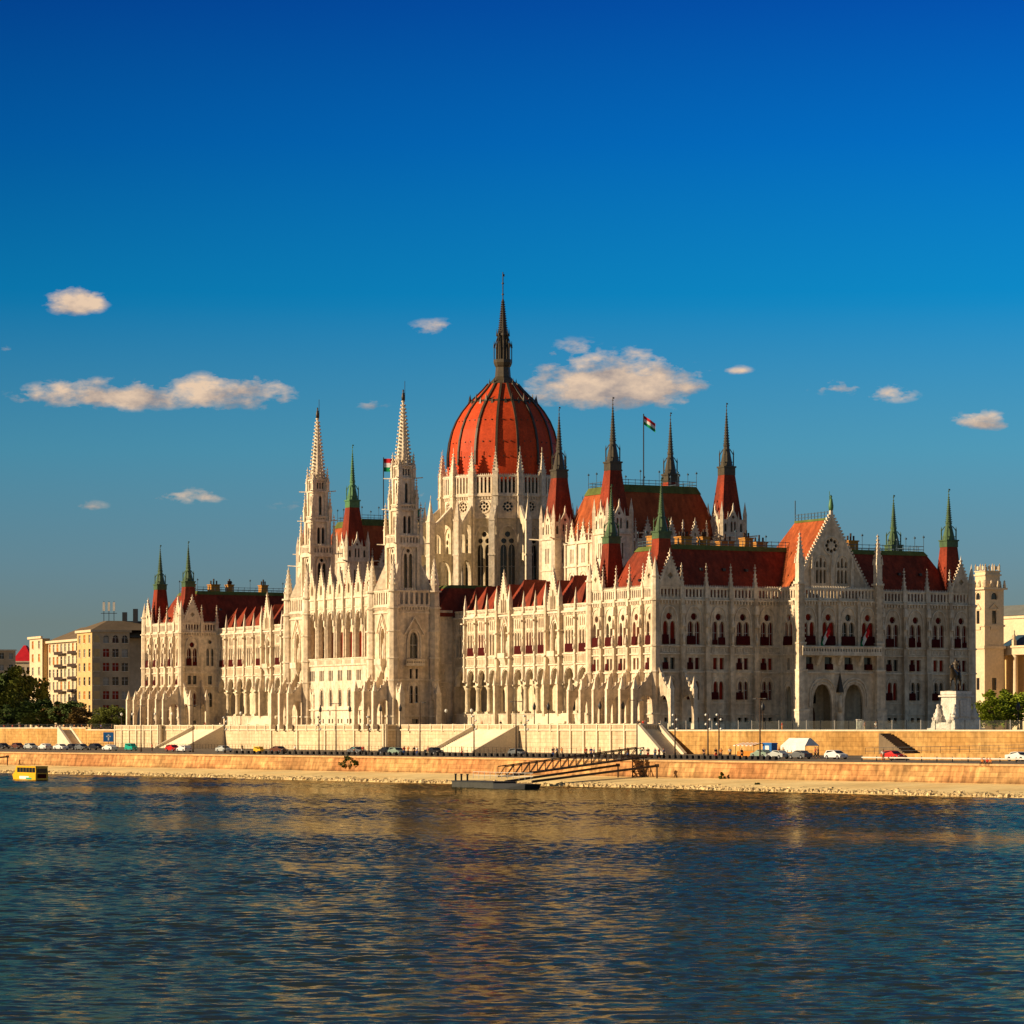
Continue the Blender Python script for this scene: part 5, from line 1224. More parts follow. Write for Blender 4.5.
def simple_house(name, label, x0, x1, ytop, depth, mat, roofmat=None, rh=0, rows=5, cols=4, deep=25, turn=0.0):
    A = Vector(((x0 - 512) / F * depth, depth)); B = Vector(((x1 - 512) / F * depth, depth + turn)); Ln, ang = wfr(A, B)
    r = thing(name, label, 'building'); mb = MB(); panes = []; zt_ = CAM_H + (HOR - ytop) / F * depth; zb_ = CAM_H - .5
    fr = (B.x, B.y, ang + PI)
    facade(mb, panes, fr, Ln, zb_, zt_, cols, rows, 1.4, 2.0, mat)
    mb.fr(*fr); mb.mat(mat); mb.box(0, Ln, -deep, -.5, zb_, zt_ - .05); mb.mat('coping'); mb.box(-.3, Ln + .3, 0, .4, zt_ - .1, zt_ + .3)
    w = mb.build('wall', r)
    for f_, P in panes: a, z, f, key = mk_pane(P, .3, random.choice(['glass_dark', 'glass_bright'])); inst(key, f, w, f_, a, 0, z)
    if roofmat:
        mb = MB().mat(roofmat); mb.fr(*fr); mb.hexa([(-.4, .4, zt_ + .3), (Ln + .4, .4, zt_ + .3), (Ln + .4, -deep, zt_ + .3), (-.4, -deep, zt_ + .3)], [(3, -deep * .35, zt_ + rh), (Ln - 3, -deep * .35, zt_ + rh), (Ln - 3, -deep * .65, zt_ + rh), (3, -deep * .65, zt_ + rh)]); mb.build('roof', r)
    return r
simple_house('office_building', 'plain grey brown building at the far left edge behind the trees', -30, 13, 650, 1150, 'grey_wall', None, 0, 7, 5, 20, 6)
simple_house('town_house', 'ochre town house with red roof glimpsed behind the trees on the left', 13, 32, 662, 1180, 'ochre_light', 'flag_red', 6, 5, 3, 15)

# museum on the right: octagonal-looking corner tower and columned front
mus = thing('museum_building', 'ochre columned palace with a corner tower behind the right end of the parliament', 'building')
MD = 1150.0; KS = MD / 800; k_ = MD / F; mz = lambda y: CAM_H + (HOR - y) * k_
tc = Vector(((987.5 - 512) * k_, MD))
mb = MB(); T3 = 2.75 * KS
def sq(mb, hw, z0, z1, t=0): mb.fr(tc.x, tc.y, YAW); mb.box(-hw * KS, hw * KS, -hw * KS, hw * KS, z0, z1, t)
mb.mat('ochre_light')
for q_ in range(4):
    mb.fr(tc.x, tc.y, YAW + q_ * PI / 2); hs = [lancet(0, mz(600), mz(593), 2.4, 4), rect(0, mz(624), mz(611), 1.8), rect(0, mz(690), mz(678), 1.8)]
    mb.wall(R4(-T3, T3, CAM_H - .5, mz(590)), hs, .5, T3)
    mb.mat('glass_dark'); mb.poly(R4(-1.6, 1.6, mz(692), mz(590)), [], lambda a, z: (a, T3 - .48, z)); mb.mat('ochre_light')
    mb.bar((-1.9, T3 + .2, mz(609)), (0, T3 + .2, mz(604)), .24); mb.bar((1.9, T3 + .2, mz(609)), (0, T3 + .2, mz(604)), .24); mb.box(-1.9, 1.9, T3, T3 + .35, mz(610), mz(609)); mb.box(-1.6, 1.6, T3, T3 + .4, mz(630), mz(626))
    hood(mb, archline(0, mz(599), mz(591.5), 3.2), .16, .2, T3)
    for x in (-T3, -1.4, 1.4, T3): mb.lathe(x, T3 + .3, [(.45, mz(588)), (.55, mz(586)), (.3, mz(583)), (.36, mz(582)), (.05, mz(580.5))], 6)
    for x in (-2.9, 0, 2.9): mb.box(x - .2, x + .2, 2.75, 3.1, mz(571), mz(566)); mb.pyr(x, 2.9, .3, mz(566), mz(563.5))
    for x in (-1.5, 1.5): mb.box(x - .5, x + .5, 3.0, 3.1, mz(570), mz(566.5))
for z0, z1, h in ((590, 588, 3.4), (627, 625, 3.0), (649, 646, 3.1), (576, 574.5, 2.4), (572, 571, 2.3)): sq(mb, h, mz(z0), mz(z1))
sq(mb, 2.1, mz(588), mz(571))
tw_ = mb.build('corner_tower', mus)
# west front running towards the viewer from the tower
sn = Vector((S_, -C_)); ML = 90.0; Bp = Vector(((1001 - 512) * k_, MD + 12)); fr = (Bp.x + sn.x * ML, Bp.y + sn.y * ML, YAW + PI / 2); PB = 7.5
mb = MB(); mb.fr(*fr); cs = [ML - 4 - PB * i for i in range(11)]
holes = [rect(c, mz(676), mz(662), 2.2) for c in cs] + [lancet(c, mz(696), mz(681), 2.2, 3) for c in cs] + [lancet(c, CAM_H + 1, mz(706), 2.6, 3) for c in cs]
mb.mat('ochre_wall'); mb.wall(R4(0, ML, CAM_H - .5, mz(655)), holes, .5); mb.mat('glass_dark'); mb.poly(R4(0, ML, CAM_H, mz(657)), [], lambda a, z: (a, -.49, z))
mb.mat('ochre_light'); mb.box(0, ML, 0, 4.0, mz(655), mz(648)); mb.box(0, ML, 0, 4.5, mz(648), mz(646)); mb.box(0, ML, 0, 4.3, mz(700), mz(697)); mb.box(0, ML, 0, 3.8, CAM_H - .5, mz(700))
for i in range(12): c = ML - .4 - PB * i; mb.box(c - .6, c + .6, 2.8, 4.0, mz(646), mz(640)); mb.lathe(c, 3.4, [(.45, mz(640)), (.6, mz(636)), (.25, mz(634)), (.35, mz(632)), (.05, mz(630))], 6)
w_ = mb.build('wall', mus)
for i in range(12):
    def f(): m_ = MB().mat('ochre_light'); m_.lathe(0, 2.8, [(1.05, mz(697)), (.85, mz(695)), (.72, mz(658)), (1.1, mz(655))], 12); return m_.build('column')
    inst('muscol', f, w_, fr, ML - .4 - PB * i)
mb = MB(); mb.fr(*fr); mb.mat('ochre_light'); mb.box(0, ML + 40, -26, -14, CAM_H, mz(614)); mb.box(0, ML + 40, -14, -13.4, mz(616), mz(613))
mb.mat('slate_grey'); mb.hexa([(0, -13, mz(613)), (ML + 41, -13, mz(613)), (ML + 41, -40, mz(613)), (0, -40, mz(613))], [(0, -22, mz(601)), (ML + 38, -22, mz(601)), (ML + 38, -30, mz(601)), (0, -30, mz(601))])
mb.mat('slate_blue'); mb.hexa([(0, -.5, mz(646)), (ML - 1, -.5, mz(646)), (ML - 1, -13.9, mz(646)), (0, -13.9, mz(646))], [(0, -7, mz(634)), (ML - 3, -7, mz(634)), (ML - 3, -9, mz(634)), (0, -9, mz(634))]); mb.build('roof', mus)

# ------------------------------------------------------------------ equestrian monument
MP = Vector(((956 - 512) / F * 590, 590, CAM_H + G)); mz2 = lambda y: (HOR - y) / F * 590 - G
mon = thing('equestrian_monument', 'dark bronze rider on horseback on a tall white stone pedestal right of the palace', 'monument', MP, YAW + .25)
mb = MB().mat('plinth_white')
mb.box(-4.0, 4.0, -3.2, 3.2, 0, .6); mb.box(-3.5, 3.5, -2.8, 2.8, .6, 1.6, .1); mb.box(-2.2, 2.2, -1.9, 1.9, 1.6, 6.5, .25); mb.box(-2.35, 2.35, -2.05, 2.05, 6.1, 6.35); mb.box(-2.1, 2.1, -1.8, 1.8, 6.5, 7.1)
mb.box(-1.2, 1.2, -2.1, -1.8, 2.6, 5.6, .05)
for sx_, sy_ in ((-1, -1), (1, -1), (1, 1), (-1, 1)):
    mb.box(sx_ * 2.7 - .7, sx_ * 2.7 + .7, sy_ * 1.9 - .7, sy_ * 1.9 + .7, 1.5, 2.3, .1)
    mb.lathe(sx_ * 2.6, sy_ * 1.9, [(.75, 2.3), (.8, 2.8), (.5, 3.3), (.42, 3.9), (.2, 4.15), (.3, 4.45), (.26, 4.7), (.08, 4.85)], 8); mb.lathe(sx_ * 3.2, sy_ * 1.5, [(.5, 1.5), (.62, 2.0), (.5, 2.5), (.2, 2.7), (.27, 2.95), (.06, 3.2)], 7)
    mb.bar((sx_ * 2.6, sy_ * 1.9, 3.6), (sx_ * 3.3, sy_ * 2.2, 2.9), .2, 6); mb.bar((sx_ * 2.6, sy_ * 1.9, 2.6), (sx_ * 3.6, sy_ * 2.3, 2.2), .28, 6)
mb.mat('bronze_dark'); mb.box(-1.9, 1.9, -.9, .9, 7.1, 7.25)
mb.build('pedestal', mon)
def skin_mesh(name, J, E, sub=1):
    me = bpy.data.meshes.new('sk'); me.from_pydata([j[:3] for j in J], E, []); o = bpy.data.objects.new('sk', me); COL.objects.link(o)
    md = o.modifiers.new('s', 'SKIN'); md.use_smooth_shade = True
    if not me.skin_vertices: me.skin_vertices.new() if hasattr(me.skin_vertices, 'new') else None
    bm = bmesh.new(); bm.from_mesh(me); lay = bm.verts.layers.skin.verify(); bm.verts.ensure_lookup_table()
    for i, j in enumerate(J): r = j[3]; bm.verts[i][lay].radius = (r, r) if not isinstance(r, tuple) else r; bm.verts[i][lay].use_root = (i == 0)
    bm.to_mesh(me); bm.free()
    if sub: md2 = o.modifiers.new('u', 'SUBSURF'); md2.levels = sub; md2.render_levels = sub
    dg = bpy.context.evaluated_depsgraph_get(); nm = bpy.data.meshes.new_from_object(o.evaluated_get(dg)); nm.name = name
    bpy.data.objects.remove(o); return nm
def mesh_obj(name, me, mat, parent, loc=(0, 0, 0), sc=None):
    me.materials.clear(); me.materials.append(MAT[mat]); o = bpy.data.objects.new(name, me); COL.objects.link(o); o.parent = parent; o.location = loc
    if sc: o.scale = (sc, sc, sc)
    return o
J = [(0, 0, 1.75, .42), (.9, 0, 1.8, .46), (-.75, 0, 1.8, .48), (1.35, 0, 2.15, .3), (1.75, 0, 2.65, .2), (2.05, 0, 2.7, .17), (2.4, 0, 2.4, .11),
     (.95, .22, 1.2, .18), (1.0, .24, .65, .1), (.95, .24, .08, .1), (1.0, -.22, 1.25, .18), (1.35, -.24, .9, .1), (1.2, -.24, .45, .09),
     (-.9, .24, 1.25, .24), (-.75, .25, .95, .15), (-1.0, .25, .62, .1), (-.95, .25, .08, .1), (-.9, -.24, 1.25, .24), (-.65, -.25, .95, .15), (-.85, -.25, .6, .1), (-.7, -.25, .08, .1), (-1.25, 0, 1.9, .14), (-1.5, 0, 1.5, .14), (-1.5, 0, .9, .06)]
E_ = [(0, 1), (0, 2), (1, 3), (3, 4), (4, 5), (5, 6), (1, 7), (7, 8), (8, 9), (1, 10), (10, 11), (11, 12), (2, 13), (13, 14), (14, 15), (15, 16), (2, 17), (17, 18), (18, 19), (19, 20), (2, 21), (21, 22), (22, 23)]
mesh_obj('horse', skin_mesh('horse', J, E_), 'bronze_dark', mon, (0, 0, 7.2), 1.6).rotation_euler.z = PI + .45
J = [(0, 0, 2.1, .28), (0.02, 0, 2.6, .3), (.05, 0, 3.0, .3), (.07, 0, 3.25, .11), (.1, 0, 3.48, .17), (.1, .3, 3.05, .12), (.3, .38, 2.75, .09), (.65, .2, 2.65, .07), (.1, -.3, 3.05, .12), (.15, -.5, 2.7, .09), (.45, -.5, 2.5, .07), (.25, .42, 2.0, .2), (.3, .5, 1.5, .13), (.35, .5, 1.05, .1), (.25, -.42, 2.0, .2), (.3, -.5, 1.5, .13), (.35, -.5, 1.05, .1), (-.3, 0, 2.5, .2), (-.5, 0, 2.0, .16)]
E_ = [(0, 1), (1, 2), (2, 3), (3, 4), (2, 5), (5, 6), (6, 7), (2, 8), (8, 9), (9, 10), (0, 11), (11, 12), (12, 13), (0, 14), (14, 15), (15, 16), (1, 17), (17, 18)]
mesh_obj('rider', skin_mesh('rider', J, E_), 'bronze_dark', mon, (0, 0, 7.2), 1.6).rotation_euler.z = PI + .45

# ------------------------------------------------------------------ trees
def crown_mesh(seed, R, H, n_cl, n_leaf, size, mat, z0=0.0):
    rnd = random.Random(seed); mb = MB().mat(mat); cl = []
    for _ in range(n_cl):
        while True:
            x, y, z = rnd.uniform(-1, 1), rnd.uniform(-1, 1), rnd.uniform(-1, 1); rr = x * x + y * y + z * z
            if .18 < rr < 1: break
        cl.append((x * R, y * R, z0 + H / 2 + z * H / 2, rnd.uniform(.16, .34) * R))
    for cx, cy, cz, r in cl:
        for _ in range(n_leaf):
            d = Vector((rnd.gauss(0, 1), rnd.gauss(0, 1), rnd.gauss(0, .8))); d = d.normalized() * r * rnd.random() ** .4
            c = Vector((cx, cy, cz)) + d; u_ = Vector((rnd.gauss(0, 1), rnd.gauss(0, 1), rnd.gauss(0, 1))).normalized(); w = u_.orthogonal().normalized(); s = size * rnd.uniform(.6, 1.3)
            mb.face([mb.p(*(c + u_ * s)), mb.p(*(c + w * s * .6)), mb.p(*(c - u_ * s)), mb.p(*(c - w * s * .6))])
    o = mb.build('crown'); return o
CROWN = {}
def tree(name, label, px, y_top, depth, width, mat, group, base=CAM_H + G, seed=None, y_bot=None):
    H_ = CAM_H + (HOR - y_top) / F * depth - base; k = (mat, seed or 0)
    x = (px - 512) / F * depth; t = thing(name, label, 'tree', (x, depth, base), random.random() * 6, group)
    if k not in CROWN: o = crown_mesh(hash(k[1]) + len(mat), 1.0, 2.0, 46, 70, .085, mat); CROWN[k] = o; o.parent = t
    else: o = link_copy(CROWN[k], t)
    o.scale = (width / 2, width / 2, H_ * .41); o.location = (0, 0, H_ * .18)
    mb = MB().mat('bark'); h = H_ * .7; mb.bar((0, 0, -.3), (0.1, .1, h * .5), .32, 7, .22); mb.bar((.1, .1, h * .5), (0, 0, h), .22, 6, .08)
    for i in range(6):
        a = i * 1.1; z = h * (.35 + .08 * i); mb.bar((.05, .05, z), (width * .3 * math.cos(a), width * .3 * math.sin(a), z + h * .3), .13, 5, .04)
    mb.build('trunk', t); return t
specs = [(-4, 672, 960, 17, 'leaf_dark', 'darkest broad tree cut by the left edge'), (12, 690, 930, 10, 'leaf_mid', 'lower olive tree near the left edge below a taller dark one'), (22, 664, 1000, 15, 'leaf_mid', 'tallest olive tree in front of the red roofed house'),
         (34, 700, 925, 13, 'leaf_dark', 'low dark tree below the left end of the apartment block'), (47, 700, 940, 11, 'leaf_dark', 'dark tree in front of the ochre apartment front, second from its left'), (58, 703, 930, 9, 'leaf_rust', 'rust tinged tree before the apartment front'),
         (68, 702, 935, 11, 'leaf_dark', 'dark tree before the middle of the apartment block'), (80, 708, 925, 8, 'leaf_rust', 'small rusty tree left of the apartment corner'), (112, 706, 930, 9, 'leaf_mid', 'yellowish green tree before the grey side of the apartment block'), (5, 703, 905, 10, 'leaf_dark', 'low dark shrubby tree by the left parapet'), (100, 714, 915, 6, 'leaf_mid', 'small tree at the foot of the apartment corner'), (40, 712, 900, 9, 'leaf_mid', 'low green tree close behind the left ochre wall')]
def wall_depth(x, back):
    k = (x - 512) / F; u = (CX - 5.6 * C_ - k * (CY - 5.6 * S_)) / (S_ + k * C_); return CY + u * C_ - 5.6 * S_ + back
for i, (px, yt, d, w, m_, lb) in enumerate(specs):
    d = max(wall_depth(px, 14 + (d - 900) * .5), 0); tree('broadleaf_tree', lb, px, yt, d, w, m_, 'trees left of the palace', seed=i % 4)
for i, (px, yt, d, w, lb) in enumerate(((1006, 688, 606, 8.5, 'bright green tree right of the monument, highest of the group'), (993, 699, 600, 5.0, 'smaller bright tree just right of the monument pedestal'), (1021, 692, 602, 8, 'bright green tree cut by the right edge'), (980, 702, 612, 3.4, 'slender bright tree partly behind the monument'))):
    tree('broadleaf_tree', lb, px, yt, d, w, 'leaf_bright', 'trees right of the monument', seed=10 + i % 2)
# shrubs growing on the bank and out of the quay wall
def shrub(label, p, w, h, mat='leaf_dark', seed=3):
    o = crown_mesh(seed, w / 2, h, 14, 60, .16, mat); o.name = 'shrub'; o.location = p; tag(o, label, 'shrub')
p = road_pt(345, -.9); shrub('dark green shrub growing out of the middle of the quay wall', (p.x, p.y, 1.9), 3.4, 2.4)
p = road_pt(354, -.9); shrub('tiny green shrub right beside the larger one on the quay wall', (p.x, p.y, 2.2), 1.3, 1.4, 'leaf_mid', 5)
p = road_pt(722, -1.6); shrub('olive weed bush at the foot of the quay wall', (p.x, p.y, 1.0), 1.0, 1.5, 'leaf_mid', 8)
p = road_pt(758, -14); shrub('tiny weed bush low on the sandy bank', (p.x, p.y, .5), .9, .7, 'leaf_dark', 9)

# ------------------------------------------------------------------ vehicles
def extr(mb, prof, y0, y1, inset_from=None, ins=.12):
    f = lambda y: (lambda x, z: (x, y * (1 - (ins if inset_from and z > inset_from else 0)), z)); mb.slab(prof, [], f(y0), f(y1))
def mk_car(kind):
    t = bpy.data.objects.new('car', None); COL.objects.link(t); w = .88
    if kind == 'van': body = [(-2.3, .35), (-2.3, 1.9), (-2.1, 2.1), (1.1, 2.1), (1.6, 1.35), (2.3, 1.1), (2.4, .7), (2.4, .35)]; glass = [(-1.9, 1.3), (-1.9, 1.85), (1.05, 1.85), (1.4, 1.3)]; g0 = 1.2
    elif kind == 'hatch': body = [(-1.95, .32), (-2.0, .9), (-1.9, 1.0), (-1.55, 1.42), (-.2, 1.5), (.4, 1.4), (1.05, .98), (1.85, .82), (2.0, .6), (2.0, .32)]; glass = [(-1.6, 1.0), (-1.4, 1.34), (-.2, 1.42), (.35, 1.33), (.85, 1.0)]; g0 = .99
    else: body = [(-2.2, .32), (-2.25, .85), (-2.1, .98), (-1.5, 1.02), (-.95, 1.38), (.1, 1.44), (.5, 1.36), (1.1, .98), (2.0, .84), (2.2, .6), (2.2, .32)]; glass = [(-1.35, 1.03), (-.9, 1.3), (.1, 1.37), (.45, 1.3), (.95, 1.0)]; g0 = .99
    mb = MB().mat('paint_white'); extr(mb, body, -w, w, g0); mb.build('body', t)
    mb = MB().mat('glass_dark'); f = lambda y: (lambda x, z: (x, y * .97 * (1 - (.12 if z > g0 else 0)) , z)); mb.slab(glass, [], f(-w - .04), f(w + .04)); 
    mb.hexa([(glass[-1][0] + .12, -.7, glass[-1][1] + .02), (glass[-1][0] + .12, .7, glass[-1][1] + .02), (glass[-2][0] + .1, .66, glass[-2][1] + .02), (glass[-2][0] + .1, -.66, glass[-2][1] + .02)], [(glass[-1][0] + .16, -.7, glass[-1][1] + .05), (glass[-1][0] + .16, .7, glass[-1][1] + .05), (glass[-2][0] + .14, .66, glass[-2][1] + .05), (glass[-2][0] + .14, -.66, glass[-2][1] + .05)]); mb.build('windows', t)
    xs = (-1.3, 1.35)
    for x in xs:
        for sy in (-1, 1):
            mb = MB().mat('tyre'); mb.bar((0, -.1, 0), (0, .1, 0), .34, 14); tw = mb.build('wheel', t, (x, sy * .82, .34)); mb = MB().mat('rim'); mb.bar((0, -.12, 0), (0, .12, 0), .2, 10); mb.build('rim', tw)
    for sy in (-.6, .6):
        mb = MB().mat('headlight'); mb.box(-.04, .04, -.16, .16, -.07, .07); mb.build('headlight', t, (body[-2][0] - .02, sy, .68)); mb = MB().mat('tail'); mb.box(-.04, .04, -.14, .14, -.09, .09); mb.build('tail_light', t, (body[1][0] + .02, sy, .78))
    return t
CARS = {k: mk_car(k) for k in ('sedan', 'hatch', 'van')}; used = set()
RDIR = math.atan2(QD.y, QD.x)
def car(kind, paint, px, d, label, flip=0, sc=1.0):
    t = CARS[kind] if kind not in used else copy_tree(CARS[kind])
    used.add(kind); t.name = 'parked_car' if kind != 'van' else 'parked_van'
    p = road_pt(px, d); t.location = p; t.rotation_euler.z = RDIR + (PI if flip else 0) + random.uniform(-.04, .04); t.scale = (sc,) * 3
    tag(t, label, 'car' if kind != 'van' else 'van', 'vehicles on the quay road')
    for c in t.children:
        if c.name.startswith('body'): c.material_slots[0].link = 'OBJECT'; c.material_slots[0].material = MAT['paint_' + paint]
for a in [('sedan', 'black', 3, 24, 'dark car cut by the left edge of the quay road'), ('hatch', 'brown', 18, 24, 'dark red brown car second from the left edge'), ('hatch', 'silver', 31, 22, 'silver hatchback before the ochre wall, left of the white car'),
          ('hatch', 'white', 45, 20, 'white hatchback before the ochre wall below the apartment block', 1), ('sedan', 'white', 61, 20, 'white sedan before the dark ramp stair on the left'), ('sedan', 'black', 73, 22, 'black car right of the white sedan by the ramp stair'),
          ('hatch', 'grey', 82, 20, 'dark grey car under the apartment corner'), ('hatch', 'black', 96, 24, 'black car left of the blue sign, partly hidden'), ('sedan', 'white', 110, 18, 'low white car just below the blue sign', 1), ('van', 'teal', 131, 20, 'bright teal green van at the left foot of the terrace wall', 0, .8),
          ('hatch', 'red', 173, 18, 'red car left of a white one below the far end block'), ('hatch', 'white', 184, 15, 'white car right beside the red one below the far end block', 1), ('sedan', 'silver', 224, 16, 'silver car at the foot of the farther broad stair'), ('van', 'yellow', 259, 16, 'bright yellow van on the road below the farther tower', 0, .62),
          ('sedan', 'brown', 279, 16, 'dark brown car right of the yellow van'), ('sedan', 'grey', 357, 16, 'dark grey car left of the red topped walkers below the loggia'), ('sedan', 'black', 388, 16, 'black car below the nearer tower'), ('hatch', 'sage', 397, 12, 'grey green car overlapping a black one below the nearer tower'),
          ('sedan', 'black', 434, 16, 'black car left of the nearer broad stair foot'), ('hatch', 'grey', 518, 11, 'dark grey hatchback right of the nearer broad stair'),
          ('sedan', 'sage', 762, 18, 'pale grey green car before the orange stall', 1), ('sedan', 'silver', 778, 14, 'silver car below the blue cabin', 1), ('sedan', 'grey', 800, 15, 'grey car before the white tent', 1), ('hatch', 'white', 836, 16, 'white hatchback right of the white tent'),
          ('hatch', 'red', 893, 16, 'bright red car behind the guard rail at the right'), ('sedan', 'white', 1019, 17, 'pale car cut by the right edge of the road')]:
    car(*a)
# ---- yellow amphibious bus on the river
bb = at(31, 779.5, -CAM_H); bb.z = 0
bus = thing('amphibious_bus', 'yellow amphibious sightseeing bus floating on the river at the left', 'boat', bb, math.radians(35.2 + 90 + 55))
bus.rotation_euler.z = math.atan2(.86, -.5)
mb = MB().mat('paint_yellow'); Lh = 5.3
hull = [(-Lh, 0), (-Lh, 1.2), (Lh, 1.2), (Lh + .9, .9), (Lh + .2, -.3), (-Lh, -.3)]
mb.slab(hull, [], lambda x, z: (x, -1.25, z), lambda x, z: (x, 1.25, z))
cab = [(-Lh, 1.2), (-Lh + .1, 2.4), (Lh - 1.0, 2.4), (Lh + .1, 1.2)]
mb.slab(cab, [], lambda x, z: (x, -1.2, z), lambda x, z: (x, 1.2, z)); mb.box(-Lh, Lh - .9, -1.25, 1.25, 2.4, 2.55)
mb.mat('flag_white'); mb.box(-2.0, 2.6, 1.25, 1.27, .15, .65); mb.box(-2.0, 2.6, -1.27, -1.25, .15, .65); mb.mat('paint_teal'); mb.box(-3.4, -.6, 1.27, 1.28, .1, .4); mb.box(1, 3.2, -1.28, -1.27, .1, .4)
mb.build('hull', bus)
for sy in (-1, 1):
    mb = MB().mat('glass_dark')
    for i in range(6): mb.box(-5.0 + i * 1.5, -3.65 + i * 1.5, sy * 1.2, sy * 1.23, 1.35, 2.25)
    mb.build('side_windows', bus)
mb = MB().mat('glass_dark'); mb.hexa([(Lh - .05, -1.05, 1.4), (Lh - .05, 1.05, 1.4), (Lh - .8, 1.0, 2.45), (Lh - .8, -1.0, 2.45)], [(Lh + .08, -1.05, 1.4), (Lh + .08, 1.05, 1.4), (Lh - .68, 1.0, 2.45), (Lh - .68, -1.0, 2.45)]); mb.build('windscreen', bus)
mb = MB().mat('awning_red'); mb.box(-Lh - .03, -Lh, -.9, .9, .3, 1.1); mb.mat('glass_dark'); mb.box(-Lh - .03, -Lh + .02, -1.0, 1.0, 1.3, 2.1); mb.build('rear_door', bus)
mb = MB().mat('iron_dark'); mb.bar((-.5, 0, 2.8), (-.5, 0, 3.7), .05); mb.bar((2, .8, 2.8), (2, .8, 3.3), .05); mb.build('mast', bus)

# ------------------------------------------------------------------ landing pontoon and gangway
pa, pb = at(463, 787, -CAM_H), at(531, 789.5, -CAM_H)
d = Vector((pb.x - pa.x, pb.y - pa.y)); Lp = d.length; ang = math.atan2(d.y, d.x)
pon = thing('landing_pontoon', 'dark grey floating landing pontoon moored below the gangway', 'pontoon', (pa.x, pa.y, 0), ang)
mb = MB().mat('pontoon_grey'); mb.box(0, Lp * .62, -2, 2, -.4, .95); mb.mat('pontoon_black'); mb.hexa([(Lp * .62, -2, -.4), (Lp, -1.2, -.4), (Lp, 1.2, -.4), (Lp * .62, 2, -.4)], [(Lp * .62, -2.0, .85), (Lp + .8, -1.4, .85), (Lp + .8, 1.4, .85), (Lp * .62, 2, .85)]); mb.mat('iron_dark'); mb.box(-.1, Lp * .63, -2.1, 2.1, .95, 1.1); mb.build('hull', pon)
for x in (.4, 2.6, 4.9): 
    mb = MB().mat('pontoon_black'); mb.lathe(0, 0, [(.16, 1.1), (.16, 2.0), (.24, 2.1), (.24, 2.2)], 8); mb.build('bollard', pon, (x, -1.5, 0))
mb = MB().mat('window_frame')
for i in range(11): x = .5 + i * Lp * .085; mb.bar((x, 1.6, 1.4), (x, 1.6, 2.5), .04)
for z in (1.95, 2.5): mb.bar((.5, 1.6, z), (Lp * .9, 1.6, z), .04)
mb.build('railing', pon)
ga = Vector(((502 - 512) / F * 548, 548, 1.6)); gb = road_pt(640, 1.0); gb.z = 4.6
gw = thing('gangway', 'dark steel truss gangway climbing from the pontoon to the quay', 'gangway')
def truss(name, A, B, off, h, mat, parent, n=18):
    mb = MB().mat(mat); d = (B - A); s = Vector((d.y, -d.x, 0)).normalized() * off; up = Vector((0, 0, h)); A_, B_ = A + s, B + s
    mb.bar(A_, B_, .11); mb.bar(A_ + up, B_ + up, .11)
    for i in range(n):
        p0, p1 = A_ + d * i / n, A_ + d * (i + 1) / n; mb.bar(p0, p0 + up, .08); mb.bar(p0, p1 + up, .07)
    mb.bar(B_, B_ + up, .08); return mb.build(name, parent)
truss('truss_side', ga, gb, 1.0, 1.7, 'steel_brown', gw); truss('truss_side', ga, gb, -1.0, 1.7, 'steel_brown', gw)
mb = MB().mat('steel_brown'); s = Vector(((gb - ga).y, -(gb - ga).x, 0)).normalized(); mb.hexa([tuple(ga - s), tuple(gb - s), tuple(gb + s), tuple(ga + s)], [tuple(ga - s + Vector((0, 0, .12))), tuple(gb - s + Vector((0, 0, .12))), tuple(gb + s + Vector((0, 0, .12))), tuple(ga + s + Vector((0, 0, .12)))]); mb.build('deck', gw)
# pier post under its upper end
mb = MB().mat('steel_brown'); p = road_pt(638, -1.8)
for dx in (-.9, .9): mb.bar((p.x + dx, p.y, .3), (p.x + dx, p.y, 4.9), .14)
for i in range(5): z = .6 + i * .85; mb.bar((p.x - .9, p.y, z), (p.x + .9, p.y, z + .85), .08); mb.bar((p.x + .9, p.y, z), (p.x - .9, p.y, z + .85), .08); mb.bar((p.x - .9, p.y, z), (p.x + .9, p.y, z), .08)
mb.box(p.x - 2.6, p.x + 2.6, p.y - .3, p.y + .3, 4.7, 5.0); mb.build('support_frame', gw)
for lb, x1, d1, xx in (('upper dark mooring boom from the pontoon to the bank post', 618, -3, 505), ('lower longer dark mooring boom reaching right to a post', 657, -3.5, 532)):
    mo = thing('mooring_boom', lb, 'boom', group='mooring booms of the pontoon'); e = road_pt(x1, d1); a_ = Vector(((xx - 512) / F * 543, 543, .9))
    mb = MB().mat('steel_brown'); mb.bar(a_, (e.x, e.y, 3.3), .2, 6); mb.build('boom', mo); mb = MB().mat('steel_brown'); mb.bar((e.x, e.y, .2), (e.x, e.y, 3.6), .13, 6); mb.box(e.x - .35, e.x + .35, e.y - .35, e.y + .35, 3.1, 3.6); mb.build('post', mo)
mo = thing('mooring_boom', 'end of a dark boom on a post at the far left of the bank', 'boom', group='mooring booms of the pontoon'); e = road_pt(7.5, -3)
mb = MB().mat('steel_brown'); mb.bar((e.x - 12, e.y - 8, 2.2), (e.x, e.y, 3.2), .18, 6); mb.build('boom', mo); mb = MB().mat('steel_brown'); mb.bar((e.x, e.y, .5), (e.x, e.y, 3.4), .12, 6); mb.box(e.x - .3, e.x + .3, e.y - .3, e.y + .3, 3.0, 3.5); mb.build('post', mo)

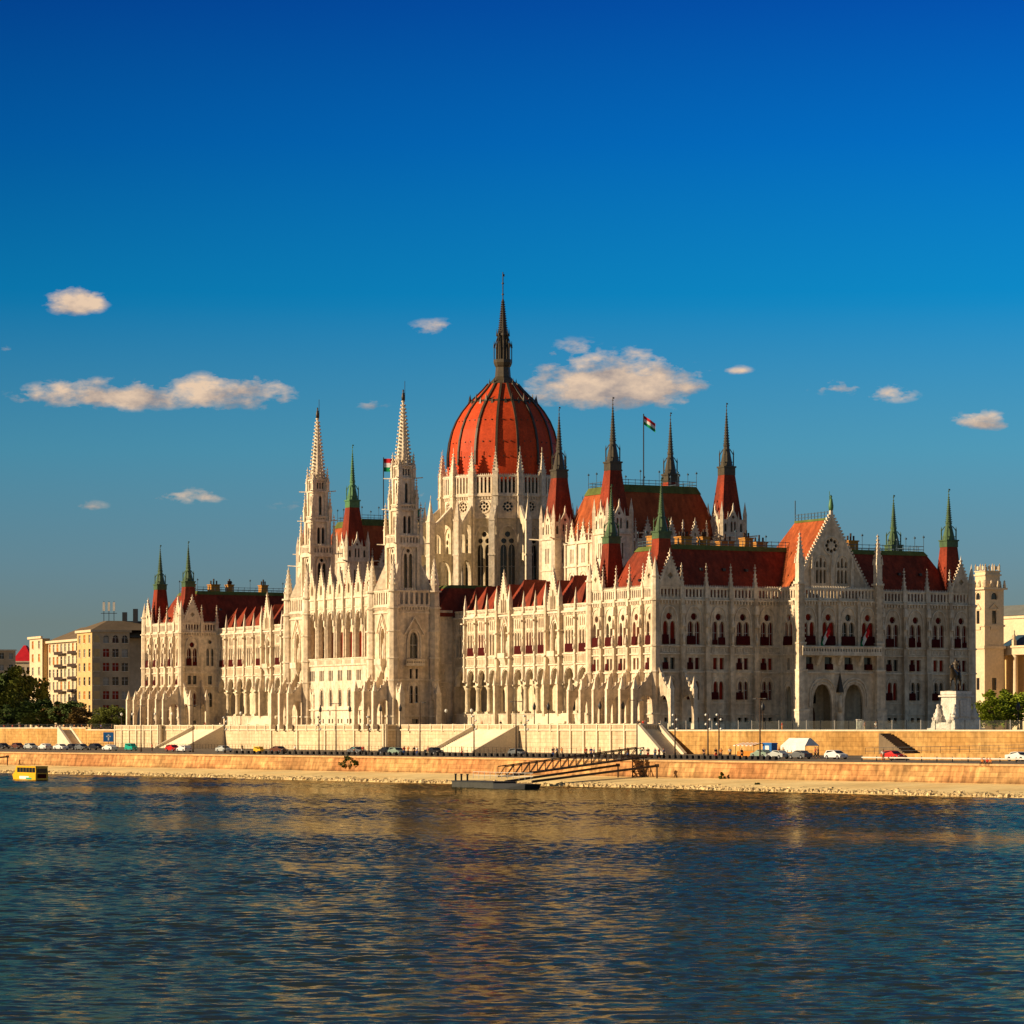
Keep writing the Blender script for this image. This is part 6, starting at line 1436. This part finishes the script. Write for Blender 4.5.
# ------------------------------------------------------------------ dark blocks along the quay road
mb = MB().mat('concrete_dark'); mb.box(-.42, .42, -.3, .3, 0, .62, .05); mb.box(-.46, .46, -.34, .34, 0, .1); b0 = mb.build('barrier_block')
first = True; px = 236.0; nb_ = 0
while px < 776:
    o = b0 if first else link_copy(b0); first = False; p = road_pt(px, 8.5); o.location = p; o.rotation_euler.z = RDIR
    tag(o, 'dark concrete barrier block in the long row along the quay road', 'barrier', 'barrier blocks along the quay road'); px += 5.9 + random.uniform(-.3, .3); nb_ += 1
# guard rail on the right
mb = MB().mat('window_frame'); prev = None
gr = thing('guard_rail', 'pale steel guard rail along the river side of the road at the right', 'guard rail')
mb.fr(0, 0, 0); A, B = road_pt(862, 9), road_pt(1100, 9); up = Vector((0, 0, .55)); mb.bar(A + up, B + up, .15); mb.build('rail', gr)
for i in range(16): p = A + (B - A) * i / 15; m_ = MB().mat('iron_dark'); m_.box(-.08, .08, -.08, .08, 0, .8); m_.build('post', gr, p)

fb = MB().mat('steel_brown'); prev = None
for i in range(150):
    p = W(-19.5 + (0 if i < 120 else (i - 120) * .0), 262 - i * 1.8); p.z = CAM_H - 4.62
    fb.bar(p, p + Vector((0, 0, 1.15)), .045)
    if prev is not None and i % 2 == 0: fb.bar(prev + Vector((0, 0, 1.1)), p + Vector((0, 0, 1.1)), .035)
    if i % 2 == 0: prev = p
tag(fb.build('tram_fence'), 'thin brown metal fence between the tram track and the terrace wall', 'fence')
# ------------------------------------------------------------------ lamps
def mk_lamp(kind):
    t = bpy.data.objects.new('street_lamp', None); COL.objects.link(t)
    mb = MB().mat('steel_brown')
    if kind == 'tall':
        mb.lathe(0, 0, [(.2, 0), (.14, .8), (.08, 10.2)], 8); mb.build('post', t)
        mb = MB().mat('steel_brown'); mb.bar((-1.3, 0, 10.1), (1.3, 0, 10.1), .06); mb.build('arm', t)
        for s_ in (-1.3, 1.3): mb = MB().mat('iron_dark'); mb.box(-.4, .4, -.14, .14, -.1, .06); mb.build('lamp_head', t, (s_, 0, 10.1))
    elif kind == 'multi':
        mb.lathe(0, 0, [(.22, 0), (.14, 1), (.09, 7.6)], 8); mb.build('post', t)
        for k, z in enumerate((7.4, 6.6, 5.8, 5.0)):
            m_ = MB().mat('lamp_glass'); m_.lathe(0, 0, [(.1, -.2), (.26, 0), (.1, .22)], 8); m_.build('lamp_head', t, (.55 if k % 2 else -.55, 0, z)); m_ = MB().mat('iron_dark'); m_.bar((0, 0, z), (.55 if k % 2 else -.55, 0, z), .05); m_.build('arm', t)
    elif kind == 'old':
        mb.lathe(0, 0, [(.32, 0), (.2, .5), (.12, 1.0), (.09, 3.8)], 8); mb.build('post', t); m_ = MB().mat('iron_dark'); m_.lathe(0, 0, [(.1, 0), (.3, .1), (.36, .8), (.16, 1.2), (.03, 1.6)], 8); m_.build('lantern', t, (0, 0, 3.8))
    else:
        mb.lathe(0, 0, [(.2, 0), (.1, .6), (.07, 3.4)], 8); mb.build('post', t); m_ = MB().mat('lamp_glass'); m_.lathe(0, 0, [(.08, 0), (.34, .3), (.3, .65), (.05, .85)], 10); m_.build('globe', t, (0, 0, 3.4))
    return t
LK = {}; LAMPS = [('tall', 336, 10), ('tall', 637, 10), ('tall', 516, 10), ('tall', 420, 12), ('tall', 193, 14), ('tall', 141, 14), ('tall', 760, 12)]
def lamp(kind, p, label, group):
    if kind not in LK: t = mk_lamp(kind); LK[kind] = t
    else: t = copy_tree(LK[kind])
    t.name = 'street_lamp'; t.location = p; t.rotation_euler.z = RDIR; tag(t, label, 'street lamp', group); return t
for px, d_, lb in ((336, 10, 'below the loggia'), (637, 10, 'before the near corner of the palace'), (516, 10, 'right of the nearer broad stair'), (420, 12, 'before the nearer tower'), (193, 14, 'below the far end block, right of the red car'), (141, 14, 'just right of the teal van'), (760, 12, 'beside the stalls on the right')):
    lamp('tall', road_pt(px, d_), 'tall thin double armed street lamp ' + lb, 'tall street lamps on the quay road')
for px, d_, lb in ((225, 12, 'at the foot of the farther broad stair'), (319, 12, 'left of the loggia'), (369, 12, 'under the right end of the loggia'), (474, 12, 'on the nearer broad stair'), (526, 10, 'beside the tall lamp right of the nearer stair'), (675, 14, 'at the foot of the narrow corner stair'), (708, 14, 'left one of a pair before the yellow wall'), (719, 14, 'right one of a pair before the yellow wall')):
    lamp('multi', road_pt(px, d_), 'lamp post with several staggered heads ' + lb, 'posts with staggered floodlights')
for (v, u, lb) in ((-4.5, 14, 'on the terrace under the near end block'), (-4.5, 5, 'on the terrace by the near corner buttress'), (-3, 44, 'on the terrace before the arcade, beside the end block'), (-3, 38, 'on the terrace close to the end block piers'), (-7, 124, 'below the loggia, the right one'), (-7, 140, 'below the loggia, the left one'), (-7, 108, 'before the nearer tower buttresses'), (8, -25, 'on the square before the palace end front'), (-7, 98, 'right of the nearer tower')):
    lamp('old', W(v, u, 0 if u > -5 else G), 'old lantern post ' + lb, 'old lantern posts on the terrace')
for (v, u, lb) in ((-3, 84, 'in the recess right of the nearer tower'), (-3, 72, 'before the nearer arcade columns'), (-5, 236, 'right of the far end block'), (-5.6, 262, 'before the far end block buttresses'), (-5.6, 270, 'at the far left end of the terrace'), (-5.6, 246, 'before the last buttress of the far end block'), (-3, 196, 'before the farther arcade, next to the tower')):
    lamp('globe', W(v, u, 0), 'white globe lamp ' + lb, 'white globe lamps on the terrace')
p = W(38, -62, G); lamp('old', p, 'large old lantern post left of the monument before the palace end front', 'old lantern posts on the terrace')

# ------------------------------------------------------------------ glass railing on the square, fence posts
gl = thing('glass_railing', 'long clear glass railing with steel posts on the edge of the square before the palace', 'railing')
mg = MB().mat('railing_glass'); ps = []
pts = [(-.9, -3), (3.8, -28), (12.8, -60), (23.8, -110), (46, -200)]
k = 0
for (v0, u0), (v1, u1) in zip(pts, pts[1:]):
    A, B = W(v0, u0, G), W(v1, u1, G); Ln = (B - A).length; n = int(Ln / 3.2)
    mg.quad(tuple(A), tuple(B), tuple(B + Vector((0, 0, 1.9))), tuple(A + Vector((0, 0, 1.9))))
    for i in range(n):
        if k < 70: p = A + (B - A) * i / n; m_ = MB().mat('window_frame' if i % 2 == 0 else 'iron_dark'); m_.box(-.06, .06, -.06, .06, 0, 2.0); m_.build('post', gl, p); k += 1
mg.build('glass_panel', gl)
mb = MB().mat('plinth_white'); p = W(11.2, -52, G); mb.box(-.45, .45, -.45, .45, 0, 2.0, .04); mb.box(-.5, .5, -.5, .5, 2.0, 2.15); o = mb.build('stone_pillar'); o.location = p; tag(o, 'pale square stone pillar standing on the square before the portal', 'pillar')
# parapet railing over the left ochre wall
mb = MB().mat('iron_dark')
for i in range(90): p = W(-5.5, 274 + i * 1.6, .2); mb.bar(p, p + Vector((0, 0, 1.1)), .05)
for z in (.6, 1.1): mb.bar(W(-5.5, 274, .2 + z), W(-5.5, 274 + 144, .2 + z), .05)
tag(mb.build('railing'), 'dark iron railing on top of the ochre wall left of the palace', 'railing')
# stair and lower objects on the right
o = MB().mat('coping')
P0, P1 = W(20.5, -98, G), W(23.0, -110, -4.4)
stair_r = stair('steps coloured dark in place of shade along the yellow wall left of the monument', 9.4, 11.6, -61, -70, axis='u', n=16, z0=-4.6, z1=-.6, mat='slate_brown', walls=())  # slate colour on these steps stands in for the shade on the flight
# ------------------------------------------------------------------ stalls on the right
p = road_pt(800, 23); tent = thing('market_tent', 'white tent roof stall beside the yellow wall', 'tent', p, RDIR)
mb = MB().mat('tarp_white'); mb.hexa([(-3.2, -1.6, 2.0), (3.2, -1.6, 2.0), (3.2, 1.6, 2.0), (-3.2, 1.6, 2.0)], [(-2.6, -.2, 3.3), (2.6, -.2, 3.3), (2.6, .2, 3.3), (-2.6, .2, 3.3)]); mb.box(-3.2, 3.2, -1.62, -1.6, .9, 2.0); mb.build('canopy', tent)
for sx in (-3.1, 3.1):
    for sy in (-1.5, 1.5): mb = MB().mat('iron_dark'); mb.bar((0, 0, 0), (0, 0, 2), .05); mb.build('leg', tent, (sx, sy, 0))
p = road_pt(770, 22); cab_ = thing('portable_cabin', 'bright blue cabin standing left of the white tent', 'cabin', p, RDIR + .3); mb = MB().mat('box_blue'); mb.box(-.9, .9, -.9, .9, 0.1, 2.3); mb.box(-1, 1, -1, 1, 2.3, 2.5, .1); mb.build('shell', cab_); mb = MB().mat('flag_white'); mb.box(-.4, .4, -.93, -.91, .2, 2.0); mb.build('door', cab_)
p = road_pt(750, 23); stl = thing('market_stall', 'orange market stall with striped awning before the yellow wall', 'stall', p, RDIR); mb = MB().mat('stall_orange'); mb.box(-2.6, 2.6, -.8, .8, 0, 1.0); mb.build('counter', stl)
mb = MB()
for i in range(10): mb.mat('stall_orange' if i % 2 else 'tarp_white'); x = -2.8 + i * .56; mb.hexa([(x, -1.5, 1.9), (x + .56, -1.5, 1.9), (x + .56, .8, 2.4), (x, .8, 2.4)], [(x, -1.5, 2.0), (x + .56, -1.5, 2.0), (x + .56, .8, 2.5), (x, .8, 2.5)])
mb.build('awning', stl)
for sx in (-2.5, 2.5): mb = MB().mat('iron_dark'); mb.bar((0, 0, 0), (0, 0, 2.2), .05); mb.build('leg', stl, (sx, -1.2, 0)); 
p = road_pt(108.5, 28); sg = thing('road_sign', 'blue square road sign on a post at the left part of the road', 'sign', p, 0); mb = MB().mat('steel_brown'); mb.bar((0, 0, 0), (0, 0, 3.2), .06); mb.build('post', sg); mb = MB().mat('box_blue'); mb.box(-1.2, 1.2, -.06, .0, 1.8, 4.0); mb.mat('flag_white'); mb.box(-.16, .16, -.08, -.06, 2.1, 3.5); mb.box(-.55, .55, -.08, -.06, 2.9, 3.15); mb.build('panel', sg)

# ------------------------------------------------------------------ people
def person_meshes(pose):
    lean = {'stand': 0, 'walk': .04, 'sit': .1}[pose]
    if pose == 'sit': hip, kn, an_ = [(0, .09, .5), (0, -.09, .5)], [(.42, .12, .52), (.42, -.12, .5)], [(.5, .12, .08), (.5, -.12, .08)]; base = .5
    elif pose == 'walk': hip, kn, an_ = [(0, .09, .9), (0, -.09, .9)], [(.2, .1, .5), (-.08, -.1, .48)], [(.26, .1, .08), (-.34, -.1, .12)]; base = .95
    else: hip, kn, an_ = [(0, .1, .9), (0, -.1, .9)], [(.02, .12, .5), (.02, -.12, .5)], [(0, .13, .07), (0, -.13, .07)]; base = .95
    b = base; sh = b + .48
    J = [(0, 0, b, .14), (lean, 0, b + .25, .13), (lean * 1.6, 0, sh, .13), (lean * 2, 0, sh + .1, .055), (lean * 2.2, 0, sh + .22, .1), (lean * 2.3, 0, sh + .32, .08)]
    E = [(0, 1), (1, 2), (2, 3), (3, 4), (4, 5)]
    for i, s_ in enumerate((1, -1)):
        n = len(J); J += [(hip[i][0], hip[i][1], hip[i][2] - .06, .1), (*kn[i], .065), (*an_[i], .045), (an_[i][0] + .16, an_[i][1], an_[i][2] - .03, .04)]; E += [(0, n), (n, n + 1), (n + 1, n + 2), (n + 2, n + 3)]
        n = len(J); sw = (.12 * s_ if pose == 'walk' else .03); J += [(lean * 1.6, s_ * .19, sh - .01, .06), (lean + sw, s_ * .25, sh - .3, .045), (lean + sw * 2 + .08, s_ * .24, sh - .54, .035), (lean + sw * 2 + .12, s_ * .24, sh - .62, .035)]; E += [(2, n), (n, n + 1), (n + 1, n + 2), (n + 2, n + 3)]
    body = skin_mesh('person', J, E, 1)
    shirt = skin_mesh('shirt', [(0, 0, b + .02, .16), (lean, 0, b + .25, .155), (lean * 1.6, 0, sh, .15)] + [(lean * 1.6, .2, sh, .085), (lean, .26, sh - .25, .07), (lean * 1.6, -.2, sh, .085), (lean, -.26, sh - .25, .07)], [(0, 1), (1, 2), (2, 3), (3, 4), (2, 5), (5, 6)], 1)
    tr = skin_mesh('trousers', [(0, 0, b, .155)] + [(hip[0][0], hip[0][1], hip[0][2] - .07, .12), (*kn[0], .085), (an_[0][0], an_[0][1], an_[0][2] + .08, .065), (hip[1][0], hip[1][1], hip[1][2] - .07, .12), (*kn[1], .085), (an_[1][0], an_[1][1], an_[1][2] + .08, .065)], [(0, 1), (1, 2), (2, 3), (0, 4), (4, 5), (5, 6)], 1)
    hair = skin_mesh('hair', [(lean * 2.1 - .04, 0, sh + .24, .09), (lean * 2.2 - .03, 0, sh + .34, .1)], [(0, 1)], 1)
    for m_, mt in ((body, 'skin'), (shirt, 'cloth_red'), (tr, 'cloth_black'), (hair, 'hair')): m_.materials.clear(); m_.materials.append(MAT[mt])
    return body, shirt, tr, hair
PM = {k: person_meshes(k) for k in ('stand', 'walk', 'sit')}
def person(pose, p, top, bottom, label, group=None, rz=None, sc=1.0):
    body, shirt, tr, hair = PM[pose]; o = bpy.data.objects.new('person', body); COL.objects.link(o); o.location = p; o.rotation_euler.z = random.random() * 6 if rz is None else rz; o.scale = (sc,) * 3
    for nm, me, mt in (('shirt', shirt, 'cloth_' + top), ('trousers', tr, 'cloth_' + bottom), ('hair', hair, 'hair')):
        c = bpy.data.objects.new(nm, me); COL.objects.link(c); c.parent = o
        c.material_slots[0].link = 'OBJECT'; c.material_slots[0].material = MAT[mt]
    tag(o, label, 'person', group)
PG = 'people on the quay road and square'
ROADP = [(152, 14, 'red', 'black', 'in a red top walking alone between the teal van and the red car'), (242, 12, 'beige', 'white', 'in pale clothes left of the yellow van'), (295, 11, 'white', 'black', 'with a white top below the left end of the loggia'), (354, 9, 'teal', 'black', 'with a teal top left of a dark grey car'), (363, 9, 'red', 'black', 'with a red top beside a dark grey car'),
         (404, 9, 'red', 'blue', 'with a red top and blue trousers below the nearer tower'), (408, 10, 'orange', 'black', 'with an orange top below the nearer tower'), (414, 9, 'black', 'black', 'all in black below the nearer tower'), (417, 9, 'white', 'blue', 'with a white top below the nearer tower'), (428, 9, 'pink', 'beige', 'in pink left of a black car by the stair'), (462, 9, 'red', 'red', 'in bright red at the foot of the nearer broad stair'),
         (553, 9, 'black', 'blue', 'in dark clothes, leftmost of the strollers right of the stair'), (557, 9, 'white', 'black', 'with a white top among strollers right of the stair'), (562, 9, 'orange', 'beige', 'with an orange top among strollers right of the stair'), (586, 9, 'red', 'black', 'in a red top left of two people in blue'), (591, 9, 'blue', 'blue', 'in blue, left of a pair above the gangway'), (594, 8, 'blue', 'white', 'with a blue top and white trousers above the gangway'), (600, 9, 'black', 'black', 'in black above the middle of the gangway'),
         (619, 9, 'green', 'black', 'with a green top near the upper end of the gangway'), (628, 9, 'orange', 'blue', 'with an orange top near the gangway head'), (641, 9, 'teal', 'teal', 'in teal at the head of the gangway'), (648, 9, 'black', 'red', 'in black with red trousers right of the gangway head'), (655, 9, 'white', 'blue', 'with a white top right of the gangway head'), (659, 8, 'red', 'black', 'in red right of the gangway head'), (664, 9, 'blue', 'black', 'with a blue top at the foot of the corner stair'),
         (704, 12, 'black', 'black', 'in dark clothes left of the twin lamp posts'), (716, 12, 'black', 'red', 'in black and red between the twin lamp posts'), (721, 12, 'orange', 'black', 'with an orange top right of the twin lamp posts'), (730, 14, 'white', 'black', 'with a white top between lamp posts and stall'), (742, 10, 'black', 'black', 'in black left of the orange stall'), (779, 20, 'orange', 'black', 'with an orange top between blue cabin and tent'), (783, 20, 'beige', 'beige', 'in beige between blue cabin and tent'),
         (815, 20, 'red', 'black', 'in red at the right end of the white tent'), (818, 20, 'black', 'black', 'in black at the right end of the white tent'), (883, 8, 'white', 'orange', 'with white top and orange trousers left of the bright red car')]
for px, d_, a, b_, lb in ROADP: person(random.choice(['walk', 'stand']), road_pt(px, d_), a, b_, 'person ' + lb, PG, sc=1.05)
for k, (px, a) in enumerate(((983, 'orange'), (988, 'red'), (991, 'orange'))):
    p = road_pt(px, .2); person('sit', Vector((p.x, p.y, 3.9)), a, 'black', 'person sitting on the quay edge at the right, ' + ('the left one' if k == 0 else 'in a red top in the middle' if k == 1 else 'the right one'), PG, rz=math.atan2(QN.y, QN.x))
for (v, u, a, b_, lb) in ((9, -30, 'red', 'orange', 'in red and orange behind the glass railing before the end front'), (17, -45, 'pink', 'beige', 'in pink and beige behind the glass railing'), (19, -45.5, 'white', 'white', 'all in white behind the glass railing'), (37, -93, 'beige', 'white', 'in beige before the left face of the pedestal'), (33, -108, 'blue', 'white', 'with a blue top right of the monument'), (34.5, -108.5, 'pink', 'red', 'in pink and red right of the monument'), (40, -118, 'red', 'red', 'all in red near the right edge of the square'), (42, -124, 'black', 'blue', 'in black near the right edge of the square')):
    person('stand', W(v, u, G), a, b_, 'person ' + lb, PG)
for (v, u, a, b_, lb) in ((-5.3, -2.5, 'black', 'black', 'in black at the head of the narrow corner stair'), (-5.0, -3.6, 'red', 'blue', 'with a red top and blue trousers at the head of the corner stair'), (-4.4, -3.2, 'white', 'black', 'with a white top at the head of the corner stair'), (-4.2, 1.5, 'blue', 'beige', 'with a blue top and beige trousers on the terrace corner'),
        (-4.4, 47, 'green', 'black', 'with a green top on the terrace at the nearer stair head, right side'), (-4.4, 56, 'black', 'beige', 'in black and beige on the terrace at the middle of the nearer stair head'), (-4.6, 64, 'orange', 'black', 'with an orange top on the terrace at the left of the nearer stair head'), (-4.3, 206, 'white', 'blue', 'with a white top on the terrace at the farther stair head'), (-4.5, 215, 'red', 'black', 'with a red top on the terrace at the farther stair head')):
    person('stand', W(v, u, 0), a, b_, 'person ' + lb, PG)
for i in range(14):
    u = 276 + i * 7.3 + random.uniform(-1, 1); a = random.choice(['red', 'blue', 'white', 'black', 'teal', 'orange']); nm = ['first', 'second', 'third', 'fourth', 'fifth', 'sixth', 'seventh', 'eighth', 'ninth', 'tenth', 'eleventh', 'twelfth', 'thirteenth', 'fourteenth'][i]
    person('stand', W(-3.5, u, G), a, 'black', 'person with %s top behind the railing left of the palace, %s from the palace' % (a, nm), PG)

# ------------------------------------------------------------------ sky, sun, camera
SUN_EL = math.radians(20); sx, sy = -.974, -.225
w = bpy.data.worlds.new('World'); scene.world = w; w.use_nodes = True; nt = w.node_tree; nt.nodes.clear(); N = nt.nodes; L = nt.links
out = N.new('ShaderNodeOutputWorld'); bg = N.new('ShaderNodeBackground'); L.new(bg.outputs[0], out.inputs[0])
sky = N.new('ShaderNodeTexSky'); sky.sky_type = 'NISHITA'; sky.sun_disc = False; sky.sun_elevation = SUN_EL; sky.sun_rotation = math.atan2(sx, sy); sky.air_density = 1.0; sky.dust_density = .4; sky.ozone_density = 3.0
tc_ = N.new('ShaderNodeTexCoord'); sp = N.new('ShaderNodeSeparateXYZ'); L.new(tc_.outputs['Generated'], sp.inputs[0])
def M(op, a, b=None, c=None, clamp=False):
    """math node"""
    n = N.new('ShaderNodeMath'); n.operation = op; n.use_clamp = clamp
    for i, v in enumerate((a, b, c)):
        if v is None: continue
        if isinstance(v, (int, float)): n.inputs[i].default_value = v
        else: L.new(v, n.inputs[i])
    return n.outputs[0]
# clear polarised blue of the evening sky, darker with height
ramp = N.new('ShaderNodeValToRGB'); cr = ramp.color_ramp
SKY = [(0.0, (.175, .215, .20)), (.031, (.165, .227, .223)), (.049, (.135, .258, .315)), (.083, (.072, .290, .43)), (.127, (.004, .216, .485)), (.172, (.001, .128, .445)), (.2125, (.001, .070, .350)), (.26, (.003, .062, .27)), (.36, (.010, .045, .12)), (.6, (.014, .036, .07))]
cr.elements[0].position = 0; cr.elements[0].color = (*SKY[0][1], 1); cr.elements[1].position = 1; cr.elements[1].color = (*SKY[-1][1], 1)
for p_, c_ in SKY[1:]: e = cr.elements.new(p_); e.color = (*c_, 1)
L.new(M('MAXIMUM', sp.outputs[2], 0.0), ramp.inputs[0])
STR = .10
sc_ = N.new('ShaderNodeVectorMath'); sc_.operation = 'SCALE'; sc_.inputs['Scale'].default_value = .724 / STR; L.new(ramp.outputs[0], sc_.inputs[0])
mxs = N.new('ShaderNodeMix'); mxs.data_type = 'RGBA'; front = M('MULTIPLY', M('MULTIPLY_ADD', sp.outputs[1], 2.4, .45, True), M('MULTIPLY_ADD', sp.outputs[2], -2.2, 1.65, True)); L.new(front, mxs.inputs['Factor']); skd = N.new('ShaderNodeVectorMath'); skd.operation = 'SCALE'; skd.inputs['Scale'].default_value = .38; L.new(sky.outputs[0], skd.inputs[0]); L.new(skd.outputs[0], mxs.inputs['A']); L.new(sc_.outputs[0], mxs.inputs['B'])
azv = N.new('ShaderNodeVectorMath'); azv.operation = 'SCALE'; L.new(mxs.outputs['Result'], azv.inputs[0]); L.new(M('MULTIPLY_ADD', M('MINIMUM', M('MAXIMUM', M('MULTIPLY', sp.outputs[0], M('MULTIPLY', sp.outputs[2], 6.0, None, True)), -.2), .2), 1.5, 1.0), azv.inputs['Scale'])
skycol = azv.outputs[0]
# clouds, fixed to compass direction and height above the horizon
yy = M('MAXIMUM', sp.outputs[1], .05); gx = M('DIVIDE', sp.outputs[0], yy); gz = M('DIVIDE', sp.outputs[2], yy)
cb_ = N.new('ShaderNodeCombineXYZ'); L.new(gx, cb_.inputs[0]); L.new(gz, cb_.inputs[1])
def cn(scale, det, sx_=1, sy_=1.8, off=0):
    mpp = N.new('ShaderNodeMapping'); mpp.inputs['Scale'].default_value = (sx_, sy_, 1); mpp.inputs['Location'].default_value = (off, off, 0); L.new(cb_.outputs[0], mpp.inputs[0])
    n = N.new('ShaderNodeTexNoise'); n.inputs['Scale'].default_value = scale; n.inputs['Detail'].default_value = det; n.inputs['Roughness'].default_value = .6; L.new(mpp.outputs[0], n.inputs[0]); return n.outputs[0]
n1 = cn(55, 8); n3_ = cn(150, 6, 1, 2.2, .4) 
BL = [(76, 304, 32, 18, 1.1), (110, 398, 100, 20, 1.1), (225, 396, 72, 24, 1.1), (435, 328, 28, 10, .45), (616, 388, 94, 36, 1.5), (575, 350, 34, 13, .35), (632, 353, 26, 9, .3), (738, 371, 16, 6, .5), (838, 389, 30, 10, .5), (892, 395, 28, 12, .5),
      (982, 424, 31, 14, 1.0), (188, 497, 48, 10, .5), (88, 507, 22, 7, .3), (370, 406, 20, 7, .35), (430, 492, 34, 13, .45), (290, 505, 22, 8, .2), (553, 355, 12, 7, .4), (6, 349, 12, 5, .25)]
acc = None; accv = None
for (cx, cy, rx, ry, st) in BL:
    X = M('MULTIPLY', M('SUBTRACT', gx, (cx - 512) / F), F / rx); Yc = M('MULTIPLY', M('SUBTRACT', gz, (HOR - cy) / F), F / ry)
    Yb = M('MULTIPLY', M('MINIMUM', Yc, 0.0), 1.5); Yt = M('MAXIMUM', Yc, 0.0); Y2 = M('ADD', Yb, Yt)
    v = M('SUBTRACT', 1.15, M('SQRT', M('ADD', M('MULTIPLY', X, X), M('MULTIPLY', Y2, Y2)))); v = M('MULTIPLY', M('MAXIMUM', v, 0.0), st)
    acc = v if acc is None else M('MAXIMUM', acc, v)
    h_ = M('MULTIPLY', M('MINIMUM', M('MULTIPLY', v, 3.0), 1.0), Yc); accv = h_ if accv is None else M('ADD', accv, h_)
nz = M('ADD', M('MULTIPLY', M('SUBTRACT', n1, .5), 2.5), M('MULTIPLY', M('SUBTRACT', n3_, .5), 1.3))
den = M('MULTIPLY', M('SUBTRACT', M('ADD', acc, nz), .22), 1.45, None, True)
den = M('MULTIPLY', den, M('MULTIPLY', acc, 3.0, None, True)); den = M('MULTIPLY', M('POWER', den, .8), .93)
den = M('MULTIPLY', den, M('GREATER_THAN', sp.outputs[1], .1))
n2 = cn(55, 8, 1, 1.8, .012)
lit = M('ADD', M('ADD', .50, M('MULTIPLY', accv, .5)), M('MULTIPLY', M('SUBTRACT', n1, n2), 3.0), None, True)
cm = N.new('ShaderNodeMix'); cm.data_type = 'RGBA'; L.new(lit, cm.inputs['Factor']); cm.inputs['A'].default_value = tuple(c / STR for c in (.24, .20, .19)) + (1,); cm.inputs['B'].default_value = tuple(c / STR for c in (.62, .45, .31)) + (1,)
fm_ = N.new('ShaderNodeMix'); fm_.data_type = 'RGBA'; L.new(den, fm_.inputs['Factor']); L.new(skycol, fm_.inputs['A']); L.new(cm.outputs['Result'], fm_.inputs['B'])
L.new(fm_.outputs['Result'], bg.inputs['Color']); bg.inputs['Strength'].default_value = STR

sl = bpy.data.lights.new('sun', 'SUN'); sl.energy = 5.0; sl.angle = math.radians(.5); sl.color = (1.0, .77, .485)
so = bpy.data.objects.new('sun', sl); COL.objects.link(so)
dirn = Vector((sx, sy, 0)).normalized() * math.cos(SUN_EL) + Vector((0, 0, math.sin(SUN_EL))); so.rotation_euler = dirn.to_track_quat('Z', 'Y').to_euler()
cd = bpy.data.cameras.new('camera'); co = bpy.data.objects.new('camera', cd); COL.objects.link(co); scene.camera = co
co.location = (0, 0, CAM_H); co.rotation_euler = (PI / 2, 0, 0); cd.sensor_width = 36; cd.lens = F / 1024 * 36; cd.shift_y = (HOR - 512) / 1024; cd.clip_start = 1; cd.clip_end = 9000
vs = scene.view_settings; vs.view_transform = 'Standard'; vs.look = 'None'; vs.exposure = 0.46; vs.gamma = 1.0
scene.cycles.max_bounces = 5; scene.cycles.diffuse_bounces = 3; scene.cycles.transparent_max_bounces = 6
for o in list(bpy.data.objects):
    if o.type == 'EMPTY' and not o.children and not o.parent: bpy.data.objects.remove(o)
